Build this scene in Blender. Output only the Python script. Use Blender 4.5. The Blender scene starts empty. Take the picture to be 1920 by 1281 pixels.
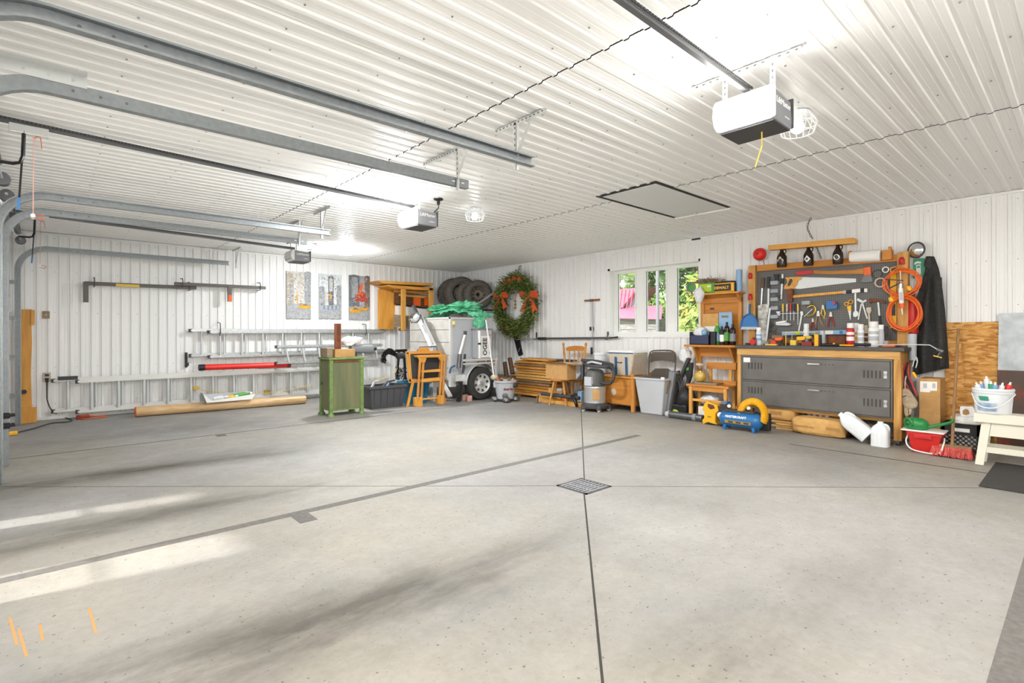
import bpy, bmesh, math, random
from mathutils import Vector, Matrix, noise

# ---------------------------------------------------------------- camera, world, sun, exposure
scene = bpy.context.scene
COL = scene.collection
EYE = 1.40
FPX, HORIZON, YAW, ROLL = 970.4, 624.71, 0.841234, 0.0019456      # focal length in px of a 1920 wide frame
cam_d = bpy.data.cameras.new('camera'); cam = bpy.data.objects.new('camera', cam_d); COL.objects.link(cam)
cam_d.sensor_width = 36.0; cam_d.lens = FPX / 1920 * 36.0; cam_d.shift_y = -(640.5 - HORIZON) / 1920
cam_d.clip_start = 0.05; cam_d.clip_end = 300
cam.matrix_world = (Matrix.Translation((0, 0, EYE)) @ Matrix.Rotation(YAW - math.pi / 2, 4, 'Z')
                    @ Matrix.Rotation(math.pi / 2, 4, 'X') @ Matrix.Rotation(-ROLL, 4, 'Z'))
scene.camera = cam
vs = scene.view_settings
vs.view_transform = 'Standard'; vs.look = 'None'; vs.gamma = 1.0; vs.use_curve_mapping = False
vs.exposure = 0.82
W = bpy.data.worlds.new('world'); scene.world = W; W.use_nodes = True
_nt = W.node_tree; _bg = _nt.nodes['Background']
_sky = _nt.nodes.new('ShaderNodeTexSky'); _sky.sky_type = 'PREETHAM'; _sky.turbidity = 5.0
_sky.sun_direction = (-0.75, -0.1, 0.62)
_mx = _nt.nodes.new('ShaderNodeMixRGB'); _mx.inputs[0].default_value = 0.75; _mx.inputs[2].default_value = (0.93, 0.97, 1.0, 1)
_nt.links.new(_sky.outputs[0], _mx.inputs[1]); _nt.links.new(_mx.outputs[0], _bg.inputs[0]); _bg.inputs[1].default_value = 1.3
sun_d = bpy.data.lights.new('sun', 'SUN'); sun_d.energy = 4.4; sun_d.angle = math.radians(5); sun_d.color = (1, 0.97, 0.92)
sun = bpy.data.objects.new('sun', sun_d); COL.objects.link(sun)
sun.rotation_euler = Vector((0.80, -0.11, -0.55)).to_track_quat('-Z', 'Y').to_euler()

# ---------------------------------------------------------------- room dimensions (metres); X = away from the doors, Y = along the doors
U, V, CEIL = 8.38, 11.367, 3.05          # wall_right plane, wall_left plane, ceiling height
DOORX, BACKY = -0.45, -4.5               # garage door wall, wall behind the frame's right edge
RIB = 0.1372
_S, _C = math.sin(YAW), math.cos(YAW); _cr, _sr = math.cos(ROLL), math.sin(ROLL)
def ray(px, py):
    a = (px - 960) / FPX; b = (HORIZON - py) / FPX
    a, b = a * _cr + b * _sr, -a * _sr + b * _cr
    return Vector((a * _S + _C, -a * _C + _S, b))
EYEP = Vector((0, 0, EYE))
def PX(px, py, x): r = ray(px, py); return EYEP + r * (x / r.x)        # point of the plane X = x
def PY(px, py, y): r = ray(px, py); return EYEP + r * (y / r.y)
def PZ(px, py, z=0.0): r = ray(px, py); return EYEP + r * ((z - EYE) / r.z)
def mpp(p): return (p.x * _C + p.y * _S) / FPX                          # metres per pixel at a point
rnd = random.Random(7)

# ---------------------------------------------------------------- materials
def lin(c):
    if isinstance(c, str): c = [int(c[i:i + 2], 16) / 255 for i in (0, 2, 4)]
    return tuple(((v / 12.92) if v <= 0.04045 else ((v + 0.055) / 1.055) ** 2.4) for v in c) + (1,)
MAT = {}
def mat(key, c, rough=0.5, metal=0.0, c2=None, scale=8.0, stretch=(1, 1, 1), bump=0.0, emit=0.0, detail=4, contrast=(0.35, 0.65), alpha=None, spec=0.5):
    if key in MAT: return MAT[key]
    m = bpy.data.materials.new(key); m.use_nodes = True; nt = m.node_tree; b = nt.nodes['Principled BSDF']
    b.inputs['Base Color'].default_value = lin(c); b.inputs['Roughness'].default_value = rough; b.inputs['Metallic'].default_value = metal
    b.inputs['Specular IOR Level'].default_value = spec
    if c2 is not None or bump:
        tc = nt.nodes.new('ShaderNodeTexCoord'); mp = nt.nodes.new('ShaderNodeMapping'); mp.inputs['Scale'].default_value = stretch
        nz = nt.nodes.new('ShaderNodeTexNoise'); nz.inputs['Scale'].default_value = scale; nz.inputs['Detail'].default_value = detail
        nt.links.new(tc.outputs['Object'], mp.inputs[0]); nt.links.new(mp.outputs[0], nz.inputs['Vector'])
        if c2 is not None:
            cr = nt.nodes.new('ShaderNodeValToRGB'); e = cr.color_ramp.elements
            e[0].position, e[1].position = contrast; e[0].color = lin(c); e[1].color = lin(c2)
            nt.links.new(nz.outputs[0], cr.inputs[0]); nt.links.new(cr.outputs[0], b.inputs['Base Color'])
        if bump:
            bp = nt.nodes.new('ShaderNodeBump'); bp.inputs['Strength'].default_value = bump; bp.inputs['Distance'].default_value = 0.01
            nt.links.new(nz.outputs[0], bp.inputs['Height']); nt.links.new(bp.outputs[0], b.inputs['Normal'])
    if emit:
        b.inputs['Emission Color'].default_value = lin(c); b.inputs['Emission Strength'].default_value = emit
    if alpha is not None:
        b.inputs['Alpha'].default_value = alpha
    MAT[key] = m; return m
def wood(key, c, c2, axis='x', rough=0.6, scale=10):
    st = {'x': (0.12, 1, 1), 'y': (1, 0.12, 1), 'z': (1, 1, 0.12)}[axis]
    return mat(key, c, rough, 0, c2, scale * 2, st, bump=0.1, detail=6, contrast=(0.3, 0.7))
def glassmat(key, tint=(1, 1, 1), gloss=0.08):
    m = bpy.data.materials.new(key); m.use_nodes = True; nt = m.node_tree; nt.nodes.remove(nt.nodes['Principled BSDF'])
    o = nt.nodes['Material Output']; t = nt.nodes.new('ShaderNodeBsdfTransparent'); t.inputs[0].default_value = tint + (1,)
    g = nt.nodes.new('ShaderNodeBsdfGlossy'); g.inputs['Roughness'].default_value = 0.02
    mx = nt.nodes.new('ShaderNodeMixShader'); mx.inputs[0].default_value = gloss
    nt.links.new(t.outputs[0], mx.inputs[1]); nt.links.new(g.outputs[0], mx.inputs[2]); nt.links.new(mx.outputs[0], o.inputs[0])
    MAT[key] = m; return m

mat('wall_white', 'f2f1ef', 0.38); mat('ceil_white', 'f1f0ed', 0.34); mat('trim_white', 'f2f1ee', 0.4)
mat('hatch_white', 'dcdcdb', 0.5); mat('screw', '9a9a98', 0.4, 0.6); mat('joint', '34322f', 0.9); mat('tape', '6a6763', 0.8, 0, '5d5a57', 30)
mat('galv', '9a9fa1', 0.45, 0.7, '8b9092', 30, contrast=(0.3, 0.7)); mat('galv_light', 'd4d6d5', 0.45, 0.35)
mat('alu', 'c9cbcb', 0.38, 0.7, 'b3b5b5', 20); mat('alu_lite', 'd9d8d4', 0.45, 0.35); mat('steel', 'c9cbcc', 0.32, 0.6); mat('steel_dark', '6f7072', 0.4, 0.7)
mat('black', '1b1b1c', 0.5); mat('black_gloss', '141415', 0.25); mat('charcoal', '3c3c3d', 0.55); mat('rubber', '2b2a29', 0.85, 0, '3a3836', 40)
mat('darkgrey', '55544f', 0.5); mat('midgrey', '85868a', 0.5); mat('lightgrey', 'bdbfc3', 0.5); mat('plastic_grey', 'b6b8bd', 0.45)
mat('white', 'f0efec', 0.5); mat('white_plastic', 'eef0f1', 0.35); mat('milk', 'e6e9ec', 0.35); mat('paper', 'f3f1ec', 0.85)
mat('red', 'c4221d', 0.4); mat('red_dark', '8a1f1c', 0.5); mat('red_bright', 'e0281f', 0.35); mat('orange', 'e8641f', 0.45); mat('orange_hose', 'ee6a1c', 0.4)
mat('ribbon', 'e4602f', 0.6, 0, 'd04c22', 30); mat('yellow', 'f2b21a', 0.42); mat('yellow_soft', 'e6c24a', 0.6); mat('lime', 'b9cf2a', 0.5)
mat('blue', '2b6fae', 0.4); mat('blue_tank', '2467a3', 0.3); mat('blue_soft', '8fb4d8', 0.5); mat('teal', '146f92', 0.45); mat('blue_strap', '2e5f86', 0.7)
mat('green_can', '1f7f3c', 0.35); mat('green_sign', '3d9d7c', 0.5); mat('green_box', '4e9a3a', 0.5); mat('tarp', '4fb88a', 0.55, 0, '7ed2a8', 6, bump=0.2)
mat('brown_glass', '2a160b', 0.12); mat('gold', 'c9a64a', 0.35, 0.8)
wood('pine', 'e2ab58', 'cf8f3a', 'x'); wood('pine_y', 'e2ab58', 'cf8f3a', 'y'); wood('pine_z', 'e2ab58', 'cf8f3a', 'z')
wood('oak', 'd08d3c', 'b8742a', 'y'); wood('oak_z', 'd59544', 'be7a2e', 'z'); wood('oak_x', 'd59544', 'be7a2e', 'x')
wood('stud', 'd8a45c', 'a8732f', 'z'); wood('stud_y', 'd9aa66', 'b98a4c', 'y'); wood('amber', 'e2a448', 'cb8a35', 'z', 0.5); wood('amber_x', 'e0a046', 'c88633', 'x', 0.5); mat('roll_wrap', 'd8b78a', .35, 0, 'c9a273', 5, (1, 6, 6))
wood('oldwood', '9a7a55', '7c5f40', 'x'); wood('handle', 'c8934f', 'a87436', 'z'); wood('handle_y', 'c98a3f', 'a5682a', 'y')
wood('broomstick', 'a9835a', '936c45', 'z'); wood('greywood', 'a08c72', '86745c', 'x'); wood('darkwood', '6b4a2c', '4e3520', 'y'); wood('lumber', 'd39a4a', 'b87c30', 'y')
mat('cardboard', 'c69a62', 0.85, 0, 'bb8f58', 12); mat('cardboard_dark', 'b58750', 0.85, 0, 'a97b45', 12); mat('kraft', 'd8ab6a', 0.8, 0, 'c99a58', 10)
mat('green_paint', '748f4c', 0.55, 0, '627b42', 14); mat('green_panel', '545f43', 0.55, 0, '777550', 12, (1, 1, 0.08), contrast=(0.3, 0.7))
mat('rust', '8a4a2a', 0.7, 0.2, '5f3a2a', 12); mat('locker', '6e6b67', 0.45, 0.15, '65625e', 6); mat('benchtop', '4c4a48', 0.45)
mat('fabric_dark', '3b3a39', 0.95, 0, '2f2e2e', 30, bump=0.2); mat('canvas', 'cfc3b2', 0.9, 0, 'c2b5a2', 30); mat('glove', 'b9a78e', 0.9, 0, '9c8a72', 20)
mat('mat_rubber', '3f3d3b', 0.95, 0, '322f2e', 80); mat('bristle', 'e87a72', 0.9, 0, 'd8564f', 40); mat('cord_pink', 'e3a79c', 0.7); mat('mop', 'd8cdb4', 0.95, 0, 'c4b795', 60)
mat('needle', '69803a', 0.8, 0, 'a0a658', 25); mat('dark_needle', '2f4a22', 0.8, 0, '54702f', 25); mat('copper', 'a8643a', 0.4, 0.7)
mat('clear_plastic', 'dfe6ea', 0.15, alpha=0.45); mat('bag_white', 'f0eeee', 0.5, 0, 'dcdcde', 10, bump=0.3); mat('chrome', 'e3e5e6', 0.05, 1.0); mat('purple', '6b3f8a', 0.5)
mat('stain', 'b98a52', 0.8); mat('pink_roof', 'c76f84', 0.5); mat('shed_grey', '9b9a98', 0.8, 0, '77736e', 3, (1, 1, 6)); mat('shed_gable', 'a9b6c2', 0.7)
mat('trailer_grey', 'cfcbc4', .55, 0, 'bdb8b0', 5); mat('brick_pink', 'c79a8a', .85, 0, 'b58676', 12); mat('tyre_rubber', '6e6861', .85, 0, '58534d', 30)
mat('rim_grey', '8a7f73', .6, .2, '6a6058', 12); mat('chair_brown', '5f564d', .45, .2); mat('navy', '2c3350', .45); mat('bin_grey', '9ba0a6', .5); mat('bar_brown', '625c56', .5, .1); mat('louver_dark', '3f3d3b', .5); mat('scuffed', 'd5d2cb', .5, .1, '8f8b84', 14); mat('galv_pale', 'c3c8cb', .5, .3, 'aab0b4', 9); mat('rust_sheet', '54443c', .6, .2, '8a3f26', 5, contrast=(.5, .7)); mat('green_dark', '155c2b', .4); mat('cream_paint', 'e6e1d0', .55); mat('pail_blue', '6f93bd', .5, 0, 'c9d6e4', 10); mat('tote_grey', '4b4b4e', .45)
glassmat('glass'); glassmat('jar_glass', (0.95, 0.93, 0.86), 0.12)
m = mat('leaf_green', '8fae4a', 0.7, 0, '4f8038', 0.8, contrast=(0.35, 0.6)); m = mat('leaf_yellow', 'b9b558', 0.7, 0, '86a048', 0.9, contrast=(0.35, 0.6))
mat('grass', '7d9a4d', 0.9, 0, '64823e', 2)

def node_mat(key):
    m = bpy.data.materials.new(key); m.use_nodes = True; MAT[key] = m
    return m.node_tree, m.node_tree.nodes['Principled BSDF']
def N(nt, kind, **kw):
    n = nt.nodes.new(kind)
    for k, v in kw.items():
        if k.startswith('i_'): n.inputs[k[2:]].default_value = v
        else: setattr(n, k, v)
    return n
# concrete floor: mottled grey, dark broken bands along the bays, grit, warm patches, a few rust drips
nt, b = node_mat('concrete'); L = nt.links.new
tc = N(nt, 'ShaderNodeTexCoord')
def noise_node(scale, stretch=(1, 1, 1), loc=(0, 0, 0), detail=5, rough=0.55):
    mp = N(nt, 'ShaderNodeMapping'); mp.inputs['Scale'].default_value = stretch; mp.inputs['Location'].default_value = loc
    L(tc.outputs['Object'], mp.inputs[0]); z = N(nt, 'ShaderNodeTexNoise'); z.inputs['Scale'].default_value = scale
    z.inputs['Detail'].default_value = detail; z.inputs['Roughness'].default_value = rough; L(mp.outputs[0], z.inputs['Vector']); return z.outputs[0]
def ramp(src, p0, p1, c0, c1):
    r = N(nt, 'ShaderNodeValToRGB'); e = r.color_ramp.elements; e[0].position = p0; e[1].position = p1; e[0].color = c0; e[1].color = c1
    L(src, r.inputs[0]); return r.outputs[0]
def mixc(kind, fac, a, c):
    x = N(nt, 'ShaderNodeMixRGB', blend_type=kind)
    if isinstance(fac, float): x.inputs[0].default_value = fac
    else: L(fac, x.inputs[0])
    for s, i in ((a, 1), (c, 2)):
        if isinstance(s, tuple): x.inputs[i].default_value = s
        else: L(s, x.inputs[i])
    return x.outputs[0]
WHT, BLK = (1, 1, 1, 1), (0, 0, 0, 1)
base = ramp(noise_node(0.7), 0.3, 0.7, lin('898784'), lin('a09e9b'))
base = mixc('MIX', ramp(noise_node(0.35, loc=(3, 8, 0)), 0.45, 0.7, BLK, (0.55, 0.55, 0.55, 1)), base, lin('a89f8b'))
base = mixc('MULTIPLY', 0.8, base, ramp(noise_node(9, detail=8, rough=0.7), 0.25, 0.6, (0.84, 0.83, 0.81, 1), WHT))
sx = N(nt, 'ShaderNodeSeparateXYZ'); L(tc.outputs['Object'], sx.inputs[0])
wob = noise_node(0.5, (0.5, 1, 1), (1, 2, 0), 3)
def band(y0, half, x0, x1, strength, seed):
    # one dark band: |y - y0 + wobble| < half, fading at x0 and x1, broken by noise
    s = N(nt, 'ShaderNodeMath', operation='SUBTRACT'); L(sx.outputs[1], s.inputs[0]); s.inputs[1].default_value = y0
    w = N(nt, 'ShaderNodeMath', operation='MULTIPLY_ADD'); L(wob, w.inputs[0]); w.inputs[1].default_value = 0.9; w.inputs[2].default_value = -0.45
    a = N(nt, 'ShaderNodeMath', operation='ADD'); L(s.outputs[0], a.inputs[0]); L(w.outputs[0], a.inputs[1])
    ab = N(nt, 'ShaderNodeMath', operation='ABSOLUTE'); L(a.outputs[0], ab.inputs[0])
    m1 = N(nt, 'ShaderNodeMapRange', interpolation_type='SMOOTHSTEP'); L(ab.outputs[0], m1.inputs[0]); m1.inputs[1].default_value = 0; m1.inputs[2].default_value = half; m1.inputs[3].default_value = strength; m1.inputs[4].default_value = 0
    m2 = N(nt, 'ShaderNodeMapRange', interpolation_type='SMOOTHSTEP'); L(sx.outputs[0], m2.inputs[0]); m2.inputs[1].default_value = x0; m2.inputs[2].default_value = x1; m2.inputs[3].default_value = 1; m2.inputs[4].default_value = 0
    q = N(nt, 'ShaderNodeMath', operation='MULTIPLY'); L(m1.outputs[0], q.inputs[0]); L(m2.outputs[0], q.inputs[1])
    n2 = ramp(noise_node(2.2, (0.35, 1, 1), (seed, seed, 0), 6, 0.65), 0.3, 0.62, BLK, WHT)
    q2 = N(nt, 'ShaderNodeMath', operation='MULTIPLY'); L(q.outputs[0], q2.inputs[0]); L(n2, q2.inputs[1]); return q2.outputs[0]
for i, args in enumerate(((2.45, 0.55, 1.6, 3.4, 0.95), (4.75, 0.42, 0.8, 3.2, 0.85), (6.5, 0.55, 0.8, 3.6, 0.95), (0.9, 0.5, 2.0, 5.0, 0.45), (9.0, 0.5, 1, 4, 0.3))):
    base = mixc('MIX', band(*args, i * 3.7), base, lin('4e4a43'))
base = mixc('MIX', ramp(noise_node(38, detail=1), 0.70, 0.74, BLK, (0.75, 0.75, 0.75, 1)), base, lin('55514a'))
base = mixc('MULTIPLY', 0.6, base, ramp(noise_node(24, detail=4, rough=0.7), 0.35, 0.6, (0.84, 0.83, 0.81, 1), WHT))
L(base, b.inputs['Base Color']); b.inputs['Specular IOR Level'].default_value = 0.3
rr = ramp(noise_node(3), 0.3, 0.7, (0.5, 0.5, 0.5, 1), (0.75, 0.75, 0.75, 1)); L(rr, b.inputs['Roughness'])
bp = N(nt, 'ShaderNodeBump'); bp.inputs['Strength'].default_value = 0.18; bp.inputs['Distance'].default_value = 0.01; L(noise_node(40, detail=6), bp.inputs['Height']); L(bp.outputs[0], b.inputs['Normal'])
# oriented strand board
nt, b = node_mat('osb'); L = nt.links.new; tc = N(nt, 'ShaderNodeTexCoord')
mp = N(nt, 'ShaderNodeMapping'); mp.inputs['Scale'].default_value = (1, 9, 30); L(tc.outputs['Object'], mp.inputs[0])
vo = N(nt, 'ShaderNodeTexVoronoi'); vo.inputs['Scale'].default_value = 1.6; vo.inputs['Randomness'].default_value = 1; L(mp.outputs[0], vo.inputs['Vector'])
r = N(nt, 'ShaderNodeValToRGB'); e = r.color_ramp.elements; e[0].color = lin('a56a2a'); e[1].color = lin('e0b06a'); x = r.color_ramp.elements.new(0.5); x.color = lin('cf9446')
sp = N(nt, 'ShaderNodeSeparateColor'); L(vo.outputs['Color'], sp.inputs[0]); L(sp.outputs[0], r.inputs[0]); L(r.outputs[0], b.inputs['Base Color']); b.inputs['Roughness'].default_value = 0.7
# pegboard: rows of dark holes
nt, b = node_mat('pegboard'); L = nt.links.new; tc = N(nt, 'ShaderNodeTexCoord'); sx = N(nt, 'ShaderNodeSeparateXYZ'); L(tc.outputs['Object'], sx.inputs[0])
acc = None
for k in (1, 2):
    f = N(nt, 'ShaderNodeMath', operation='MULTIPLY'); L(sx.outputs[k], f.inputs[0]); f.inputs[1].default_value = 1 / 0.0254
    g = N(nt, 'ShaderNodeMath', operation='FRACT'); L(f.outputs[0], g.inputs[0])
    s = N(nt, 'ShaderNodeMath', operation='SUBTRACT'); L(g.outputs[0], s.inputs[0]); s.inputs[1].default_value = 0.5
    q = N(nt, 'ShaderNodeMath', operation='POWER'); L(s.outputs[0], q.inputs[0]); q.inputs[1].default_value = 2
    if acc is None: acc = q
    else:
        d = N(nt, 'ShaderNodeMath', operation='ADD'); L(acc.outputs[0], d.inputs[0]); L(q.outputs[0], d.inputs[1]); acc = d
lt = N(nt, 'ShaderNodeMath', operation='LESS_THAN'); L(acc.outputs[0], lt.inputs[0]); lt.inputs[1].default_value = 0.045
mx = N(nt, 'ShaderNodeMixRGB'); L(lt.outputs[0], mx.inputs[0]); mx.inputs[1].default_value = lin('6a6865'); mx.inputs[2].default_value = lin('262524'); L(mx.outputs[0], b.inputs['Base Color']); b.inputs['Roughness'].default_value = 0.6

# ---------------------------------------------------------------- mesh helpers
class MB:
    """collects primitives; M places local coordinates in the room"""
    def __init__(s, M=None): s.v, s.f, s.M = [], [], M or Matrix()
    def add(s, vs, fs):
        o = len(s.v); s.v += [s.M @ Vector(p) for p in vs]; s.f += [[i + o for i in f] for f in fs]; return s
    def box(s, x0, x1, y0, y1, z0, z1):
        return s.add([(x0, y0, z0), (x1, y0, z0), (x1, y1, z0), (x0, y1, z0), (x0, y0, z1), (x1, y0, z1), (x1, y1, z1), (x0, y1, z1)],
                     [(0, 3, 2, 1), (4, 5, 6, 7), (0, 1, 5, 4), (1, 2, 6, 5), (2, 3, 7, 6), (3, 0, 4, 7)])
    def frustum(s, b, t, z0, z1):      # b, t = (x0,x1,y0,y1) at z0 and z1
        return s.add([(b[0], b[2], z0), (b[1], b[2], z0), (b[1], b[3], z0), (b[0], b[3], z0), (t[0], t[2], z1), (t[1], t[2], z1), (t[1], t[3], z1), (t[0], t[3], z1)],
                     [(0, 3, 2, 1), (4, 5, 6, 7), (0, 1, 5, 4), (1, 2, 6, 5), (2, 3, 7, 6), (3, 0, 4, 7)])
    def bar(s, p0, p1, w, h, up=(0, 0, 1)):
        p0, p1 = Vector(p0), Vector(p1); d = (p1 - p0).normalized(); up = Vector(up)
        if abs(d.dot(up)) > 0.98: up = Vector((1, 0, 0)) if abs(d.x) < 0.9 else Vector((0, 1, 0))
        a = d.cross(up).normalized() * (w / 2); c = a.cross(d).normalized() * (h / 2)
        return s.add([p0 - a - c, p0 + a - c, p0 + a + c, p0 - a + c, p1 - a - c, p1 + a - c, p1 + a + c, p1 - a + c],
                     [(0, 1, 2, 3), (4, 7, 6, 5), (0, 4, 5, 1), (1, 5, 6, 2), (2, 6, 7, 3), (3, 7, 4, 0)])
    def cyl(s, p0, p1, r0, r1=None, n=14, caps=True):
        r1 = r0 if r1 is None else r1; p0, p1 = Vector(p0), Vector(p1); d = (p1 - p0).normalized()
        a = d.orthogonal().normalized(); c = d.cross(a); vs = []
        for p, r in ((p0, r0), (p1, r1)):
            vs += [p + a * (r * math.cos(2 * math.pi * i / n)) + c * (r * math.sin(2 * math.pi * i / n)) for i in range(n)]
        fs = [(i, (i + 1) % n, n + (i + 1) % n, n + i) for i in range(n)]
        if caps: fs += [tuple(range(n - 1, -1, -1)), tuple(range(n, 2 * n))]
        return s.add(vs, fs)
    def tube(s, pts, r, n=8, closed=False, caps=True):
        pts = [Vector(p) for p in pts]; k = len(pts); rs = r if isinstance(r, (list, tuple)) else [r] * k; vs = []; prev = None
        for i, p in enumerate(pts):
            t = (pts[(i + 1) % k] - pts[i - 1]) if closed else (pts[min(i + 1, k - 1)] - pts[max(i - 1, 0)])
            t = t.normalized() if t.length > 1e-9 else Vector((0, 0, 1))
            a = t.orthogonal().normalized() if prev is None else (prev - t * prev.dot(t)).normalized()
            prev = a; c = t.cross(a)
            vs += [p + a * (rs[i] * math.cos(2 * math.pi * j / n)) + c * (rs[i] * math.sin(2 * math.pi * j / n)) for j in range(n)]
        fs = []
        for i in range(k if closed else k - 1):
            q = (i + 1) % k
            fs += [(i * n + j, i * n + (j + 1) % n, q * n + (j + 1) % n, q * n + j) for j in range(n)]
        if caps and not closed: fs += [tuple(range(n - 1, -1, -1)), tuple(range((k - 1) * n, k * n))]
        return s.add(vs, fs)
    def lathe(s, prof, loc=(0, 0, 0), n=24, axis=None, sx=1.0, sy=1.0, caps=True):
        loc = Vector(loc); Q = Matrix()
        if axis is not None: Q = Vector(axis).to_track_quat('Z', 'Y').to_matrix().to_4x4()
        vs = []; fs = []
        for r, z in prof: vs += [loc + (Q @ Vector((r * math.cos(2 * math.pi * j / n) * sx, r * math.sin(2 * math.pi * j / n) * sy, z))) for j in range(n)]
        for i in range(len(prof) - 1): fs += [(i * n + j, i * n + (j + 1) % n, (i + 1) * n + (j + 1) % n, (i + 1) * n + j) for j in range(n)]
        if caps and prof[0][0] > 1e-6: fs.append(tuple(range(n - 1, -1, -1)))
        if caps and prof[-1][0] > 1e-6: fs.append(tuple(range((len(prof) - 1) * n, len(prof) * n)))
        return s.add(vs, fs)
    def prism(s, pts, d):              # pts: 3-D outline, extruded by vector d
        pts = [Vector(p) for p in pts]; d = Vector(d); n = len(pts)
        return s.add(pts + [p + d for p in pts], [tuple(range(n - 1, -1, -1)), tuple(range(n, 2 * n))] + [(i, (i + 1) % n, n + (i + 1) % n, n + i) for i in range(n)])
    def plateX(s, pix, x, t=0.008): return s.prism([PX(a, c, x) for a, c in pix], (t, 0, 0))     # outline on a plane parallel to wall_right
    def plateY(s, pix, y, t=0.008): return s.prism([PY(a, c, y) for a, c in pix], (0, t, 0))     # outline on a plane parallel to wall_left
    def ball(s, c, r, n=14, m=8):
        r = r if isinstance(r, (tuple, list)) else (r, r, r); vs = []; fs = []
        for i in range(m + 1):
            th = math.pi * i / m
            vs += [(c[0] + r[0] * math.sin(th) * math.cos(2 * math.pi * j / n), c[1] + r[1] * math.sin(th) * math.sin(2 * math.pi * j / n), c[2] + r[2] * math.cos(th)) for j in range(n)]
        for i in range(m): fs += [(i * n + j, (i + 1) * n + j, (i + 1) * n + (j + 1) % n, i * n + (j + 1) % n) for j in range(n)]
        return s.add(vs, fs)
    def grid(s, fn, nu, nv, closed=False):
        vs = [fn(i / nu, j / nv) for i in range(nu + 1) for j in range(nv + 1)]
        return s.add(vs, [(i * (nv + 1) + j, (i + 1) * (nv + 1) + j, (i + 1) * (nv + 1) + j + 1, i * (nv + 1) + j + 1) for i in range(nu) for j in range(nv)])
    def torus(s, c, R, r, axis=(0, 0, 1), n=32, m=10):
        Q = Vector(axis).to_track_quat('Z', 'Y').to_matrix()
        return s.tube([Vector(c) + Q @ Vector((R * math.cos(2 * math.pi * i / n), R * math.sin(2 * math.pi * i / n), 0)) for i in range(n)], r, m, closed=True)
    def lump(s, c, r, seed=0, amp=0.15, freq=2.0, n=20, m=12, power=1.0):   # crumpled soft body
        vs = []; fs = []
        for i in range(m + 1):
            th = math.pi * i / m
            for j in range(n):
                ph = 2 * math.pi * j / n; d = Vector((math.sin(th) * math.cos(ph), math.sin(th) * math.sin(ph), math.cos(th)))
                k = 1 + amp * noise.noise(d * freq + Vector((seed * 3.1, seed * 1.7, seed)))
                if power != 1: d = Vector([math.copysign(abs(a) ** power, a) for a in d])
                vs.append((c[0] + r[0] * d.x * k, c[1] + r[1] * d.y * k, c[2] + r[2] * d.z * k))
        for i in range(m): fs += [(i * n + j, (i + 1) * n + j, (i + 1) * n + (j + 1) % n, i * n + (j + 1) % n) for j in range(n)]
        return s.add(vs, fs)

WLOC = {}
def T(name, label, cat, loc, group=None, kind=None):
    o = bpy.data.objects.new(name, None); COL.objects.link(o); o.location = loc; o.empty_display_size = 0.1; WLOC[o] = Vector(loc)
    if label: o['label'] = label
    if cat: o['category'] = cat
    if group: o['group'] = group
    if kind: o['kind'] = kind
    return o
def P(mb, name, material, parent=None, bevel=0.0, smooth=False, loc=None, label=None, kind=None):
    """mesh object from room coordinates; a child keeps its parent's origin"""
    org = WLOC[parent] if parent is not None else Vector(loc or (0, 0, 0))
    me = bpy.data.meshes.new(name); me.from_pydata([tuple(p - org) for p in mb.v], [], mb.f)
    bm = bmesh.new(); bm.from_mesh(me); bmesh.ops.recalc_face_normals(bm, faces=bm.faces); bm.to_mesh(me); bm.free()
    o = bpy.data.objects.new(name, me); COL.objects.link(o)
    me.materials.append(MAT[material])
    if smooth: me.shade_smooth(); me.set_sharp_from_angle(angle=math.radians(smooth if smooth is not True else 40))
    if bevel:
        bv = o.modifiers.new('bevel', 'BEVEL'); bv.width = bevel; bv.segments = 2; bv.limit_method = 'ANGLE'; bv.angle_limit = math.radians(40)
    if parent is not None: o.parent = parent; WLOC[o] = org
    else: o.location = org; WLOC[o] = org
    if label: o['label'] = label
    if kind: o['kind'] = kind
    return o
def One(mb, name, material, label, cat, group=None, bevel=0.0, smooth=False, kind=None):
    xs = [p.x for p in mb.v]; ys = [p.y for p in mb.v]; zs = [p.z for p in mb.v]
    o = P(mb, name, material, None, bevel, smooth, ((min(xs) + max(xs)) / 2, (min(ys) + max(ys)) / 2, min(zs)))
    o['label'] = label; o['category'] = cat
    if group: o['group'] = group
    if kind: o['kind'] = kind
    return o
def ST(mb, name, material, parent=None, smooth=False, bevel=0.0):
    o = P(mb, name, material, parent, bevel, smooth)
    if parent is None: o['kind'] = 'structure'
    return o
def dup(o, delta=(0, 0, 0), parent=None, label=None, rotz=None):
    c = o.copy(); COL.objects.link(c)
    if parent is not None: c.parent = parent
    else:
        c.location = o.location + Vector(delta)
        if rotz is not None: c.rotation_euler = (0, 0, rotz)
    if label: c['label'] = label
    for ch in o.children: dup(ch, parent=c)
    return c
def FA(loc): return Matrix.Translation(loc)                                             # local x right, y into wall_left
def FB(loc, rz=0.0): return Matrix.Translation(loc) @ Matrix.Rotation(-math.pi / 2 + rz, 4, 'Z')   # local x right, y into wall_right
TXT = {}
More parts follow.
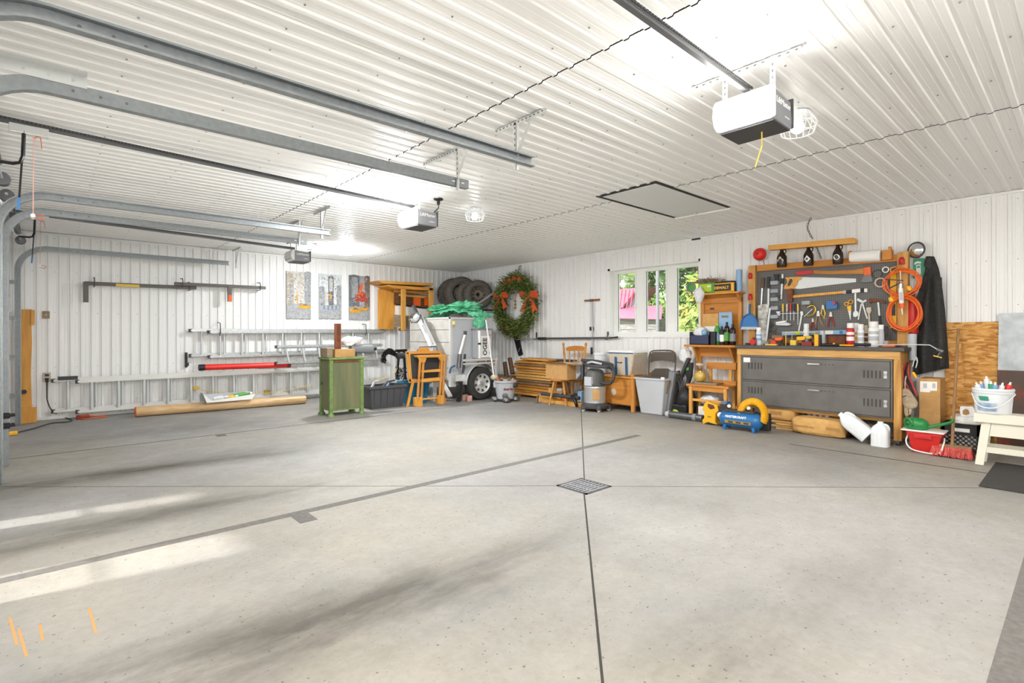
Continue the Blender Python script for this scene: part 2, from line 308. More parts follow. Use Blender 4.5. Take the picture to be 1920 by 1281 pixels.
def text(s, size, M, material, parent, name='lettering', depth=0.0015, bold=0.0):
    if (s, size) not in TXT:
        cu = bpy.data.curves.new('t', 'FONT'); cu.body = s; cu.size = size; cu.align_x = 'CENTER'; cu.align_y = 'CENTER'; cu.extrude = depth; cu.offset = bold
        cu.resolution_u = 2
        ob = bpy.data.objects.new('t', cu); COL.objects.link(ob); dg = bpy.context.evaluated_depsgraph_get()
        me = bpy.data.meshes.new_from_object(ob.evaluated_get(dg)); bpy.data.objects.remove(ob)
        TXT[(s, size)] = ([v.co.copy() for v in me.vertices], [list(p.vertices) for p in me.polygons])
    v, f = TXT[(s, size)]; mb = MB(M @ Matrix.Rotation(math.pi / 2, 4, 'X')); mb.add(v, f)
    return P(mb, name, material, parent)
def arc(c, r, a0, a1, n, ax, ay):
    c, ax, ay = Vector(c), Vector(ax), Vector(ay)
    return [c + ax * (r * math.cos(math.radians(a0 + (a1 - a0) * i / n))) + ay * (r * math.sin(math.radians(a0 + (a1 - a0) * i / n))) for i in range(n + 1)]
def curve_pts(pts, n=6):     # Catmull-Rom through points
    pts = [Vector(p) for p in pts]; out = []
    for i in range(len(pts) - 1):
        a, p, q, d = pts[max(i - 1, 0)], pts[i], pts[i + 1], pts[min(i + 2, len(pts) - 1)]
        for k in range(n):
            t = k / n; out.append(0.5 * ((2 * p) + (q - a) * t + (2 * a - 5 * p + 4 * q - d) * t * t + (3 * p - a - 3 * q + d) * t ** 3))
    return out + [pts[-1]]

# ================================================================= STRUCTURE
X0, X1, Y0, Y1 = DOORX, U, BACKY, V
# floor slab with control joints, drain and taped bay lines
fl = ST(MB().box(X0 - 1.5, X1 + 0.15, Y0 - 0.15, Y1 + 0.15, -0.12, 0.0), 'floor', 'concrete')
def strip(p0, p1, w, t=0.0012): return MB().bar((p0[0], p0[1], t / 2), (p1[0], p1[1], t / 2), w, t)
DR = Vector((3.637, 3.086, 0))
for p0, p1, w in (((7.30, 6.26), (3.80, 3.22), 0.010), ((3.50, 2.97), (0.2, 0.0), 0.012), ((3.48, 3.25), (-0.40, 6.72), 0.006), ((3.80, 2.94), (7.0, -0.05), 0.006),
                  ((-0.4, 8.073), (6.1, 8.073), 0.018), ((6.92, 2.53), (6.93, 0.55), 0.022)):
    P(strip(p0, p1, w), 'control_joint', 'joint', fl)
for i, (y, xa, xb, ty) in enumerate(((4.12, -0.4, 6.0, (1.46, 3.93)), (0.20, 0.2, 6.2, None))):
    lb = ('grey tape line on the concrete floor crossing left of the drain', 'grey tape line on the floor at the lower right edge')[i]
    t = T('floor_tape_line', lb, 'tape', (xa, y, 0))
    P(strip((xa, y), (xb, y), (0.085, 0.16)[i], 0.0016), 'strip', 'tape', t)
    if ty: P(strip((1.44, y - 0.04), (1.44, y - 0.24), 0.13, 0.0016), 'cross_tab', 'tape', t)
t = One(strip((1.76, 8.04), (1.76, 7.90), 0.12, 0.0016), 'floor_tape_tab', 'tape', 'small grey tape tab beside the far floor joint', 'tape')
# rust drips on the slab in front of the left door
for a, c, d, e in ((18, 1158, 62, 1210), (35, 1180, 50, 1232), (75, 1172, 80, 1202), (167, 1140, 180, 1188)):
    p, q = PZ(a, c), PZ(d - 30 if d > a + 30 else d, e); P(MB().bar((p.x, p.y, 0.0004), (q.x, q.y, 0.0004), 0.011, 0.0008), 'rust_drip', 'stain', fl)
dr = T('floor_drain', 'square cast-iron floor drain grate set in the concrete slab', 'drain', DR)
mb = MB()
for a in (-1, 1): mb.box(DR.x + a * 0.165 - 0.012, DR.x + a * 0.165 + 0.012, DR.y - 0.177, DR.y + 0.177, 0.0005, 0.006).box(DR.x - 0.177, DR.x + 0.177, DR.y + a * 0.165 - 0.012, DR.y + a * 0.165 + 0.012, 0.0005, 0.006)
P(mb, 'frame', 'steel_dark', dr); P(MB().box(DR.x - 0.16, DR.x + 0.16, DR.y - 0.16, DR.y + 0.16, 0.0003, 0.0012), 'sump', 'black', dr)
for i in range(8): P(MB().box(DR.x - 0.155, DR.x + 0.155, DR.y - 0.15 + i * 0.04, DR.y - 0.15 + i * 0.04 + 0.022, 0.0014, 0.006), 'grate_bar', 'midgrey', dr)
for i in (-1, 1): P(MB().box(DR.x + i * 0.055 - 0.008, DR.x + i * 0.055 + 0.008, DR.y - 0.155, DR.y + 0.155, 0.0014, 0.0063), 'cross_bar', 'midgrey', dr)

# ribbed steel liner panels
def rib_profile(s0, s1, phase, h=0.018):
    out = [(s0, 0.0)]; k = math.ceil((s0 - phase) / RIB)
    while True:
        c = phase + k * RIB
        if c + 0.028 > s1: break
        if c - 0.028 > s0: out += [(c - 0.024, 0.0), (c - 0.016, h), (c + 0.016, h), (c + 0.024, 0.0), (c + 0.0427, 0.0), (c + 0.0467, 0.0025), (c + 0.0507, 0.0), (c + 0.0867, 0.0), (c + 0.0907, 0.002), (c + 0.0947, 0.0)]
        k += 1
    return [p for p in out if p[0] <= s1 - 0.001] + [(s1, 0.0)]
def ribbed(mb, fn, s0, s1, phase, a, b, h=0.018):
    pr = rib_profile(s0, s1, phase, h); n = len(pr)
    mb.add([fn(s, h, a) for s, h in pr] + [fn(s, h, b) for s, h in pr], [(i, i + 1, n + i + 1, n + i) for i in range(n - 1)])
fA = lambda s, h, z: (s, V - h, z)
fB = lambda s, h, z: (U - h, s, z)
mb = MB(); ribbed(mb, fA, X0, X1, 0.003, 0, CEIL); wl = ST(mb, 'wall_left', 'wall_white')
P(MB().box(X0, X1 + 0.15, V + 0.002, V + 0.15, 0, CEIL + 0.1), 'backing', 'wall_white', wl)
WY0, WY1, WZ0, WZ1 = 4.51, 6.43, 1.345, 2.65         # window opening in wall_right
mb = MB(); PHB = 1.590
ribbed(mb, fB, Y0, WY0, PHB, 0, CEIL); ribbed(mb, fB, WY1, Y1, PHB, 0, CEIL); ribbed(mb, fB, WY0, WY1, PHB, 0, WZ0); ribbed(mb, fB, WY0, WY1, PHB, WZ1, CEIL)
wr = ST(mb, 'wall_right', 'wall_white')
P(MB().box(U + 0.002, U + 0.2, Y0, WY0, 0, CEIL + 0.1).box(U + 0.002, U + 0.2, WY1, Y1, 0, CEIL + 0.1).box(U + 0.002, U + 0.2, WY0, WY1, 0, WZ0).box(U + 0.002, U + 0.2, WY0, WY1, WZ1, CEIL + 0.1), 'backing', 'wall_white', wr)
mb = MB(); ribbed(mb, lambda s, h, z: (s, Y0 + h, z), X0, X1, 0.0, 0, CEIL); wbk = ST(mb, 'wall_back', 'wall_white'); P(MB().box(X0, X1, Y0 - 0.15, Y0 - 0.002, 0, CEIL + 0.1), 'backing', 'wall_white', wbk)
# ceiling: three lengths of sheet, lapped
mb = MB()
for k, (a, b) in enumerate(((X0, 2.416), (2.424, 5.276), (5.284, X1))):
    dz = (0.0, -0.003, -0.006)[k]
    ribbed(mb, lambda s, h, x, dz=dz: (x, s, CEIL - h + dz + 0.010), Y0, Y1, 1.327, a, b, 0.010)
ce = ST(mb, 'ceiling', 'ceil_white'); P(MB().box(X0, X1 + 0.15, Y0, Y1 + 0.15, CEIL + 0.03, CEIL + 0.13), 'backing', 'joint', ce)
def screws(fn, pts):
    vs = []; fs = []; n = 6
    for s, q in pts:
        o = len(vs); vs += [fn(s, q, 0.006 * math.cos(2 * math.pi * j / n), 0.006 * math.sin(2 * math.pi * j / n), d) for d in (0, 0.005) for j in range(n)]
        fs += [[o + j, o + (j + 1) % n, o + n + (j + 1) % n, o + n + j] for j in range(n)] + [[o + n + j for j in range(n)]]
    m_ = MB(); m_.add(vs, fs); return m_
cs = [(0.35 + i * 0.61, 1.327 + RIB / 2 + j * RIB * 2 + (i % 2) * RIB) for i in range(13) for j in range(-6, 36)]
P(screws(lambda s, q, a, c, d: (s + a, q + c, CEIL + 0.004 - d), cs), 'screw_heads', 'screw', ce, kind='stuff')
P(screws(lambda s, q, a, c, d: (s + a, V - d, q + c), [(0.003 + RIB / 2 + j * RIB * 2, z) for j in range(-1, 30) for z in (0.25, 0.85, 1.75, 2.42, 2.97)]), 'screw_heads', 'screw', wl, kind='stuff')
P(screws(lambda s, q, a, c, d: (U - d, s + a, q + c), [(PHB + RIB / 2 + j * RIB * 2, z) for j in range(-4, 35) for z in (0.25, 0.95, 1.72, 2.25, 2.95) if not (WY0 < PHB + RIB / 2 + j * RIB * 2 < WY1 and WZ0 < z < WZ1)]), 'screw_heads', 'screw', wr, kind='stuff')
ST(MB().box(U - 0.026, U + 0.001, Y0, Y1, CEIL - 0.032, CEIL - 0.002), 'trim_1', 'trim_white'); ST(MB().box(X0, U - 0.026, V - 0.026, V + 0.001, CEIL - 0.03, CEIL - 0.002), 'trim_2', 'trim_white')
ST(MB().box(X0, U, V - 0.022, V + 0.001, 0.001, 0.045), 'baseboard_left', 'trim_white'); ST(MB().box(U - 0.022, U + 0.001, Y0, V, 0.001, 0.045), 'baseboard_right', 'trim_white')

# garage-door wall with three sectional doors (unseen glazing in the middle one, shaped to throw sun streaks)
DOORS = ((-0.10, 2.98), (3.74, 6.80), (7.60, 11.06)); DTOP = 2.52
mb = MB()
for a, c in ((Y0, DOORS[0][0]), (DOORS[0][1], DOORS[1][0]), (DOORS[1][1], DOORS[2][0]), (DOORS[2][1], Y1)): mb.box(X0 - 0.2, X0, a, c, 0, CEIL)
for a, c in DOORS: mb.box(X0 - 0.2, X0, a, c, DTOP, CEIL)
ST(mb, 'wall_doors', 'wall_white')
GLZ = ((3.78, 4.25, 1), (5.25, 5.48, 1))
for k, (a, c) in enumerate(DOORS):
    d = T('door_%d' % (k + 1), None, None, (X0 - 0.06, a, 0), kind='structure'); gl = sorted((p, q) for p, q, n in GLZ if n == k)
    for s in range(5):
        z0, z1 = 0.004 + s * 0.504, 0.004 + s * 0.504 + 0.498; mb = MB(); y = a
        for p, q in gl:
            if s in (0, 1): mb.box(X0 - 0.085, X0 - 0.035, y, p, z0, z1); mb.box(X0 - 0.085, X0 - 0.035, p, q, z0, z0 + (0.06 if s == 0 else 0.004)); mb.box(X0 - 0.085, X0 - 0.035, p, q, z1 - 0.004, z1); y = q
        mb.box(X0 - 0.085, X0 - 0.035, y, c, z0, z1); sec = P(mb, 'door_section', 'white', d)
        if s in (0, 1):
            for p, q in gl: P(MB().box(X0 - 0.065, X0 - 0.06, p, q, z0 + 0.06, z1 - 0.06), 'pane', 'glass', sec)
        for yy in (a + 0.06, (a + c) / 2, c - 0.06): P(MB().box(X0 - 0.035, X0 - 0.012, yy - 0.03, yy + 0.03, z1 - 0.05, z1 + 0.03).cyl((X0 - 0.012, yy - 0.04, z1 - 0.01), (X0 - 0.012, yy + 0.04, z1 - 0.01), 0.012, n=8), 'hinge', 'steel', sec)

# window in wall_right
FX = U + 0.13
w1 = T('window_1', None, None, (FX, (WY0 + WY1) / 2, WZ0), kind='structure')
mb = MB().box(U - 0.01, FX, WY1 - 0.012, WY1 + 0.04, WZ0, WZ1 + 0.03).box(U - 0.01, FX, WY0 - 0.04, WY0 + 0.012, WZ0, WZ1 + 0.03).box(U - 0.01, FX, WY0 - 0.04, WY1 + 0.04, WZ1 - 0.012, WZ1 + 0.03)
P(mb, 'window_reveal', 'trim_white', w1); P(MB().box(U - 0.03, FX, WY0 - 0.04, WY1 + 0.03, WZ0 - 0.035, WZ0 + 0.008), 'window_sill', 'trim_white', w1)
cols = ((1158, 1191), (1211, 1248.5), (1269, 1316)); ys = [(PX(r_, 560, FX).y, PX(l_, 560, FX).y) for l_, r_ in cols]
zt, zb = PX(1290, 501, FX).z, PX(1230, 622, FX).z
mb = MB(); y = WY1
for lo, hi in ys: mb.box(FX, FX + 0.07, hi, y, WZ0, WZ1); y = lo
mb.box(FX, FX + 0.07, WY0, y, WZ0, WZ1)
for lo, hi in ys: mb.box(FX, FX + 0.07, lo, hi, WZ0, zb).box(FX, FX + 0.07, lo, hi, zt, WZ1)
P(mb, 'window_frame', 'trim_white', w1)
for lo, hi in ys:
    P(MB().box(FX - 0.012, FX, lo - 0.03, lo, zb - 0.03, zt + 0.03).box(FX - 0.012, FX, hi, hi + 0.03, zb - 0.03, zt + 0.03).box(FX - 0.012, FX, lo, hi, zt, zt + 0.03).box(FX - 0.012, FX, lo, hi, zb - 0.03, zb), 'sash', 'white', w1)
    P(MB().box(FX + 0.03, FX + 0.036, lo, hi, zb, zt), 'pane', 'glass', w1); P(MB().box(FX + 0.022, FX + 0.028, lo, lo + 0.012, zb, zt).box(FX + 0.022, FX + 0.028, hi - 0.012, hi, zb, zt), 'gasket', 'darkgrey', w1)
P(MB().box(FX - 0.03, FX - 0.012, ys[0][0] - 0.03, ys[0][0] - 0.012, 1.85, 1.97), 'latch', 'white', w1)

# attic hatch
h = T('attic_hatch', 'flat white attic hatch panel in the ribbed ceiling', 'hatch', (5.8, 3.56, CEIL - 0.02))
P(MB().box(4.93, 6.67, 3.155, 3.985, CEIL - 0.006, CEIL + 0.012), 'opening_shade', 'joint', h)  # dark box painted as the recess shadow; the ceiling is not cut
P(MB().box(4.98, 6.66, 3.19, 3.92, CEIL - 0.011, CEIL - 0.0065), 'panel', 'hatch_white', h)
P(MB().box(6.665, 6.69, 3.165, 3.96, CEIL - 0.028, CEIL), 'frame', 'trim_white', h)
pc = PZ(1305, 398, CEIL - 0.03); q = Vector((pc.x, pc.y, PX(1305, 447, pc.x).z))
P(MB().torus(pc + Vector((0, 0, -0.015)), 0.018, 0.004, (1, 0, 0), 14, 6), 'pull_ring', 'steel', h); P(MB().cyl(pc, q, 0.003, n=6).cyl(pc + Vector((0.01, 0.015, 0)), q + Vector((0.01, 0.015, 0)), 0.002, n=6), 'pull_cord', 'lightgrey', h)
P(MB().cyl(q + Vector((0, -0.06, -0.01)), q + Vector((0, 0.06, -0.01)), 0.012, n=8), 'pull_handle', 'black', h)

# ================================================================= OUTSIDE THE WINDOW
ST(MB().box(U + 0.3, 70, -30, 60, -0.6, -0.4), 'ground', 'grass')
def tree(seed, loc, r, hgt, leafm, label, n=2600):
    rg = random.Random(seed); t = T('leafy_tree', label, 'tree', loc, 'trees outside the window'); L_ = Vector(loc); mb = MB()
    blobs = [(Vector((rg.uniform(-r, r) * 0.6, rg.uniform(-r, r) * 0.6, hgt * rg.uniform(0.25, 0.95))), r * rg.uniform(0.35, 0.6)) for _ in range(14)]
    vs = []; fs = []
    for i in range(n):
        c, br = rg.choice(blobs); d = Vector((rg.gauss(0, 1), rg.gauss(0, 1), rg.gauss(0, 1))).normalized(); p = L_ + c + d * br * rg.uniform(0.6, 1.0)
        a = Vector((rg.gauss(0, 1), rg.gauss(0, 1), rg.gauss(0, 1))).normalized(); q = a.orthogonal().normalized(); s = rg.uniform(0.09, 0.2)
        o = len(vs); vs += [p - a * s, p + q * s * 0.5, p + a * s, p - q * s * 0.5]; fs.append([o, o + 1, o + 2, o + 3])
    mb.add(vs, fs); P(mb, 'leaves', leafm, t, kind='stuff'); mb = MB().cyl(L_, L_ + Vector((0, 0, hgt * 0.8)), 0.16, 0.05, 8)
    for c, br in blobs[:6]: mb.cyl(L_ + Vector((0, 0, hgt * 0.3)), L_ + c, 0.05, 0.02, 6)
    P(mb, 'trunk', 'darkwood', t, smooth=True)
TL = (('leaf_green', 'bushy green tree right behind the red-roofed shed'), ('leaf_yellow', 'yellowing shrub seen low through the middle window pane'), ('leaf_green', 'tall green tree filling the right window pane'),
      ('leaf_yellow', 'yellow-green bush low in the right window pane'), ('leaf_green', 'distant green tree above the shed roof'), ('leaf_yellow', 'yellowing tree at the far right behind the window'), ('leaf_green', 'green tree seen high through the middle pane'), ('leaf_green', 'broad green tree far behind the others'), ('leaf_green', 'green tree behind the left end of the shed'), ('leaf_yellow', 'yellowing tree farthest left beyond the shed'))
for i, (px, dist, r, hg) in enumerate(((1222, 24, 1.7, 6.0), (1244, 20, 1.0, 2.6), (1292, 18, 1.7, 6.5), (1300, 13.5, 1.0, 2.6), (1172, 31, 2.6, 8), (1335, 17, 1.6, 6), (1256, 29, 2.2, 9), (1215, 40, 4, 11), (1150, 24, 2.4, 7), (1120, 24, 2.4, 7))):
    p = PX(px, 640, dist); tree(20 + i, (p.x, p.y, -0.4), r, hg, TL[i][0], TL[i][1], 4200 if hg > 5 else 2200)
# shed with pink-red metal roof
SX = 15.5
sh = T('garden_shed', 'grey shed with a pink-red metal roof outside the window', 'shed', (SX, PX(1180, 640, SX).y, -0.4))
def sp(px, py, x=SX): return PX(px, py, x)
yl, yr = sp(1150, 600).y, sp(1233, 600).y; ze = sp(1180, 597).z
mb = MB().box(SX + 0.3, SX + 3, sp(1232, 600, SX + .3).y, yl + 1.5, -0.4, ze); P(mb, 'wall', 'shed_grey', sh)
for i in range(7): P(MB().box(SX + 0.27, SX + 0.3, sp(1232, 600, SX + .3).y, yl + 1.5, ze - 0.19 - i * 0.2, ze - 0.02 - i * 0.2), 'wall_log', 'shed_grey', sh)
a, b_, c_, d_ = sp(1150, 597), sp(1240, 599), sp(1207, 574), sp(1168, 573)
mb = MB().prism([a, b_, c_ + Vector((1.2, 0, 0)), d_ + Vector((1.2, 0.3, 0)), Vector((a.x, yl + 1.4, a.z))], (0, 0, 0.05)); P(mb, 'porch_roof', 'pink_roof', sh)
g = SX + 1.2; P(MB().prism([sp(1165, 576, g), sp(1212, 574, g), sp(1192, 545, g), sp(1188, 546, g)], (0.1, 0, 0)), 'gable', 'shed_gable', sh)
P(MB().prism([sp(1140, 600, g - .3), sp(1160, 584, g - .3), sp(1196, 540, g - .3), sp(1150, 543, g - .3)], (1.5, 0, 0.1)), 'main_roof', 'pink_roof', sh)
for i in range(6):
    p, q = sp(1146 + i * 7, 590 - i * 1.5, g - .32), sp(1152 + i * 7, 543, g - .32)
    P(MB().cyl(p, q, 0.02, n=6), 'roof_seam', 'pink_roof', sh)
pp = PX(1233, 640, 12.2); One(MB().cyl((pp.x, pp.y, -0.4), (pp.x, pp.y, 3.2), 0.05, 0.045, 12), 'utility_pole', 'midgrey', 'grey pole standing outside the middle window pane', 'pole', smooth=True)
wb_ = PX(1227, 640, 13.5); t = T('wheelbarrow', 'white wheelbarrow standing by the shed outside', 'wheelbarrow', (wb_.x, wb_.y, -0.4))
P(MB().torus((wb_.x, wb_.y, 0.7), 0.22, 0.05, (1, 0, 0), 18, 6), 'wheel', 'charcoal', t, smooth=True); P(MB().frustum((wb_.x, wb_.x + .5, wb_.y - .3, wb_.y + .3), (wb_.x - .1, wb_.x + .6, wb_.y - .5, wb_.y + .4), 0.85, 1.25), 'tray', 'white', t); P(MB().box(wb_.x + .1, wb_.x + .16, wb_.y - .4, wb_.y - .34, -0.4, 0.9).box(wb_.x + .1, wb_.x + .16, wb_.y + .3, wb_.y + .36, -0.4, 0.9), 'leg', 'steel_dark', t)

# ================================================================= CEILING: lamps, openers, door tracks
def lamp(label, y, on, extra_down=0.0, tint=(1.0, 0.98, 0.945)):
    x = 4.20; t = T('ceiling_lamp', label, 'lamp', (x, y, CEIL - 0.1), 'ceiling lamps')
    P(MB().lathe([(0.001, 0.0), (0.085, 0.0), (0.08, -0.02), (0.045, -0.035), (0.03, -0.06)], (x, y, CEIL)), 'base', 'white_plastic', t, smooth=True)
    P(MB().lathe([(0.02, -0.05), (0.04, -0.075), (0.048, -0.105), (0.04, -0.135), (0.02, -0.15), (0.0005, -0.152)], (x, y, CEIL)), 'bulb', 'bulb_on' if on > 20 else 'bulb_off_glow', t, smooth=True)
    mb = MB(); rg = random.Random(int(y * 10))
    for i in range(16):
        a = i / 16 * 2 * math.pi; mb.tube([(x + 0.085 * math.cos(a), y + 0.085 * math.sin(a), CEIL - 0.01), (x + 0.13 * math.cos(a), y + 0.13 * math.sin(a), CEIL - 0.08), (x + 0.11 * math.cos(a), y + 0.11 * math.sin(a), CEIL - 0.15)], 0.003, 5)
    for z, r in ((-0.03, 0.1), (-0.09, 0.13), (-0.15, 0.11)): mb.torus((x, y, CEIL + z), r, 0.003, (0, 0, 1), 24, 5)
    P(mb, 'cage', 'white_plastic', t, smooth=True)
    if on:
        for kind, e in (('POINT', on), ('AREA', extra_down)):
            d = bpy.data.lights.new('lamp_fill_light', kind); d.energy = e; d.color = tint
            if kind == 'POINT': d.shadow_soft_size = 0.06
            else: d.shape = 'DISK'; d.size = 0.24
            o = bpy.data.objects.new('lamp_fill_light', d); COL.objects.link(o); o.location = (x, y, CEIL - 0.2) if kind == 'POINT' else (x, y, CEIL - 0.165); 
    return t
mat('bulb_on', 'fff4e2', 0.4, emit=14.0); mat('bulb_off_glow', 'f4f2ec', 0.4, emit=0.5); mat('lens_on', 'fffaf0', 0.4, emit=0.9); mat('lens_bright', 'fffaf0', 0.4, emit=9.0); mat('lens_off', 'e2e0dc', 0.4)  # faint glow is added to the bulbs that are off
lamp('lit caged bulb on the ceiling above the city posters', 9.40, 38, 36, (0.94, 0.975, 1.0))
lamp('caged ceiling bulb beside the middle garage door opener', 5.43, 1.2, 78, (0.95, 0.98, 1.0))  # this bulb is off; its light is added fill
lamp('caged ceiling bulb behind the nearest garage door opener', 1.47, 0.6, 48)  # also off; downward light added to brighten the right wall
lamp('unseen caged ceiling bulb added for fill over the next bay', -2.49, 60, 10)  # extra bulb out of view, added to brighten the near bay

def fill_bulb(label, x, y, z, e):  # hanging bulb added out of view to fill the room
    t = T('fill_bulb', label, 'lamp', (x, y, z))
    P(MB().cyl((x, y, z + 0.12), (x, y, CEIL - 0.02), 0.006, n=8), 'cord', 'black', t)
    P(MB().lathe([(0.02, 0.13), (0.03, 0.06), (0.09, 0.05), (0.10, 0.03)], (x, y, z)), 'cap', 'charcoal', t, smooth=True)
    P(MB().lathe([(0.03, 0.05), (0.06, 0.02), (0.07, -0.03), (0.05, -0.09), (0.001, -0.11)], (x, y, z)), 'bulb', 'bulb_on', t, smooth=True)
    d = bpy.data.lights.new('fill_bulb_point', 'POINT'); d.energy = e; d.color = (1.0, 0.985, 0.955); d.shadow_soft_size = 0.12
    o = bpy.data.objects.new('fill_bulb_point', d); COL.objects.link(o); o.location = (x, y, z - 0.14)
def wall_fill(label, y, z, e):  # bulb added out of view for fill on the left floor
    x = DOORX; t = T('wall_fill', label, 'lamp', (x, y, z - .1))
    P(MB().box(x + .001, x + .03, y - .06, y + .06, z - .06, z + .06), 'back_plate', 'white', t, bevel=.005); P(MB().cyl((x + .03, y, z + .02), (x + .10, y, z + .02), .03, n=12), 'arm', 'white', t, smooth=True)
    P(MB().lathe([(.03, .02), (.05, .0), (.055, -.08), (.03, -.13), (.001, -.14)], (x + .075, y, z - .17)), 'globe', 'bulb_on', t, smooth=True)
    P(MB().lathe([(.115, .0), (.07, .05), (.03, .07), (.001, .072)], (x + .13, y, z), 24), 'hood', 'charcoal', t, smooth=True); P(MB().bar((x + .02, y, z + .03), (x + .13, y, z + .06), .02, .02), 'hood_arm', 'charcoal', t)  # hood added to keep this fill off the ceiling
    d = bpy.data.lights.new('wall_fill_point', 'POINT'); d.energy = e; d.color = (1.0, 0.965, 0.90); d.shadow_soft_size = 0.05
    o = bpy.data.objects.new('wall_fill_point', d); COL.objects.link(o); o.location = (x + .13, y, z - .06)
fill_bulb('unseen hanging bulb added as fill by the near garage door', 0.3, -1.0, 2.35, 150)
wall_fill('unseen lamp added as fill on the pillar between the two nearest doors', 3.36, 1.9, 66)

def perf_angle(mb, p0, p1, w=0.032, t=0.003, hang=(0, 0, -1), side=(1, 0, 0)):
    p0, p1, hang, side = Vector(p0), Vector(p1), Vector(hang), Vector(side)
    for d in (hang, side):
        o = side if d is hang else hang
        mb.prism([p0, p1, p1 + d * w, p0 + d * w], o * t)
def perf_holes(mb, p0, p1, n, nrm=(-1, 0, 0)):
    p0, p1, nrm = Vector(p0), Vector(p1), Vector(nrm); d = (p1 - p0).normalized(); c = d.cross(nrm).normalized()
    for i in range(n):
        q = p0 + (p1 - p0) * ((i + 0.5) / n); a, b_ = d * 0.009, c * 0.005
        mb.prism([q - a - b_, q + a - b_, q + a + b_, q - a + b_], nrm * 0.0006)
def opener(label, y, lens, zrail_door, light):
    x0, z0, z1, w = 3.10, 2.655, 2.845, 0.18; xb = x0 + 0.33
    t = T('garage_door_opener', label, 'door opener', (x0, y, z0), 'garage door openers')
    prof = [(x0 + 0.05, z0), (xb, z0), (xb + 0.01, z0 + 0.05), (xb - 0.01, z1 - 0.02), (x0 + 0.05, z1)]
    P(MB().prism([(a, y - w + 0.012, c) for a, c in prof], (0, 2 * w - 0.024, 0)), 'housing', 'midgrey', t, bevel=0.012)
    lp = [(x0 + 0.06, z0 + 0.006), (x0 + 0.015, z0 + 0.03), (x0 - 0.006, z0 + 0.09), (x0 + 0.004, z1 - 0.03), (x0 + 0.03, z1 + 0.004), (x0 + 0.06, z1 + 0.004)]
    ln = P(MB().prism([(a, y - w, c) for a, c in lp], (0, 2 * w, 0)), 'light_lens', lens, t, bevel=0.01)
    for i in range(11): P(MB().box(x0 - 0.001, x0 + 0.03, y - 0.13 + i * 0.026, y - 0.122 + i * 0.026, z0 + 0.03, z0 + 0.055), 'vent_slot', 'lightgrey', ln)
    P(MB().box(x0 + 0.07, xb - 0.01, y - w + 0.02, y + w - 0.02, z0 - 0.006, z0), 'base_plate', 'charcoal', t)
    P(MB().box(xb - 0.004, xb + 0.012, y - w + 0.004, y + w - 0.004, z0 + 0.01, z1 + 0.004), 'rear_cap', 'charcoal', t, bevel=0.006)
    text('LiftMaster', 0.052, FA((x0 + 0.20, y - w + 0.0115, z0 + 0.125)), 'white', t, 'logo')
    P(MB().box(x0 + 0.22, x0 + 0.29, y - w + 0.0105, y - w + 0.012, z0 + 0.05, z0 + 0.056), 'model_mark', 'white', t)
    # rail and chain run to the door header
    a, b_ = Vector((x0 + 0.12, y, z1 + 0.03)), Vector((DOORX + 0.1, y, zrail_door))
    P(MB().bar(a, b_, 0.030, 0.012).bar(a + Vector((0, 0, 0.02)), b_ + Vector((0, 0, 0.02)), 0.008, 0.036), 'rail', 'steel_dark', t)
    mb = MB(); n = 150
    for i in range(n):
        for s in (-1, 1):
            p = a.lerp(b_, i / n) + Vector((0, s * 0.017, 0.026)); q = a.lerp(b_, (i + 0.72) / n) + Vector((0, s * 0.017, 0.026)); mb.bar(p, q, 0.006, 0.013)
    P(mb, 'chain', 'charcoal', t, kind='stuff')
    # perforated hanger
    mb = MB(); perf_angle(mb, (x0 + 0.1, y - 0.30, CEIL - 0.008), (x0 + 0.1, y + 0.36, CEIL - 0.008)); hg = P(mb, 'hanger_angle', 'galv_light', t)
    mb = MB(); perf_holes(mb, (x0 + 0.1, y - 0.30, CEIL - 0.024), (x0 + 0.1, y + 0.36, CEIL - 0.024), 14); P(mb, 'slots', 'darkgrey', hg, kind='stuff')
    for s in (-0.145, 0.145):
        st = P(MB().box(x0 + 0.097, x0 + 0.1, y + s - 0.016, y + s + 0.016, z1 - 0.01, CEIL - 0.01), 'strap', 'galv_light', t)
        mb = MB(); perf_holes(mb, (x0 + 0.097, y + s, z1 + 0.01), (x0 + 0.097, y + s, CEIL - 0.04), 4); P(mb, 'slots', 'darkgrey', st, kind='stuff')
    # trolley, curved arm down to the door and emergency cord
    ct = Vector((-0.10, y, zrail_door - 0.02))
    P(MB().box(ct.x - 0.12, ct.x + 0.10, y - 0.022, y + 0.022, ct.z - 0.05, ct.z + 0.015), 'trolley', 'galv_light', t, bevel=0.004)
    P(MB().tube([(-0.14, y - 0.01, ct.z - 0.03), (-0.145, y - 0.01, ct.z - 0.22), (-0.16, y - 0.01, ct.z - 0.27), (-0.20, y - 0.01, ct.z - 0.285), (-0.30, y - 0.01, ct.z - 0.285)], 0.013, 6).bar((-0.15, y + 0.012, ct.z - 0.24), (-0.17, y + 0.012, ct.z - 0.60), 0.022, 0.012, (1, 0, 0)), 'door_arm', 'black_gloss', t)
    P(MB().bar((-0.166, y + 0.012, ct.z - 0.53), (-0.172, y + 0.012, ct.z - 0.62), 0.026, 0.016, (1, 0, 0)), 'arm_end', 'blue', t)
    cz = ct.z - 0.66
    P(MB().tube([(-0.085, y, ct.z - 0.05), (-0.088, y, ct.z - 0.35), (-0.09, y, cz)], 0.003, 6), 'release_cord', 'cord_pink', t)
    P(MB().cyl((-0.09, y - 0.045, cz), (-0.09, y + 0.045, cz), 0.014, n=10), 'release_handle', 'white_plastic', t, smooth=True)
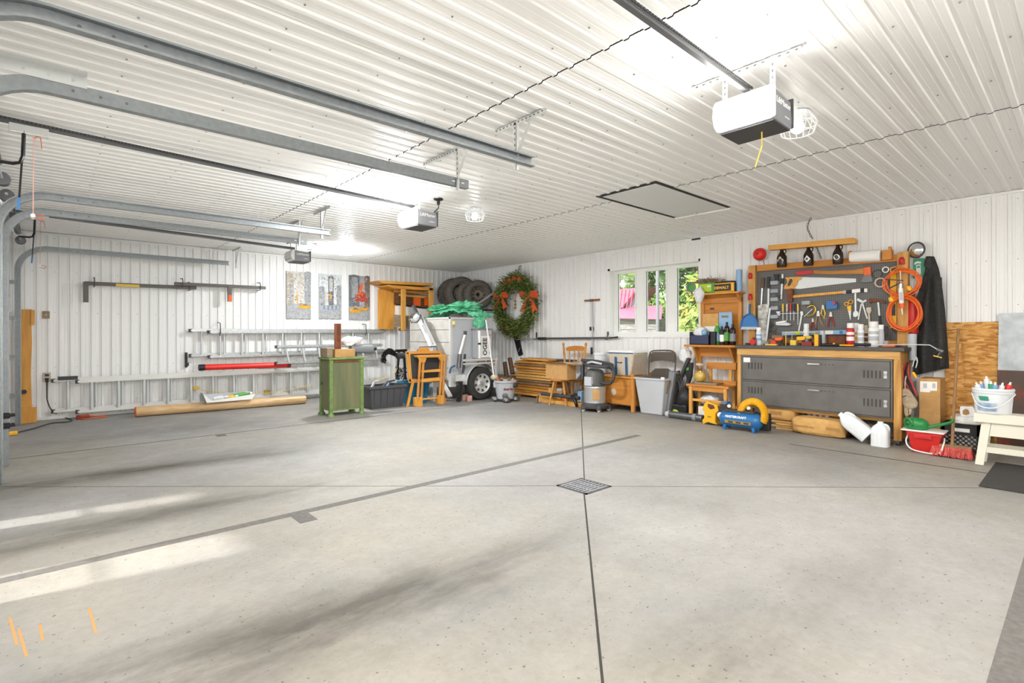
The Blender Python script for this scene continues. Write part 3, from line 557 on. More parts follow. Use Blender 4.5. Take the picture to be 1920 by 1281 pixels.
    P(MB().tube(curve_pts([(-0.09, y, cz), (-0.06, y - 0.05, cz + 0.01), (-0.03, y - 0.07, cz - 0.005), (-0.05, y - 0.06, cz - 0.03), (-0.09, y - 0.02, cz - 0.01)]), 0.003, 5).tube(curve_pts([(-0.085, y, ct.z - 0.07), (-0.05, y - 0.03, ct.z - 0.06), (-0.04, y - 0.04, ct.z - 0.15)]), 0.003, 5), 'cord_loop', 'ribbon', t)
    if light:
        d = bpy.data.lights.new('opener_light', 'POINT'); d.energy = light; d.color = (1, 0.985, 0.96) if y < 3 else (0.94, 0.975, 1.0); d.shadow_soft_size = 0.09
        o = bpy.data.objects.new('opener_light', d); COL.objects.link(o); o.location = (x0 - 0.13, y, (z0 + z1) / 2 - 0.02)
    return t
opener('nearest garage door opener, glowing lens, under the near ceiling', 1.40, 'lens_on', 2.90, 13)
o2 = opener('middle garage door opener with the brightly glowing lens', 5.33, 'lens_bright', 2.97, 46)
opener('farthest garage door opener with its lens unlit', 9.33, 'lens_off', 2.98, 0)
# power lead of the middle opener
p = PZ(822, 373, CEIL); t = T('power_lead', 'black power cord and ceiling outlet beside the middle opener', 'cord', p)
P(MB().lathe([(0.001, 0), (0.06, 0), (0.055, -0.014), (0.03, -0.02), (0.001, -0.022)], p, 20), 'outlet_cover', 'black', t, smooth=True); P(MB().cyl(p, p - Vector((0, 0, 0.07)), 0.02, n=10), 'plug', 'black', t)
P(MB().tube(curve_pts([p - Vector((0, 0, 0.06)), PX(822, 390, p.x), PX(816, 396, p.x - 0.05), PX(812, 400, 3.46)], 6), 0.006, 6), 'cord', 'black', t, smooth=True)
t_ = T('power_lead', 'grey wire looping from the farthest opener to the ceiling', 'cord', PZ(596, 458, CEIL))
P(MB().tube(curve_pts([PZ(596, 458, CEIL), PX(592, 462, 3.7), PX(585, 468, 3.55), PX(575, 468, 3.45)], 6), 0.006, 6), 'cord', 'midgrey', t_, smooth=True); P(MB().box(*sum(([c - 0.03, c + 0.03] for c in PZ(596, 458, CEIL)[:2]), []), CEIL - 0.02, CEIL), 'outlet_cover', 'white', t_)
# yellow pull string of the near lamp
p = PZ(1412, 265, 2.95); One(MB().tube([(3.3, 1.36, 2.655), (3.4, 1.40, 2.6), PX(1416, 314, 3.45)], 0.004, 6), 'pull_string', 'yellow_soft', 'short yellow string hanging under the nearest opener', 'string')

def track(label, y, side, xend, group='garage door tracks', tall=1.0, plate=False):
    """curved galvanised channel; side = direction of the open face"""
    R = 0.36; zc = 2.745; xv = -0.36; path = [(xend, zc)]
    path += [(xv + R + 0.0, zc)]
    path += [(xv + R - R * math.sin(math.radians(a)), zc - R + R * math.cos(math.radians(a))) for a in range(9, 91, 9)] + [(xv, 0.004)]
    t = T('door_track', label, 'door track', (xv, y, 0), group)
    w, d, th = 0.038, 0.05, 0.003       # half height of the web, flange depth, sheet
    prof = [(0, -w), (0, w), (side * d, w), (side * d, w - 0.012), (side * (d - th), w - 0.012), (side * (d - th), w - th), (side * th, w - th), (side * th, -w + th), (side * (d - th), -w + th), (side * (d - th), -w + 0.012), (side * d, -w + 0.012), (side * d, -w)]
    vs = []; n = len(prof)
    for i, (x, z) in enumerate(path):
        a, b_ = path[max(i - 1, 0)], path[min(i + 1, len(path) - 1)]; tx, tz = b_[0] - a[0], b_[1] - a[1]; l = math.hypot(tx, tz); nx, nz = tz / l, -tx / l
        vs += [(x + nx * q, y + s, z + nz * q) for s, q in prof]
    fs = [(i * n + j, i * n + (j + 1) % n, (i + 1) * n + (j + 1) % n, (i + 1) * n + j) for i in range(len(path) - 1) for j in range(n)] + [tuple(range(n)), tuple(range((len(path) - 1) * n, len(path) * n))[::-1]]
    mb = MB(); mb.add(vs, fs); P(mb, 'channel', 'galv', t)
    mb = MB()
    for x in (0.10, 0.22, 0.34): mb.cyl((x, y - 0.004, zc), (x, y + 0.004, zc), 0.008, n=10)
    P(mb, 'rivets', 'steel_dark', t)
    mb = MB()
    for i in range(3): mb.box(xend - 0.05 - i * 0.05 - 0.03, xend - 0.05 - i * 0.05, y - 0.0008, y + 0.004, zc - 0.006, zc + 0.006)
    P(mb, 'end_slots', 'white', t)
    xh = 2.69
    mb = MB(); perf_angle(mb, (xh, y - 0.30 if side < 0 else y - 0.02, CEIL - 0.008), (xh, y + 0.26 if side < 0 else y + 0.54, CEIL - 0.008)); hg = P(mb, 'hanger_angle', 'galv_light', t)
    y0_ = y - 0.30 if side < 0 else y - 0.02; mb = MB(); perf_holes(mb, (xh, y0_, CEIL - 0.024), (xh, y0_ + 0.56, CEIL - 0.024), 13); P(mb, 'slots', 'darkgrey', hg, kind='stuff')
    mb = MB(); q = y - side * 0.006; perf_angle(mb, (xh, q, zc - 0.08), (xh, q, CEIL - 0.02), 0.03, 0.003, (0, -side, 0)); st = P(mb, 'hanger_post', 'galv_light', t)
    mb = MB().bar((xh + 0.004, q, zc + 0.02), (xh + 0.004, q - 0.17, CEIL - 0.03), 0.03, 0.004, (1, 0, 0)); P(mb, 'hanger_brace', 'galv_light', t)
    mb = MB(); perf_holes(mb, (xh - 0.001, q - side * 0.015, zc), (xh - 0.001, q - side * 0.015, CEIL - 0.04), 6); P(mb, 'slots', 'darkgrey', st, kind='stuff')
    for z in (0.45, 1.05, 1.65, 2.2): P(MB().box(DOORX, xv, y - side * 0.035, y - side * 0.002, z - 0.03, z + 0.03).cyl((xv - 0.01, y - side * 0.04, z), (xv - 0.01, y + side * 0.012, z), 0.008, n=8), 'bracket', 'galv', t)
    if tall > 1:
        for z in (PY(15, 779, y).z, PY(12, 798, y).z): P(MB().box(xv - .04, xv + .05, y - .05, y - .02, z - .03, z + .03).cyl((xv + .0, y - .06, z), (xv + .09, y - .07, z + .01), .018, n=8), 'slide_bolt', 'black', t, bevel=.004)
    if plate:
        mb = MB(); perf_angle(mb, (-0.30, y - 0.004, zc + 0.095), (0.16, y - 0.004, zc + 0.095), 0.07, 0.003, (0, 0, -1), (0, -1, 0)); P(mb, 'stiffener', 'galv_light', t)
        mb = MB()
        for x in (-0.1, 0.0, 0.1): mb.cyl((x, y - 0.009, zc + 0.055), (x, y - 0.004, zc + 0.055), 0.008, n=8)
        P(mb, 'bolts', 'steel', t)
    return t
track('nearest overhead door track, its dark top edge crossing the picture', 2.95, -1, 2.84)
track('second nearest overhead door track with a bolted stiffener plate', 3.75, 1, 2.83, plate=True)
track('galvanised track on the far side of the middle door', 6.80, -1, 2.80)
track('galvanised track on the near side of the farthest door', 7.66, 1, 2.82, tall=2.0)
track('galvanised door track running beside the left wall', 11.00, -1, 2.56)
# torsion shafts with drums and springs over the doors
for i, (a, c) in enumerate(((3.6, 6.95), (7.5, 11.2))):
    t = T('torsion_shaft', ('torsion shaft with cable drums above the middle door', 'torsion shaft with cable drums above the farthest door')[i], 'door hardware', (-0.33, a, 2.85), 'torsion shafts')
    P(MB().cyl((-0.33, a, 2.86), (-0.33, c, 2.86), 0.013, n=10), 'shaft', 'steel', t, smooth=True)
    for y in (a + 0.12, c - 0.12): P(MB().lathe([(0.02, -0.05), (0.06, -0.05), (0.062, -0.03), (0.052, -0.02), (0.052, 0.03), (0.065, 0.04), (0.03, 0.05)], (-0.33, y, 2.86), 20, (0, 1, 0)), 'cable_drum', 'steel_dark', t, smooth=True)
    m_ = (a + c) / 2
    for s in (-1, 1): P(MB().tube([(-0.33 + 0.035 * math.cos(k * 0.9), m_ + s * (0.06 + k * 0.0035), 2.86 + 0.035 * math.sin(k * 0.9)) for k in range(240)], 0.0035, 5), 'spring', 'steel_dark', t)
    P(MB().box(DOORX + 0.002, -0.30, m_ - 0.03, m_ + 0.03, 2.78, 2.94), 'centre_bracket', 'galv', t)

# ================================================================= LEFT WALL
def rungs_x(x0, x1, step): return [x0 + 0.18 + i * step for i in range(int((x1 - x0 - 0.3) / step) + 1)]
# amber plank upright in the corner by the door
t = T('wooden_plank', 'tall amber-stained plank standing upright beside the door track', 'plank', PY(50, 795, 11.1))
P(MB().plateY([(40, 580), (58, 580), (60, 640), (58, 700), (60, 762), (62, 792), (38, 796)], 11.10, 0.035), 'board', 'amber', t, bevel=0.003)
P(MB().plateY([(58, 580), (65, 582), (65, 609), (58, 611)], 11.075, 0.05), 'upper_block', 'amber', t, bevel=0.003); P(MB().plateY([(37, 763), (69, 764), (69, 792), (37, 796)], 11.07, 0.03), 'foot_block', 'amber', t, bevel=0.003)
P(MB().cyl(PY(45, 735, 11.1), PY(45, 735, 11.06), 0.035, n=12), 'knob', 'black', t, smooth=True)
t = T('light_switch', 'beige light switch plate on the left wall above the outlet', 'switch', PY(87, 598, V - .02))
c = PY(86.5, 590.5, V - .02); P(MB().box(c.x - .045, c.x + .045, c.y - .006, c.y + .004, c.z - .06, c.z + .06), 'plate', 'greywood', t, bevel=.004); P(MB().box(c.x - .008, c.x + .008, c.y - .018, c.y - .006, c.z - .012, c.z + .012), 'toggle', 'canvas', t)
c = PY(88, 707, V - .02); t = T('wall_outlet', 'white wall outlet low on the left wall near the plank', 'outlet', (c.x, c.y, c.z - .07))
P(MB().box(c.x - .05, c.x + .05, c.y - .006, c.y + .004, c.z - .075, c.z + .075), 'plate', 'canvas', t, bevel=.004); P(MB().box(c.x - .025, c.x + .025, c.y - .012, c.y - .006, c.z + .01, c.z + .05), 'socket', 'black', t)
t = T('extension_cord', 'thick black power cord plugged into the outlet, curling onto the floor', 'cord', (c.x, c.y - .02, 0))
P(MB().cyl((c.x, c.y - .012, c.z - .02), (c.x, c.y - .03, c.z - .09), .026, .016, 12), 'plug', 'black', t, smooth=True)
w_ = [(c.x, c.y - .03, c.z - .09), tuple(PY(88, 738, 11.28)), tuple(PY(89, 752, 11.25)), tuple(PY(97, 769, 11.18)), tuple(PZ(115, 781, .02)), tuple(PZ(134, 787, .012)), tuple(PZ(128, 791, .012)), tuple(PZ(95, 794, .012)), tuple(PZ(65, 803, .012)), tuple(PZ(32, 811, .02))]
P(MB().tube(curve_pts(w_, 8), .009, 8), 'cable', 'charcoal', t, smooth=True); q = PZ(31, 811, .03); P(MB().bar(q, q + Vector((-.10, -.08, 0)), .05, .05), 'connector', 'yellow', t, bevel=.008)
# red-handled cable bundle by the ladder foot
q = PZ(150, 786, 0); t = T('cable_bundle', 'small red and orange cable bundle on the floor by the ladder end', 'cable', q)
P(MB().box(q.x - .05, q.x + .12, 11.0, 11.06, 0.001, .07), 'block', 'red_dark', t, bevel=.006); P(MB().tube(curve_pts([(q.x, 10.98, .06), (q.x + .15, 10.96, .05), (q.x + .35, 10.99, .02), (q.x + .15, 10.95, .012), (q.x + .02, 10.97, .02)]), .007, 6), 'wire', 'orange', t)

# steel carrier bars hung high on the wall
def carrier(label, a, b_, leg, legx, tag):
    y = 11.24 - (.075 if tag else 0); p, q = PY(*a, y), PY(*b_, y); t = T('steel_carrier_bar', label, 'bar', p, 'carrier bars on the left wall')
    P(MB().bar(p, q, .05, .06), 'tube', 'bar_brown', t, bevel=.004)
    l = p.lerp(q, legx); l.y = y - .001; P(MB().box(l.x - .035, l.x + .035, y - .03, y + .025, l.z - leg, l.z + .02), 'leg', 'bar_brown', t, bevel=.004)
    P(MB().box(l.x - .03 if tag else p.x + .42, l.x + .03 if tag else p.x + .75, y - .032, y - .03, l.z - leg if tag else l.z - .03, l.z - leg + .13 if tag else l.z + .015), 'sticker', 'orange' if tag else 'yellow_soft', t)
    for f in (.08, .93):
        h = p.lerp(q, f); P(MB().tube([(h.x, V - .02, h.z + .11), (h.x, y - .01, h.z + .10), (h.x, y - .045, h.z + .04), (h.x, y - .045, h.z - .05), (h.x, V - .02, h.z - .05)], .008, 6), 'hook', 'charcoal', t)
carrier('dark steel carrier bar with a yellow sticker, left of the pair', (158, 531), (368, 540), .32, .012, False)
carrier('brown steel carrier bar with an orange and white reflector, right of the pair', (327, 532), (498, 540), .30, .58, True)

# aluminium ladders
def ladder(label, x0, x1, y, z0, z1, step, sections, material='alu', tilt=0.0, rr=.019):
    t = T('aluminium_ladder', label, 'ladder', (x0, y, z0), 'ladders along the left wall')
    for k in range(sections):
        xa, xb, yy, dz = x0 + k * .30, x1 - k * .1, y - k * .07, -k * .03
        for z in (z0 + dz, z1 + dz): P(MB().box(xa, xb, yy - .030, yy + .028, z - .008, z + .008).box(xa, xb, yy + .02, yy + .028, z - .035, z + .035).box(xa, xb, yy - .034, yy - .028, z - .018, z + .018), 'rail', material, t)
        for x in rungs_x(xa, xb, step): P(MB().cyl((x + tilt, yy, z0 + dz), (x, yy, z1 + dz), rr, n=10), 'rung', 'galv_light', t, smooth=True)
        for z in (z0 + dz, z1 + dz): P(MB().box(xa - .03, xa + .02, yy - .032, yy + .032, z - .03, z + .03), 'end_cap', 'charcoal', t)
    return t
l1 = ladder('long aluminium extension ladder lying on edge along the wall', .05, 5.3, 11.25, .14, .64, .36, 2, 'alu_lite', rr=.027)
for x, z in ((2.05, .38), (3.3, .22)): P(MB().box(x - .05, x + .05, 11.15, 11.2, z - .03, z + .03), 'lock', 'gold', l1)
P(MB().tube(curve_pts([(2.1, 11.1, .35), (2.6, 11.09, .25), (3.3, 11.08, .2), (4.2, 11.09, .3)]), .006, 6), 'rope', 'yellow_soft', l1)
P(MB().box(.10, .35, 11.12, 11.14, .65, .71), 'safety_label', 'charcoal', l1)
l2 = ladder('aluminium extension ladder hung highest on the left wall', 1.98, 6.0, 11.27, .99, 1.46, .385, 2)
for x in (2.45, 5.45): P(MB().tube([(x, V - .02, 1.62), (x, 11.15, 1.60), (x, 11.13, 1.40), (x, 11.18, 1.36)], .009, 6), 'hook', 'charcoal', l2)
l3 = ladder('short aluminium ladder hung between the other two ladders', 3.42, 5.75, 10.95, .80, 1.13, .33, 1, tilt=.06)
q = PY(390, 688, 11.02); t = T('roll_tube', 'bright red tube with a black end cap lying across the ladder', 'tube', PY(382, 690, 11.02))
a, b_ = PY(384, 689, 11.02), PY(543, 684, 11.02); P(MB().cyl(a, b_, .055, n=18), 'tube', 'red_bright', t, smooth=True); P(MB().cyl(a + Vector((-.10, 0, 0)), a, .058, n=18), 'end_cap', 'black', t, smooth=True); P(MB().cyl(b_ + Vector((-.06, 0, 0)), b_ + Vector((.01, 0, 0)), .058, n=18), 'far_cap', 'red_dark', t, smooth=True)
for x in (2.5, 3.5): P(MB().box(x - .01, x + .01, 11.0, 11.26, a.z - .075, a.z - .058), 'support', 'alu', t)
h = PY(349, 675, V - .03); t = One(MB().box(h.x - .02, h.x + .02, V - .05, V - .018, h.z - .14, h.z + .14).tube([(h.x, V - .04, h.z - .10), (h.x, V - .22, h.z - .10), (h.x, V - .24, h.z - .04)], .01, 6), 'wall_hook', 'black', 'black steel wall hook left of the red tube', 'hook')
# long wrapped roll on the floor
a, b_ = PZ(255, 782, 0), PZ(572, 757, 0); a.z = b_.z = .085; t = T('flooring_roll', 'long plastic-wrapped roll of brown flooring lying on the floor', 'roll', (a.x, a.y, 0))
P(MB().cyl(a, b_, .084, n=22), 'roll', 'roll_wrap', t, smooth=True); P(MB().cyl(a + Vector((-.012, 0, 0)), a, .086, n=22), 'end_wrap', 'orange', t, smooth=True); P(MB().lathe([(.03, 0), (.03, .014), (.06, .014), (.06, 0)], b_, 20, (b_ - a)), 'end_ring', 'cardboard_dark', t)
# white tray of odds and ends resting on the roll
c = PZ(445, 757, .17); c.y = a.y + (b_.y - a.y) * (c.x - a.x) / (b_.x - a.x); t = T('plastic_tray', 'white plastic tray of bottles resting on the brown roll', 'tray', (c.x, c.y, .17))
P(MB().prism([(c.x - .38, c.y - .14, .172), (c.x + .36, c.y - .14, .172), (c.x + .42, c.y - .14, .27), (c.x + .1, c.y - .14, .24), (c.x - .30, c.y - .14, .20), (c.x - .44, c.y - .14, .34)], (0, .012, 0)), 'front_side', 'white', t)
P(MB().box(c.x - .38, c.x + .36, c.y - .13, c.y + .12, .172, .18), 'bottom', 'white', t); P(MB().box(c.x - .44, c.x + .42, c.y + .12, c.y + .135, .172, .30).prism([(c.x - .38, c.y - .13, .172), (c.x - .44, c.y - .13, .34), (c.x - .44, c.y + .12, .34), (c.x - .38, c.y + .12, .172)], (.01, 0, 0)), 'rear_side', 'lightgrey', t)
for i, (dx, dz, l, r, m_, lb) in enumerate(((-.22, .22, .20, .04, 'bag_white', 'white bottle lying in the plastic tray'), (.0, .235, .16, .04, 'yellow_soft', 'small yellow bottle lying in the plastic tray'), (.08, .27, .34, .045, 'green_box', 'green tube lying across the plastic tray'), (.12, .225, .30, .035, 'blue_soft', 'pale blue tube lying in the plastic tray'))):
    t = T('bottle', lb, 'bottle', (c.x + dx, c.y - .05 + i * .045, .185)); y = c.y - .07 + i * .05
    P(MB().lathe([(r * .6, 0), (r, .02), (r, l * .75), (r * .4, l * .85), (r * .4, l)], (c.x + dx - .05, y, .182 + r), 14, (1, 0, .12)), 'body', m_, t, smooth=True); P(MB().cyl((c.x + dx - .05 + l, y, .182 + r + l * .12), (c.x + dx + l - .01, y, .182 + r + l * .13), r * .5, n=10), 'cap', 'white', t)

# three city posters (generic street scenes)
def poster(label, a, b_, kind):
    y = V - .034; p, q = PY(*a, y), PY(*b_, y); t = T('canvas_print', label, 'picture', (p.x, y, q.z), 'city prints')
    x0, x1, z0, z1 = p.x, q.x, q.z, p.z; W_, H_ = x1 - x0, z1 - z0; rg = random.Random(kind)
    P(MB().box(x0, x1, y - .012, y + .012, z0, z1), 'canvas', 'poster_sky%d' % kind, t)
    def shape(pts, m_, nm, k): P(MB().prism([(x0 + W_ * a_, y - .012 - k * .0004, z0 + H_ * c_) for a_, c_ in pts], (0, .0003, 0)), nm, m_, t)
    shape([(0, 0), (1, 0), (1, .30), (.6, .34), (0, .30)], 'poster_road', 'street', 1)
    if kind == 1: blds = [((0, .3), (.28, .95), 'poster_tan'), ((.72, .3), (1, 1), 'poster_grey'), ((.28, .32), (.5, .85), 'poster_pale'), ((.38, .33), (.46, .50), 'poster_gold'), ((.12, .3), (.2, .7), 'poster_grey'), ((.6, .33), (.72, .78), 'poster_pale')]
    elif kind == 2: blds = [((0, .3), (.25, .7), 'poster_grey'), ((.78, .3), (1, .75), 'poster_grey'), ((.40, .3), (.64, .95), 'poster_dark'), ((.46, .44), (.56, .54), 'poster_gold'), ((.44, .62), (.6, .9), 'poster_pale'), ((.25, .3), (.4, .6), 'poster_pale')]
    else: blds = [((0, .3), (.5, 1), 'poster_dark'), ((.75, .3), (1, 1), 'poster_brown'), ((.12, .5), (.42, .95), 'poster_grey')]
    for i, ((a_, c_), (d_, e_), m_) in enumerate(blds): shape([(a_, c_), (d_, c_), (d_, e_), ((a_ + d_) / 2, e_ + .02), (a_, e_)], m_, 'building', 2 + i)
    if kind == 3:
        shape([(.28, .42), (.85, .40), (.88, .54), (.62, .66), (.5, .80), (.42, .58), (.28, .55)], 'poster_red', 'neon_front', 9)
        shape([(.42, .55), (.6, .6), (.68, .86), (.52, .78)], 'orange', 'neon_sign', 10)
    for m_, cnt in (('poster_pale', 46), ('poster_dark', 46), ('poster_grey', 40), ('poster_gold', 12)):
        mk = MB()
        for i in range(cnt):
            a_, c_ = rg.uniform(.02, .94), rg.uniform(.24, .94); w_, h2 = rg.uniform(.015, .05), rg.uniform(.008, .03); mk.prism([(x0 + W_ * q1, y - .0168, z0 + H_ * q2) for q1, q2 in ((a_, c_), (a_ + w_, c_), (a_ + w_, c_ + h2), (a_, c_ + h2))], (0, .0003, 0))
        P(mk, 'print_marks', m_, t, kind='stuff')
    def taxi(a_, c_, s): 
        shape([(a_, c_), (a_ + .46 * s, c_ - .005), (a_ + .5 * s, c_ + .05 * s), (a_ + .40 * s, c_ + .06 * s), (a_ + .33 * s, c_ + .105 * s), (a_ + .15 * s, c_ + .105 * s), (a_ + .06 * s, c_ + .06 * s), (a_ - .02, c_ + .045 * s)], 'poster_taxi', 'taxi', 14)
        shape([(a_ + .14 * s, c_ + .06 * s), (a_ + .36 * s, c_ + .06 * s), (a_ + .31 * s, c_ + .095 * s), (a_ + .18 * s, c_ + .095 * s)], 'poster_dark', 'taxi_glass', 15)
    if kind == 1: taxi(.5, .22, 1.0)
    if kind == 3: taxi(.02, .16, 1.15); taxi(.55, .22, .8)
    if kind == 2:
        for i in range(9): a_ = .1 + i * .09; shape([(a_, .2 + .02 * (i % 3)), (a_ + .04, .2), (a_ + .04, .29), (a_, .29)], 'poster_dark' if i % 2 else 'blue_soft', 'pedestrian', 13)
for k_, c_ in (('poster_sky1', 'd8d3c8'), ('poster_sky2', 'dfe3e6'), ('poster_sky3', 'b4b3b8'), ('poster_road', 'adaeb0'), ('poster_tan', 'bfb4a4'), ('poster_grey', 'a8aaad'), ('poster_pale', 'd8d5cd'), ('poster_gold', 'd9a552'), ('poster_dark', '74757b'), ('poster_brown', '85736a'), ('poster_red', 'c5442c'), ('poster_taxi', 'e9a820')): mat(k_, c_, .6, 0, tuple(int(c_[i:i + 2], 16) / 255 * .85 for i in (0, 2, 4)), 18)
poster('tall city print in tan and grey with one yellow taxi', (537, 508), (583, 598), 1)
poster('tall grey city print with a dark tower, middle of three', (598, 513), (640, 598), 2)
poster('tall city print with red neon and two yellow taxis', (654, 516), (693, 600), 3)

# shelf of scrap boards in the far left-wall corner
t = T('wall_shelf', 'rough pine wall shelf frame left of the stacked tyres', 'shelf', PY(760, 620, 10.9))
P(MB().plateY([(709, 526), (812, 531), (812, 536), (720, 532)], 10.75, .55), 'upper_board', 'pine', t, bevel=.003); P(MB().plateY([(726, 534), (812, 540), (812, 545), (740, 541), (728, 537)], 10.72, .5), 'lower_board', 'amber_x', t, bevel=.003)
for xs in ((753, 761), (805, 813)): P(MB().plateY([(xs[0], 540), (xs[1], 541), (xs[1], 620 if xs[0] < 780 else 612), (xs[0], 620 if xs[0] < 780 else 612)], 10.72, .045), 'post', 'pine_z', t, bevel=.003)
P(MB().plateY([(740, 543), (806, 548), (806, 552), (740, 548)], 10.95, .04), 'cross_rail', 'oak_x', t)
t = One(MB().plateY([(709, 542), (739, 543), (739, 560), (744, 561), (744, 590), (738, 592), (739, 618), (709, 617)], 11.2, .02), 'plywood_sheet', 'amber', 'orange plywood offcut leaning under the pine shelf', 'plywood')
t = T('tool_case', 'black and orange tool case standing on the pine shelf', 'tool case', PY(775, 576, 10.95))
P(MB().plateY([(747, 550), (805, 555), (805, 578), (747, 570)], 10.98, .22), 'body', 'darkwood', t, bevel=.01)
for a_ in (775, 796): P(MB().plateY([(a_, 558), (a_ + 14, 559), (a_ + 14, 574), (a_, 573)], 10.97, .01), 'orange_panel', 'orange', t)
P(MB().plateY([(748, 551), (805, 556), (805, 560), (748, 555)], 10.97, .01), 'top_strip', 'pine', t)
One(MB().plateY([(747, 573), (806, 581), (806, 602), (747, 600)], 11.0, .18), 'white_box', 'white', 'white flat box below the black and orange tool case', 'box', bevel=.006)
One(MB().plateY([(739, 590), (805, 596), (805, 606), (770, 612), (739, 614)], 10.80, .03), 'weathered_board', 'greywood', 'grey weathered board fixed low across the pine shelf', 'board')
One(MB().cyl(PY(748, 618, 10.8), PY(760, 618, 10.8), .035, n=12), 'copper_pipe', 'copper', 'short copper pipe end under the pine shelf', 'pipe', smooth=True)

# ================================================================= GREEN CABINET AND WHAT STANDS ON IT
CX0, CX1, CY0, CY1, CH = 3.50, 4.10, 8.49, 8.93, 1.0
CH = PY(627, 671, CY0).z
t = T('metal_cabinet', 'weathered green metal cabinet on flared feet', 'cabinet', ((CX0 + CX1) / 2, (CY0 + CY1) / 2, 0))
P(MB().box(CX0 - .02, CX1 + .02, CY0 - .02, CY1 + .02, CH - .035, CH), 'top', 'green_paint', t, bevel=.006)
P(MB().box(CX0 + .02, CX1 - .02, CY0 + .015, CY1 - .015, .09, CH - .035), 'body', 'green_paint', t)
P(MB().box(CX0 + .05, CX1 - .05, CY0 + .004, CY0 + .015, .12, CH - .10), 'side_panel', 'green_panel', t); d = P(MB().box(CX0 + .005, CX0 + .02, CY0 + .05, CY1 - .05, .12, CH - .06), 'door', 'green_panel', t); P(MB().box(CX0 - .012, CX0 + .006, CY1 - .11, CY1 - .085, .52, .56), 'latch', 'charcoal', d)
P(MB().box(CX0 + .07, CX1 - .07, CY0 + .001, CY0 + .012, CH - .085, CH - .045), 'rust_strip', 'rust', t)
for x in (CX0 + .025, CX1 - .025):
    for y in (CY0 + .025, CY1 - .025):
        P(MB().box(x - .03, x + .03, y - .03, y + .03, .05, CH - .035), 'corner_post', 'green_paint', t, bevel=.006); P(MB().lathe([(.065, .001), (.06, .02), (.035, .05), (.03, .09)], (x, y, 0), 12), 'foot', 'green_paint', t, smooth=True)
P(MB().box(CX1 - .01, CX1 + .05, CY0 + .12, CY0 + .22, CH - .35, CH - .20), 'side_bracket', 'green_can', t)
a = PY(640, 660, 8.6)
One(MB().box(3.62, 3.98, 8.56, 8.68, CH + .001, CH + .14), 'wooden_block', 'cardboard', 'brown wooden block on top of the green cabinet', 'block', bevel=.006)
One(MB().box(3.50, 3.60, 8.60, 8.90, CH + .001, CH + .16), 'wood_offcut', 'greywood', 'pale wood offcut at the left end of the cabinet top', 'offcut', bevel=.006)
q = PY(633, 650, 8.76); tp = PY(633, 607, 8.76); t = T('pipe_post', 'rusty square steel post standing on the green cabinet', 'post', (q.x, q.y, CH + .002))
P(MB().box(q.x - .04, q.x + .04, 8.72, 8.80, CH + .002, tp.z), 'post', 'rust', t); P(MB().box(q.x - .045, q.x - .035, 8.715, 8.80, CH + .1, tp.z).box(q.x + .035, q.x + .045, 8.715, 8.80, CH + .1, tp.z), 'flange', 'copper', t)
q = PY(652, 655, 8.72); r_ = PY(690, 655, 8.72); t = T('steel_cylinder', 'grey steel cylinder lying across the cabinet top', 'cylinder', (q.x, 8.78, CH + .002))
zc = CH + .125
P(MB().cyl((4.0, 8.80, zc), (4.42, 8.80, zc), .075, n=20), 'barrel', 'midgrey', t, smooth=True); P(MB().cyl((4.42, 8.80, zc), (4.5, 8.80, zc), .03, n=12), 'spindle', 'black', t, smooth=True); P(MB().box(4.02, 4.10, 8.74, 8.86, CH + .001, zc - .04), 'cradle', 'charcoal', t)
One(MB().lump((4.05, 8.86, CH + .27), (.20, .12, .085), 3, .5, 2.5), 'plastic_bag', 'bag_white', 'crumpled white plastic bag behind the cabinet block', 'bag', smooth=80)

# ================================================================= TOTES, SNOW CHAIN, WINCH
def tote(label, x0, x1, y0, y1, h, m_, lid=False):
    t = T('storage_tote', label, 'tote', ((x0 + x1) / 2, (y0 + y1) / 2, 0)); i_ = .05
    mb = MB(); b4 = (x0 + i_, x1 - i_, y0 + i_, y1 - i_); t4 = (x0, x1, y0, y1)
    for A_, B_ in (((b4[0], b4[2]), (b4[1], b4[2])), ((b4[1], b4[2]), (b4[1], b4[3])), ((b4[1], b4[3]), (b4[0], b4[3])), ((b4[0], b4[3]), (b4[0], b4[2]))):
        f = lambda p: (t4[0] if p[0] == b4[0] else t4[1], t4[2] if p[1] == b4[2] else t4[3]); a2, b2 = f(A_), f(B_)
        n_ = Vector((B_[1] - A_[1], -(B_[0] - A_[0]), 0)).normalized() * -.006
        mb.prism([(*A_, .002), (*B_, .002), (*b2, h), (*a2, h)], n_)
    mb.box(*b4, .002, .01); P(mb, 'shell', m_, t)
    P(MB().box(x0 - .025, x1 + .025, y0 - .025, y0, h - .05, h).box(x0 - .025, x1 + .025, y1, y1 + .025, h - .05, h).box(x0 - .025, x0, y0, y1, h - .05, h).box(x1, x1 + .025, y0, y1, h - .05, h), 'rim', m_, t, bevel=.008)
    for i in range(5):
        x = x0 + .1 + (x1 - x0 - .2) * i / 4; P(MB().prism([(x - .012, y0 + i_ - .012, .03), (x + .012, y0 + i_ - .012, .03), (x + .012, y0 - .012, h - .06), (x - .012, y0 - .012, h - .06)], (0, .012, 0)), 'stiffening_rib', m_, t)
    return t
mat('tote_grey', '4b4b4e', .45)
tote('open charcoal storage tote beside the green cabinet', 4.36, 5.10, 8.76, 9.22, .42, 'tote_grey'); tote('teal storage tote behind the wooden step stool', 5.24, 5.72, 8.88, 9.3, .44, 'teal')
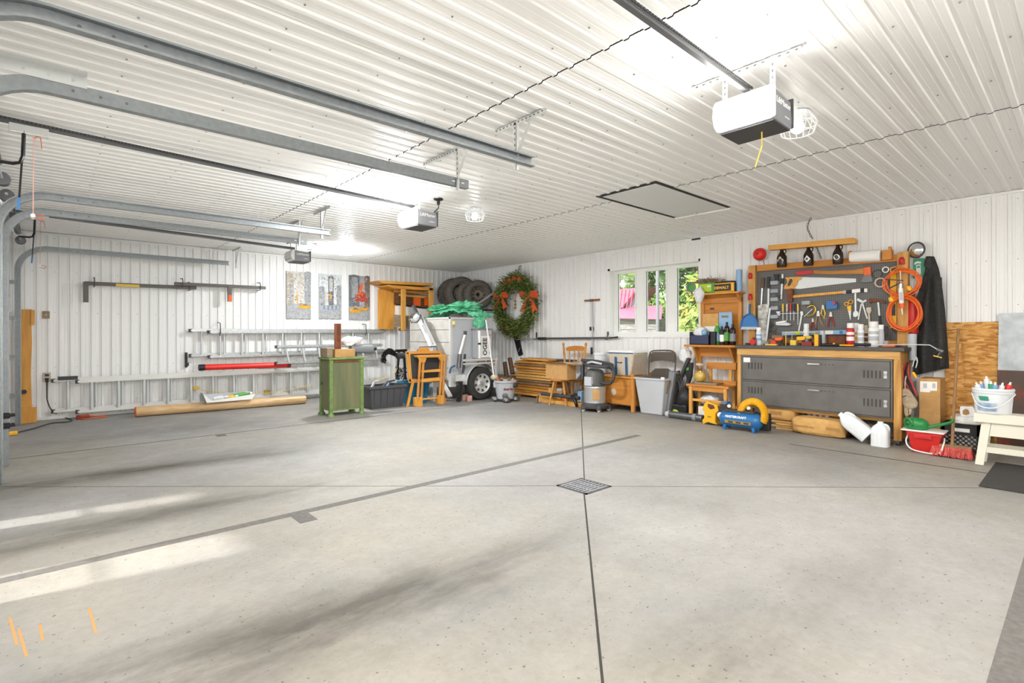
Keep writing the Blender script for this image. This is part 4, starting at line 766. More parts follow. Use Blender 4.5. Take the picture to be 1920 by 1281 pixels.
for i, (x, y, l, m_, lb) in enumerate(((4.62, 8.95, .5, 'darkgrey', 'dark flat bar sticking out of the charcoal tote'), (4.8, 9.05, .34, 'blue_soft', 'light blue strip lying on the charcoal tote'), (4.5, 9.08, .3, 'lightgrey', 'grey rod poking from the charcoal tote'))):
    One(MB().bar((x, y, .30), (x + l * .4, y + .02, .47), .04, .03).bar((x + l * .4, y + .02, .47), (x + l * .7, y + .02, .49), .04, .03), 'scrap_bar', m_, lb, 'bar')
q = PY(678, 700, 9.0)
# coil of black tyre chain hung over a black winch
t = T('tyre_chain', 'bundle of black tyre chain hanging over the black winch', 'chain', (4.85, 8.98, .80)); rg = random.Random(3); 
for k in range(9):
    pts = curve_pts([PY(715 + k, 678 + rg.uniform(-4, 4), 8.95 + k * .02), PY(718 + k * .5, 664 + k * .5, 8.95 + k * .02), PY(728, 655 + k, 8.95 + k * .02), PY(738, 658 + k, 8.97 + k * .02), PY(745 - k * .3, 668, 8.98 + k * .02)], 5)
    mb = MB()
    for i, p in enumerate(pts): mb.torus(p, .017, .0055, (i % 2, (i + 1) % 2, .2), 8, 5)
    P(mb, 'chain_strand', 'black_gloss', t, kind='stuff')
t = T('boat_winch', 'black trailer winch with upright legs behind the charcoal tote', 'winch', (5.0, 9.1, .42))
P(MB().bar(PY(748, 660, 9.05), PY(744, 712, 9.05), .05, .03).bar(PY(757, 658, 9.05), PY(760, 712, 9.05), .05, .03).bar(PY(742, 658, 9.05), PY(762, 657, 9.05), .06, .05), 'frame', 'black_gloss', t)
P(MB().cyl(PY(744, 667, 9.0), PY(757, 667, 9.0), .06, n=16), 'drum', 'charcoal', t, smooth=True); P(MB().torus(PY(751, 667, 8.97), .03, .012, (0, 1, 0), 14, 6), 'hub', 'red_dark', t); P(MB().tube([PY(762, 690, 8.98), PY(752, 711, 8.95)], .01, 6), 'crank', 'charcoal', t)
mb = MB(); rg = random.Random(5)
for i in range(60): p = PY(rg.uniform(742, 762), rg.uniform(688, 712), 9.0 + rg.uniform(-.02, .08)); mb.torus(p, .018, .006, (rg.uniform(-1, 1), rg.uniform(-1, 1), rg.uniform(-1, 1)), 8, 5)
P(mb, 'chain_pile', 'charcoal', t, kind='stuff')
One(MB().tube(curve_pts([PY(700, 715, 9.0), PY(730, 706, 8.98), PY(740, 700, 9.0), PY(745, 690, 9.02)]), .006, 6), 'tie_strap', 'yellow_soft', 'thin yellow strap trailing beside the tyre chain', 'strap')

# ================================================================= CHALKBOARD EASEL AND STEP STOOL
yb = 8.72
t = T('chalkboard_easel', 'pine framed chalkboard easel behind the step stool', 'easel', PY(800, 762, yb))
def slat(mb, a, b_, w, y, th=.025):
    p, q = PY(*a, y), PY(*b_, y); return mb.bar(p, q, w, th, (0, 1, 0)) if False else mb.prism([p + Vector((-w / 2, 0, 0)), p + Vector((w / 2, 0, 0)), q + Vector((w / 2, 0, 0)), q + Vector((-w / 2, 0, 0))], (0, th, 0))
P(MB().plateY([(766, 662), (826, 660), (824, 715), (770, 713)], yb + .01, .012), 'board', 'charcoal', t)
P(slat(MB(), (764, 661), (769, 716), .045, yb), 'frame_side', 'amber', t, bevel=.003); P(slat(MB(), (768, 661), (772, 716), .02, yb - .012), 'frame_trim', 'pine_z', t); P(slat(MB(), (827, 660), (823, 716), .04, yb), 'frame_side', 'amber', t, bevel=.003)
P(MB().plateY([(762, 659), (829, 658), (829, 663), (762, 664)], yb, .025), 'frame_top', 'amber_x', t, bevel=.003); P(MB().plateY([(767, 711), (826, 710), (826, 717), (767, 718)], yb, .03), 'frame_bottom', 'amber_x', t, bevel=.003)
P(slat(MB(), (775, 716), (764, 764), .055, yb - .03), 'leg', 'amber', t, bevel=.003); P(slat(MB(), (826, 712), (836, 757), .05, yb - .0), 'leg', 'amber', t, bevel=.003)
P(MB().plateY([(786, 653), (804, 652), (806, 659), (785, 660)], yb + .02, .03), 'handle_block', 'amber_x', t, bevel=.004)
P(MB().tube([PY(781, 660, yb + .05), PY(787, 651, yb + .05), PY(818, 650, yb + .05), PY(820, 658, yb + .05)], .008, 6), 'carry_bail', 'black', t)
ys = 8.56; t = T('step_stool', 'wooden step stool with turned posts and block feet', 'stool', PY(808, 762, ys))
P(MB().plateY([(782, 667), (838, 665), (836, 670), (784, 671)], ys - .02, .13), 'seat', 'amber_x', t, bevel=.006)
for (a, b_, y) in (((788, 671), (783, 752), ys), ((794, 671), (790, 752), ys + .03), ((829, 670), (824, 748), ys), ((834, 668), (830, 748), ys + .03)):
    p, q = PY(*a, y), PY(*b_, y); pr = []
    P(MB().lathe([(.024, 0), (.026, .06), (.018, .08), (.026, .12), (.022, .4), (.018, .43), (.026, .46), (.024, (p - q).length)], q, 12, (p - q)), 'post', 'oak_z', t, smooth=True)
P(MB().plateY([(784, 671), (800, 671), (797, 680), (789, 680)], ys - .01, .03).plateY([(822, 670), (838, 669), (834, 677), (827, 678)], ys - .01, .03), 'corner_brace', 'amber', t)
P(MB().plateY([(793, 695), (829, 692), (829, 697), (793, 699)], ys, .10), 'upper_step', 'pine', t, bevel=.004); P(MB().plateY([(791, 711), (826, 708), (826, 714), (791, 717)], ys, .10), 'lower_step', 'pine', t, bevel=.004)
P(MB().cyl(PY(790, 749, ys + .02), PY(824, 746, ys + .02), .018, n=10), 'foot_rail', 'pine', t, smooth=True)
for a_ in ((779, 793, 746, 763), (821, 833, 742, 758)): P(MB().plateY([(a_[0], a_[2]), (a_[1], a_[2] - 1), (a_[1], a_[3]), (a_[0], a_[3])], ys - .02, .09), 'foot_block', 'amber', t, bevel=.008)

# ================================================================= UTILITY TRAILER IN THE CORNER
TX0, TX1, TY0, TY1 = 6.12, 8.05, 8.72, 10.35      # box body
tb, tt = .42, PX(854, 594, TX0).z
t = T('utility_trailer', 'grey aluminium box trailer parked in the corner with one wheel showing', 'trailer', ((TX0 + TX1) / 2, (TY0 + TY1) / 2, 0))
P(MB().box(TX0 + .02, TX0 + .05, TY0 + .03, TY1, tb, tt - .03), 'end_wall', 'lightgrey', t)
n = 5
for i in range(n):
    z0 = tb + (tt - tb) * i / n; P(MB().box(TX0, TX0 + .03, TY0 + .05, TY1 - .02, z0 + .006, tb + (tt - tb) * (i + 1) / n - .006), 'end_plank', 'trailer_grey', t, bevel=.004)
P(MB().box(TX0 - .012, TX0 + .05, TY0, TY0 + .06, tb - .05, tt), 'corner_post', 'alu_lite', t, bevel=.003); P(MB().box(TX0 + .62, TX0 + .68, TY0, TY0 + .05, tb, tt), 'side_post', 'alu_lite', t, bevel=.003)
P(MB().box(TX0 - .012, TX0 + .05, TY0, TY1, tt - .04, tt), 'end_rail', 'alu_lite', t); P(MB().box(TX0, TX0 + .68, TY0 - .01, TY0 + .05, tt - .045, tt - .005), 'side_rail', 'alu_lite', t)
P(MB().box(TX0 + .05, TX0 + .62, TY0 + .03, TY0 + .045, tb, tt - .04), 'side_panel', 'lightgrey', t); P(MB().box(TX0 + .05, TX1, TY1 - .02, TY1, tb, tt), 'far_panel', 'lightgrey', t)
P(MB().box(TX0, TX1, TY0, TY1, tb - .06, tb), 'floor_deck', 'greywood', t)
P(MB().plateX([(848, 603), (853, 602), (853, 608), (848, 610)], TX0 - .014, .002), 'warning_label', 'yellow_soft', t)
P(MB().box(TX0 + .12, 7.12, TY0 - .30, TY0 - .25, .83, .87), 'deck_rail', 'alu_lite', t); P(MB().box(TX0 + .12, 7.12, TY0 - .29, TY0 - .26, .76, .79), 'deck_rail', 'alu_lite', t); P(MB().box(7.06, 7.12, TY0 - .28, TY0, .5, .83), 'deck_post', 'alu_lite', t)
WC = Vector((6.75, TY0 - .14, .35))
def wheel(t, c, R, w, axis, rim='alu_lite'):
    ax = Vector(axis)
    tyre = P(MB().lathe([(R * .60, -w / 2), (R * .80, -w / 2 - .012), (R * .95, -w / 2 + .01), (R, -w / 2 + .035), (R, w / 2 - .035), (R * .95, w / 2 - .01), (R * .8, w / 2 + .012), (R * .60, w / 2)], c, 36, axis, caps=False), 'tyre', 'rubber', t, smooth=True)
    return tyre
wheel(t, WC, .345, .20, (0, -1, 0))
P(MB().lathe([(.001, .06), (.06, .065), (.075, .05), (.12, .045), (.185, .075), (.21, .10), (.215, .06), (.205, -.08)], WC, 32, (0, -1, 0), caps=False), 'rim', 'alu_lite', t, smooth=True)
mb = MB()
for i in range(8):
    a = i * math.pi / 4 + .2; c = WC + Vector((math.cos(a) * .152, -.064, math.sin(a) * .152)); d = Vector((math.cos(a), 0, math.sin(a))); e = Vector((-math.sin(a), 0, math.cos(a)))
    P(MB().prism([c - d * .028 - e * .012, c - d * .028 + e * .012, c + d * .022 + e * .03, c + d * .022 - e * .03], (0, -.012, 0)), 'vent_hole', 'charcoal', t)
for i in range(5): a = i * 2 * math.pi / 5; P(MB().cyl(WC + Vector((math.cos(a) * .055, -.06, math.sin(a) * .055)), WC + Vector((math.cos(a) * .055, -.085, math.sin(a) * .055)), .011, n=6), 'lug_nut', 'steel', t)
P(MB().cyl(WC + Vector((0, -.06, 0)), WC + Vector((0, -.10, 0)), .03, n=14), 'hub_cap', 'steel', t, smooth=True)
fo = arc(WC, .43, 0, 180, 20, (1, 0, 0), (0, 0, 1)); fi = arc(WC, .415, 180, 0, 20, (1, 0, 0), (0, 0, 1))
P(MB().prism([p + Vector((0, -.12, 0)) for p in fo + fi], (0, .24, 0)), 'fender', 'galv_light', t, smooth=30)
P(MB().box(TX0 - .02, TX0 + .12, TY0 - .02, TY0 + .06, .30, .50), 'jack_mount', 'galv_light', t, bevel=.005)
# swing jack and strut on the corner
jy = TY0 - .12; P(MB().cyl(PY(872, 628, jy), PY(862, 665, jy), .030, n=14), 'strut_tube', 'alu_lite', t, smooth=True); P(MB().cyl(PY(872, 628, jy), PY(872.5, 621, jy), .034, n=12), 'strut_end', 'charcoal', t, smooth=True)
P(MB().cyl(PY(862, 664, jy), PY(860, 690, jy), .045, n=14), 'jack_tube', 'steel_dark', t, smooth=True); P(MB().cyl(PY(872, 664, jy), PY(868, 700, jy), .025, n=10), 'jack_spindle', 'charcoal', t, smooth=True)
P(MB().box(PY(852, 0, jy).x, PY(874, 0, jy).x, jy - .03, jy + .04, PY(860, 715, jy).z, PY(860, 703, jy).z), 'jack_bracket', 'galv_light', t, bevel=.006)
j0, j1 = PY(864, 716, jy), PY(859, 757, jy); j1.z = .004; P(MB().bar(j0, j1, .075, .05), 'jack_leg', 'black', t, bevel=.004); P(MB().bar(j0 + Vector((.05, .02, 0)), j1 + Vector((.05, .02, 0)), .03, .05), 'jack_leg_brace', 'charcoal', t)
P(MB().tube(curve_pts([PY(853, 686, jy), PY(846, 690, jy), PY(843, 700, jy)]), .02, 8), 'hose_end', 'blue_strap', t, smooth=True)
P(MB().bar(PX(822, 705, TX0 - .1), PX(844, 744, TX0 - .1), .10, .04), 'ramp_leg', 'alu_lite', t)
mat('trailer_grey', 'cfcbc4', .55, 0, 'bdb8b0', 5)
# grey pump cabinet with lettering standing on the deck rail
a, b_ = PY(894, 672, TY0 - .2), PY(921, 616, TY0 - .2)
t = T('pump_unit', 'grey lettered pump cabinet standing on the trailer rail', 'machine', (a.x, TY0 - .1, .872))
P(MB().box(a.x + .02, b_.x, TY0 - .22, TY0 - .02, .872, b_.z - .03), 'cabinet', 'lightgrey', t, bevel=.01); P(MB().box(a.x, b_.x + .02, TY0 - .24, TY0, b_.z - .03, b_.z), 'lid', 'midgrey', t, bevel=.006)
P(MB().box(a.x + .09, b_.x - .04, TY0 - .228, TY0 - .22, .89, b_.z - .16), 'sign_plate', 'white', t)
P(MB().cyl((a.x + .04, TY0 - .24, .875), (a.x + .04, TY0 - .24, b_.z - .05), .028, n=12), 'side_tube', 'white', t, smooth=True); P(MB().cyl((a.x + .04, TY0 - .24, 1.16), (a.x + .04, TY0 - .24, 1.2), .032, n=12), 'tube_band', 'black', t)
text('OGEE', .145, FA(((a.x + .09 + b_.x - .04) / 2 - .02, TY0 - .229, .89 + (b_.z - 1.05) / 2)) @ Matrix.Rotation(-math.pi / 2, 4, 'Y'), 'black', t, 'lettering', bold=.004)
P(MB().box(a.x + .12, a.x + .125, TY0 - .2295, TY0 - .228, .92, b_.z - .2).box(b_.x - .075, b_.x - .065, TY0 - .2295, TY0 - .228, .95, b_.z - .3), 'sign_border', 'black', t); P(MB().box(b_.x - .06, b_.x - .045, TY0 - .2295, TY0 - .22, b_.z - .22, b_.z - .12), 'red_tag', 'red', t)
# white boom arm with hoses in front of the trailer end
t = T('boom_arm', 'white metal boom arm with looping hoses before the trailer end', 'boom', PX(812, 655, TX0 - .25)); xb = TX0 - .25
P(MB().bar(PX(786, 594, xb), PX(812, 650, xb), .14, .08), 'arm', 'white', t, bevel=.01); P(MB().bar(PX(775, 574, xb), PX(786, 597, xb), .06, .06), 'arm_tip', 'steel_dark', t); P(MB().bar(PX(790, 600, xb - .06), PX(811, 645, xb - .06), .03, .03), 'ram', 'lightgrey', t)
P(MB().tube(curve_pts([PX(772, 606, xb - .08), PX(768, 595, xb - .08), PX(778, 588, xb - .08), PX(788, 592, xb - .08), PX(782, 604, xb - .08), PX(772, 604, xb - .08)], 8), .012, 6).tube(curve_pts([PX(788, 590, xb - .05), PX(794, 604, xb - .05), PX(793, 613, xb - .05), PX(800, 625, xb - .05)], 8), .012, 6), 'hose', 'darkgrey', t, smooth=True)
P(MB().lump(tuple(PX(783, 596, xb - .05)), (.08, .1, .1), 2, .2), 'joint', 'lightgrey', t, smooth=True)
p_, q_ = PX(800, 650, xb), PX(812, 655, xb); P(MB().box(xb - .04, xb + .05, q_.y - .06, q_.y + .06, .004, q_.z + .05), 'mast', 'lightgrey', t)
# brick wheel chocks
for i, (px, py, rz) in enumerate(((872, 751, .3), (880, 753, -.4))):
    c = PZ(px, py); mb = MB(Matrix.Translation(c) @ Matrix.Rotation(rz, 4, 'Z')); mb.box(-.05, .05, -.04, .04, .001, .12); One(mb, 'brick', 'brick_pink', ('pinkish brick standing by the trailer wheel, nearer the jack', 'pinkish brick wedged against the trailer tyre')[i], 'brick', 'bricks by the trailer wheel', bevel=.006)
# green tarpaulin bundled on the trailer
c = PX(862, 594, TX0 + .5); rg = random.Random(11)
def tarp_fn(i, j):
    px = 818 + 92 * i; yy = 9.0 + .7 * (j - .5) if False else 0
    y = TY0 + .95 - 1.05 * i + .0; x = TX0 + .02 + .55 * j + .5 * i
    top = tt + .02 + .20 * math.sin(math.pi * min(1, max(0, i * 1.02))) ** .6 * math.sin(math.pi * (.15 + .7 * j)) ** .7
    n = noise.noise(Vector((i * 7, j * 5, 1.3))) * .07 + noise.noise(Vector((i * 17, j * 14, 4))) * .05
    return (x + n * .5, y + noise.noise(Vector((i * 9, j * 9, 9))) * .05, max(tt + .004, top + n))
t = T('tarpaulin', 'crumpled green tarpaulin heaped on top of the trailer', 'tarpaulin', (TX0 + .5, TY0 + .5, tt))
P(MB().grid(tarp_fn, 44, 26), 'sheet', 'tarp', t, smooth=80)
q = PY(902, 600, TY0 - .06); P(MB().lump(tuple(q + Vector((0, .05, -.02))), (.15, .10, .22), 4, .5, 4, 36, 24), 'hanging_fold', 'tarp', t, smooth=80)
P(MB().lump(tuple(PX(830, 580, TX0 + .45)), (.25, .35, .09), 6, .55, 5, 44, 26).lump(tuple(PX(868, 577, TX0 + .6)), (.25, .45, .12), 7, .55, 5, 44, 26), 'top_folds', 'tarp', t, smooth=80)

# ================================================================= TYRES ON A CORNER RACK
t = T('tyre_rack', 'blue-grey steel bracket rack carrying the four tyres', 'rack', (8.2, 10.5, 1.9)); zr = PX(880, 583, 8.0).z
P(MB().bar((8.32, 9.92, zr - .05), (8.32, 9.92, zr + .55), .04, .05), 'upright', 'blue_soft', t); P(MB().bar((8.34, 9.92, zr + .48), (7.55, 9.92, zr + .02), .035, .04), 'brace', 'lightgrey', t)
P(MB().bar((8.35, 9.92, zr), (7.5, 9.92, zr), .04, .04), 'arm', 'steel_dark', t); P(MB().bar((8.35, 11.1, zr), (7.5, 11.1, zr), .04, .04), 'arm', 'steel_dark', t); P(MB().bar((7.75, 9.9, zr), (7.75, 11.3, zr), .04, .04), 'cross_bar', 'steel_dark', t); P(MB().bar((8.0, 9.9, zr), (8.0, 11.3, zr), .04, .04), 'cross_bar', 'steel_dark', t); P(MB().bar((8.33, 11.1, zr - .05), (8.33, 11.1, zr + .4), .04, .05), 'upright', 'steel_dark', t)
def tyre(label, c, R, w, rim):
    ax = Vector((-.35, -.94, 0)).normalized(); t = T('tyre', label, 'tyre', (c[0], c[1], c[2] - R), 'tyres on the corner rack'); c = Vector(c)
    P(MB().lathe([(R * .56, -w / 2 + .02), (R * .62, -w / 2), (R * .8, -w / 2 - .012), (R * .94, -w / 2 + .01), (R * .985, -w / 2 + .04), (R * .985, w / 2 - .04), (R * .94, w / 2 - .01), (R * .8, w / 2 + .012), (R * .62, w / 2), (R * .56, w / 2 - .02), (R * .56, -w / 2 + .02)], c, 40, ax, caps=False), 'carcass', 'tyre_rubber', t, smooth=True)
    Q = ax.to_track_quat('Z', 'Y').to_matrix(); mb = MB(); k = 44
    for i in range(k):
        a = 2 * math.pi * i / k; e1 = Q @ Vector((math.cos(a), math.sin(a), 0)); e2 = Q @ Vector((-math.sin(a), math.cos(a), 0))
        for j in range(4):
            s = (j - 1.5) * w * .22; o = c + ax * s + e1 * R * .98 + e2 * (R * .06 * (j % 2)); mb.bar(o - ax * w * .085, o + ax * w * .085, R * .09, .02, e1)
    P(mb, 'tread_blocks', 'tyre_rubber', t, kind='stuff')
    if rim:
        P(MB().lathe([(.04, .0), (.05, .02), (.12, .03), (.15, -.01), (R * .50, .0), (R * .55, .07), (R * .57, .085), (R * .57, -.08), (R * .5, -.085)], c, 32, ax, caps=False), 'steel_rim', 'rim_grey', t, smooth=True)
        for i in range(10): a = 2 * math.pi * i / 10; p = c + Q @ Vector((math.cos(a) * R * .42, math.sin(a) * R * .42, .012)); P(MB().cyl(p, p + ax * .004, .016, n=8), 'rim_hole', 'black', t)
    else: P(MB().lathe([(R * .56, -.06), (R * .50, -.05), (R * .49, .05), (R * .56, .06)], c, 32, ax, caps=False), 'inner_bead', 'black', t, smooth=True)
mat('tyre_rubber', '55504b', .85, 0, '45413d', 30); mat('rim_grey', '5b544c', .6, .3, '463f38', 12)
tyre('worn steel-rimmed tyre in front on the corner rack', (7.95, 10.16, zr + .385), .36, .20, True)
tyre('tyre directly behind the steel-rimmed front tyre', (7.90, 10.41, zr + .385), .36, .20, False)
tyre('larger tyre standing second from the left on the rack', (7.84, 10.71, zr + .445), .42, .21, False)
tyre('leftmost larger tyre on the corner rack', (7.80, 10.98, zr + .435), .41, .20, False)

# ================================================================= WREATH AND POLES ON THE RIGHT WALL
wx = U - .10; c = PX(971, 572, wx); RY, RZ = abs(PX(937, 572, wx).y - PX(1008, 572, wx).y) / 2 * .84, abs(PX(971, 518, wx).z - PX(971, 626, wx).z) / 2 * .84
t = T('evergreen_wreath', 'large evergreen wreath with two orange ribbon bows', 'wreath', (wx, c.y, c.z - RZ))
def ring(a, k=1.0): return Vector((wx - .02, c.y + RY * k * math.cos(a), c.z + RZ * k * math.sin(a)))
P(MB().tube([ring(2 * math.pi * i / 40) for i in range(40)], .07, 8, closed=True), 'ring', 'dark_needle', t, smooth=True)
for mm, cnt, sd in (('needle', 5200, 1), ('dark_needle', 2600, 2)):
    rg = random.Random(sd); vs = []; fs = []
    for i in range(cnt):
        a = rg.uniform(0, 2 * math.pi); b0 = rg.uniform(0, 2 * math.pi); r = rg.uniform(.05, .19)
        p = ring(a) + Vector((-abs(r * math.sin(b0)) * .9, r * math.cos(b0) * math.cos(a) * 1.2, r * math.cos(b0) * math.sin(a) * 1.2))
        d = Vector((rg.uniform(-1, .2), rg.gauss(0, .7), rg.gauss(0, .7))).normalized(); q = d.orthogonal().normalized(); l = rg.uniform(.05, .12); o = len(vs)
        vs += [p, p + d * l + q * .012, p + d * l * 1.25, p + d * l - q * .012]; fs.append([o, o + 1, o + 2, o + 3])
    mb = MB(); mb.add(vs, fs); P(mb, 'needles', mm, t, kind='stuff')
def bow(px, py, s):
    ct = PX(px, py, wx - .17); k = mpp(ct) * s; ky = abs(PX(px + 1, py, wx - .17).y - ct.y) * s
    def pt(a, b_, dx=0): return ct + Vector((dx, -a * ky, -b_ * k))
    b0 = P(MB().lump(tuple(ct), (.03, .03, .035), 1, .1), 'bow_knot', 'ribbon', t, smooth=True)
    for sg in (-1, 1):
        lp = [pt(0, 0), pt(sg * 5, -8, -.05), pt(sg * 12, -9, -.05), pt(sg * 14, -3, 0), pt(sg * 12, 3, .03), pt(sg * 5, 2, .0)]
        P(MB().prism(lp, (.012, 0, 0)), 'bow_loop', 'ribbon', b0); P(MB().prism([pt(sg * 1, 2), pt(sg * 5, 3), pt(sg * 14, 22), pt(sg * 9, 20), pt(sg * 6, 25)], (.008, 0, 0)), 'bow_tail', 'ribbon', b0)
bow(991, 557, 1.25); bow(938, 557, 1.0)
for k, (px, py) in enumerate(((956, 526), (965, 522), (974, 524), (948, 530))): P(MB().lump(tuple(PX(px, py, wx - .15)), (.05, .07, .05), k, .5, 3), 'red_trim', 'ribbon', t, smooth=80)
for k, (px, py) in enumerate(((949, 612), (946, 618), (955, 622))): P(MB().lump(tuple(PX(px, py, wx - .15)), (.05, .06, .05), k + 5, .5, 3), 'red_trim', 'rust', t, smooth=80)
for k, py in enumerate((565, 571, 577)): P(MB().ball(PX(966, py, wx - .05), .032, 12, 8), 'gold_ball', 'gold', t, smooth=True)
P(MB().tube([PX(968, 545, wx - .03), PX(966, 565, wx - .05)], .006, 5), 'ball_string', 'red', t)
h = PX(973, 510, U - .06); One(MB().tube(curve_pts([(U - .002, h.y - .02, h.z + .14), (U - .06, h.y - .02, h.z + .13), (U - .09, h.y - .01, h.z), (U - .11, h.y + .05, h.z - .06), (U - .13, h.y + .10, h.z)]), .011, 7), 'bicycle_hook', 'midgrey', 'grey steel hook on the wall above the wreath', 'hook', smooth=True)
# black scabbard hanging under the wreath with a thin rope
t = T('saw_scabbard', 'long black saw scabbard hanging below the wreath', 'scabbard', PX(975, 668, U - .05))
P(MB().plateX([(960, 624), (969, 622), (979, 665), (972, 668)], U - .06, .04), 'sheath', 'black', t, bevel=.006); P(MB().tube(curve_pts([PX(958, 613, U - .08), PX(960, 622, U - .08), PX(968, 630, U - .08), PX(985, 635, U - .06)]), .006, 6), 'rope', 'lightgrey', t); P(MB().tube([PX(975, 652, U - .07), PX(972, 660, U - .07)], .004, 5), 'tie', 'white', t)
# horizontal pruning pole on two hooks
t = T('pruning_pole', 'long grey pole resting level on hooks under the window', 'pole', PX(1075, 637, U - .09)); xp = U - .09
P(MB().cyl(PX(1006, 635, xp), PX(1146, 633.5, xp), .022, n=12), 'pole', 'steel_dark', t, smooth=True); P(MB().cyl(PX(1146, 633.5, xp), PX(1158, 632.5, xp), .016, .02, 10), 'pole_tip', 'charcoal', t, smooth=True); P(MB().cyl(PX(1010, 635, xp), PX(1024, 635, xp), .032, n=12), 'grip', 'charcoal', t, smooth=True)
P(MB().cyl(PX(968, 637, xp), PX(1006, 635, xp), .012, n=8), 'pruner_rod', 'lightgrey', t, smooth=True)
P(MB().tube(curve_pts([PX(972, 637, xp), PX(985, 640, xp - .02), PX(992, 646, xp - .02), PX(998, 640, xp), PX(990, 634, xp), PX(980, 638, xp)]), .005, 5), 'cord_loop', 'lightgrey', t)
for px in (1002, 1136): p = PX(px, 634, xp); P(MB().box(U - .03, U - .018, p.y - .015, p.y + .015, p.z + .02, p.z + .13).tube([(U - .03, p.y, p.z + .03), (U - .05, p.y, p.z - .028), (xp, p.y, p.z - .034), (xp - .035, p.y, p.z - .01)], .007, 6), 'hook', 'charcoal', t)
# upright T-handled squeegee pole
t = T('squeegee_pole', 'upright pole with a pale cross head leaning on the wall left of the window', 'pole', PX(1111, 735, U - .12)); xs = U - .05
p, q = PX(1110, 567, xs), PX(1112, 668, xs - .06); q.z = .30; P(MB().cyl(p, q, .018, n=10), 'pole', 'lightgrey', t, smooth=True)
P(MB().cyl(PX(1096, 564, xs), PX(1107, 563, xs), .018, n=10), 'left_grip', 'copper', t, smooth=True); P(MB().cyl(PX(1112, 563, xs), PX(1124, 562, xs), .02, n=10), 'right_grip', 'copper', t, smooth=True); P(MB().cyl(PX(1106, 563.5, xs), PX(1112, 563, xs), .026, n=10), 'hub', 'steel_dark', t, smooth=True)
P(MB().box(xs - .03, xs + .01, PX(1111, 617, xs).y - .025, PX(1107, 617, xs).y, PX(1108, 620, xs).z, PX(1108, 613, xs).z), 'clip', 'black', t); z = PX(1109, 664, xs).z; P(MB().cyl((xs - .07, q.y + .03, z), (xs - .07, q.y + .03, z + .14), .022, n=10), 'hand_grip', 'black', t, smooth=True)

# ================================================================= LUMBER STACK, SHOP VACUUM TUB, STOOL AND CHAIR
lx0, lx1 = 7.72, 8.30
rg = random.Random(21); rows = 13; top = PX(1000, 676, 7.8).z
mb_i = 0
ts = T('lumber_stack', 'stack of sawn boards lying along the right wall', 'lumber', (8.0, 8.3, 0))
for r in range(rows):
    z0 = .05 + (top - .06) * r / rows; z1 = .05 + (top - .06) * (r + 1) / rows - .011; x = lx0 + rg.uniform(0, .06)
    while x < lx1 - .08:
        w = rg.choice([.09, .14, .19]); w = min(w, lx1 - x); y1 = 8.66 - rg.uniform(0, .12); y0 = 7.34 + rg.uniform(0, .3)
        P(MB().box(x, x + w - .005, y0, y1, z0, z1), 'board', rg.choice(['lumber', 'pine_y', 'oldwood', 'stud_y', 'oak', 'kraft']), ts, bevel=.004); x += w
P(MB().box(lx0 + .05, lx0 + .5, 7.6, 7.68, .001, .05).box(lx0 + .05, lx0 + .5, 8.4, 8.48, .001, .05), 'bearer', 'oldwood', ts)
One(MB().box(8.0, 8.33, 7.25, 8.68, top + .005, top + .025), 'dark_sheet', 'charcoal', 'dark flat sheet lying on top of the lumber stack', 'sheet', bevel=.002)
One(MB().box(lx0 - .02, lx0 + .25, 7.5, 8.3, top + .006, top + .045), 'short_board', 'amber_x', 'bright amber board on top of the lumber stack', 'board', bevel=.003)
for i, (y, z, l) in enumerate(((8.55, .62, .55), (8.75, .52, .45))): One(MB().cyl((7.66, y, z - .12), (7.70, y + l * .25, z + .22), .05, n=12), 'dark_log', 'darkwood', ('dark round log leaning on the lumber behind the shop vacuum tub', 'second dark log leaning nearer the trailer wheel')[i], 'log', smooth=True)

c = PZ(945, 753); c = Vector((6.98, 8.02, 0)); R1 = .225
t = T('shop_vacuum_tub', 'grey shop vacuum tub without lid, full of offcuts', 'vacuum', c)
zt = PX(948, 713, c.x).z
P(MB().lathe([(.15, .07), (.165, .06), (.19, .2), (R1 - .01, zt - .05), (R1 + .01, zt - .04), (R1 + .01, zt), (R1 - .015, zt), (R1 - .02, zt - .05), (.16, .10), (.001, .09)], c, 32), 'tub', 'plastic_grey', t, smooth=True)
for i in range(4):
    a = math.radians(40 + i * 90 + 15); p = c + Vector((math.cos(a) * .21, math.sin(a) * .21, 0)); P(MB().lathe([(.085, .03), (.085, .07), (.06, .10), (.001, .11)], p, 16), 'caster_pod', 'steel_dark', t, smooth=True); P(MB().cyl(p + Vector((-.012, 0, .026)), p + Vector((.012, 0, .026)), .025, n=12), 'caster', 'charcoal', t, smooth=True)
fr = c + Vector((-.66 * .185, -.75 * .185, 0)); P(MB().lathe([(.06, 0), (.055, .02), (.03, .03), (.001, .03)], fr + Vector((-.0, 0, .13)), 16, (-.66, -.75, .1)), 'drain_cap', 'darkgrey', t, smooth=True)
d_ = Vector((.35, -.94, 0)).normalized(); P(MB().cyl(c + d_ * .20 + Vector((0, 0, zt - .10)), c + d_ * .27 + Vector((0, 0, zt - .10)), .045, n=14), 'hose_port', 'charcoal', t, smooth=True); d_ = Vector((-.93, .35, 0)); P(MB().bar(c + d_ * .225 + Vector((0, 0, zt - .14)), c + d_ * .235 + Vector((0, 0, zt - .04)), .05, .03), 'latch', 'lightgrey', t)
vd = Vector((c.x, c.y, 0)).normalized(); 
text('shop·vac', .06, Matrix.Translation(c + Vector((-.45, -.89, 0)).normalized() * .212 + Vector((.02, 0, .27))) @ Matrix.Rotation(-.42, 4, 'Z'), 'red_dark', t, 'lettering', depth=.004, bold=.002)
rg = random.Random(4)
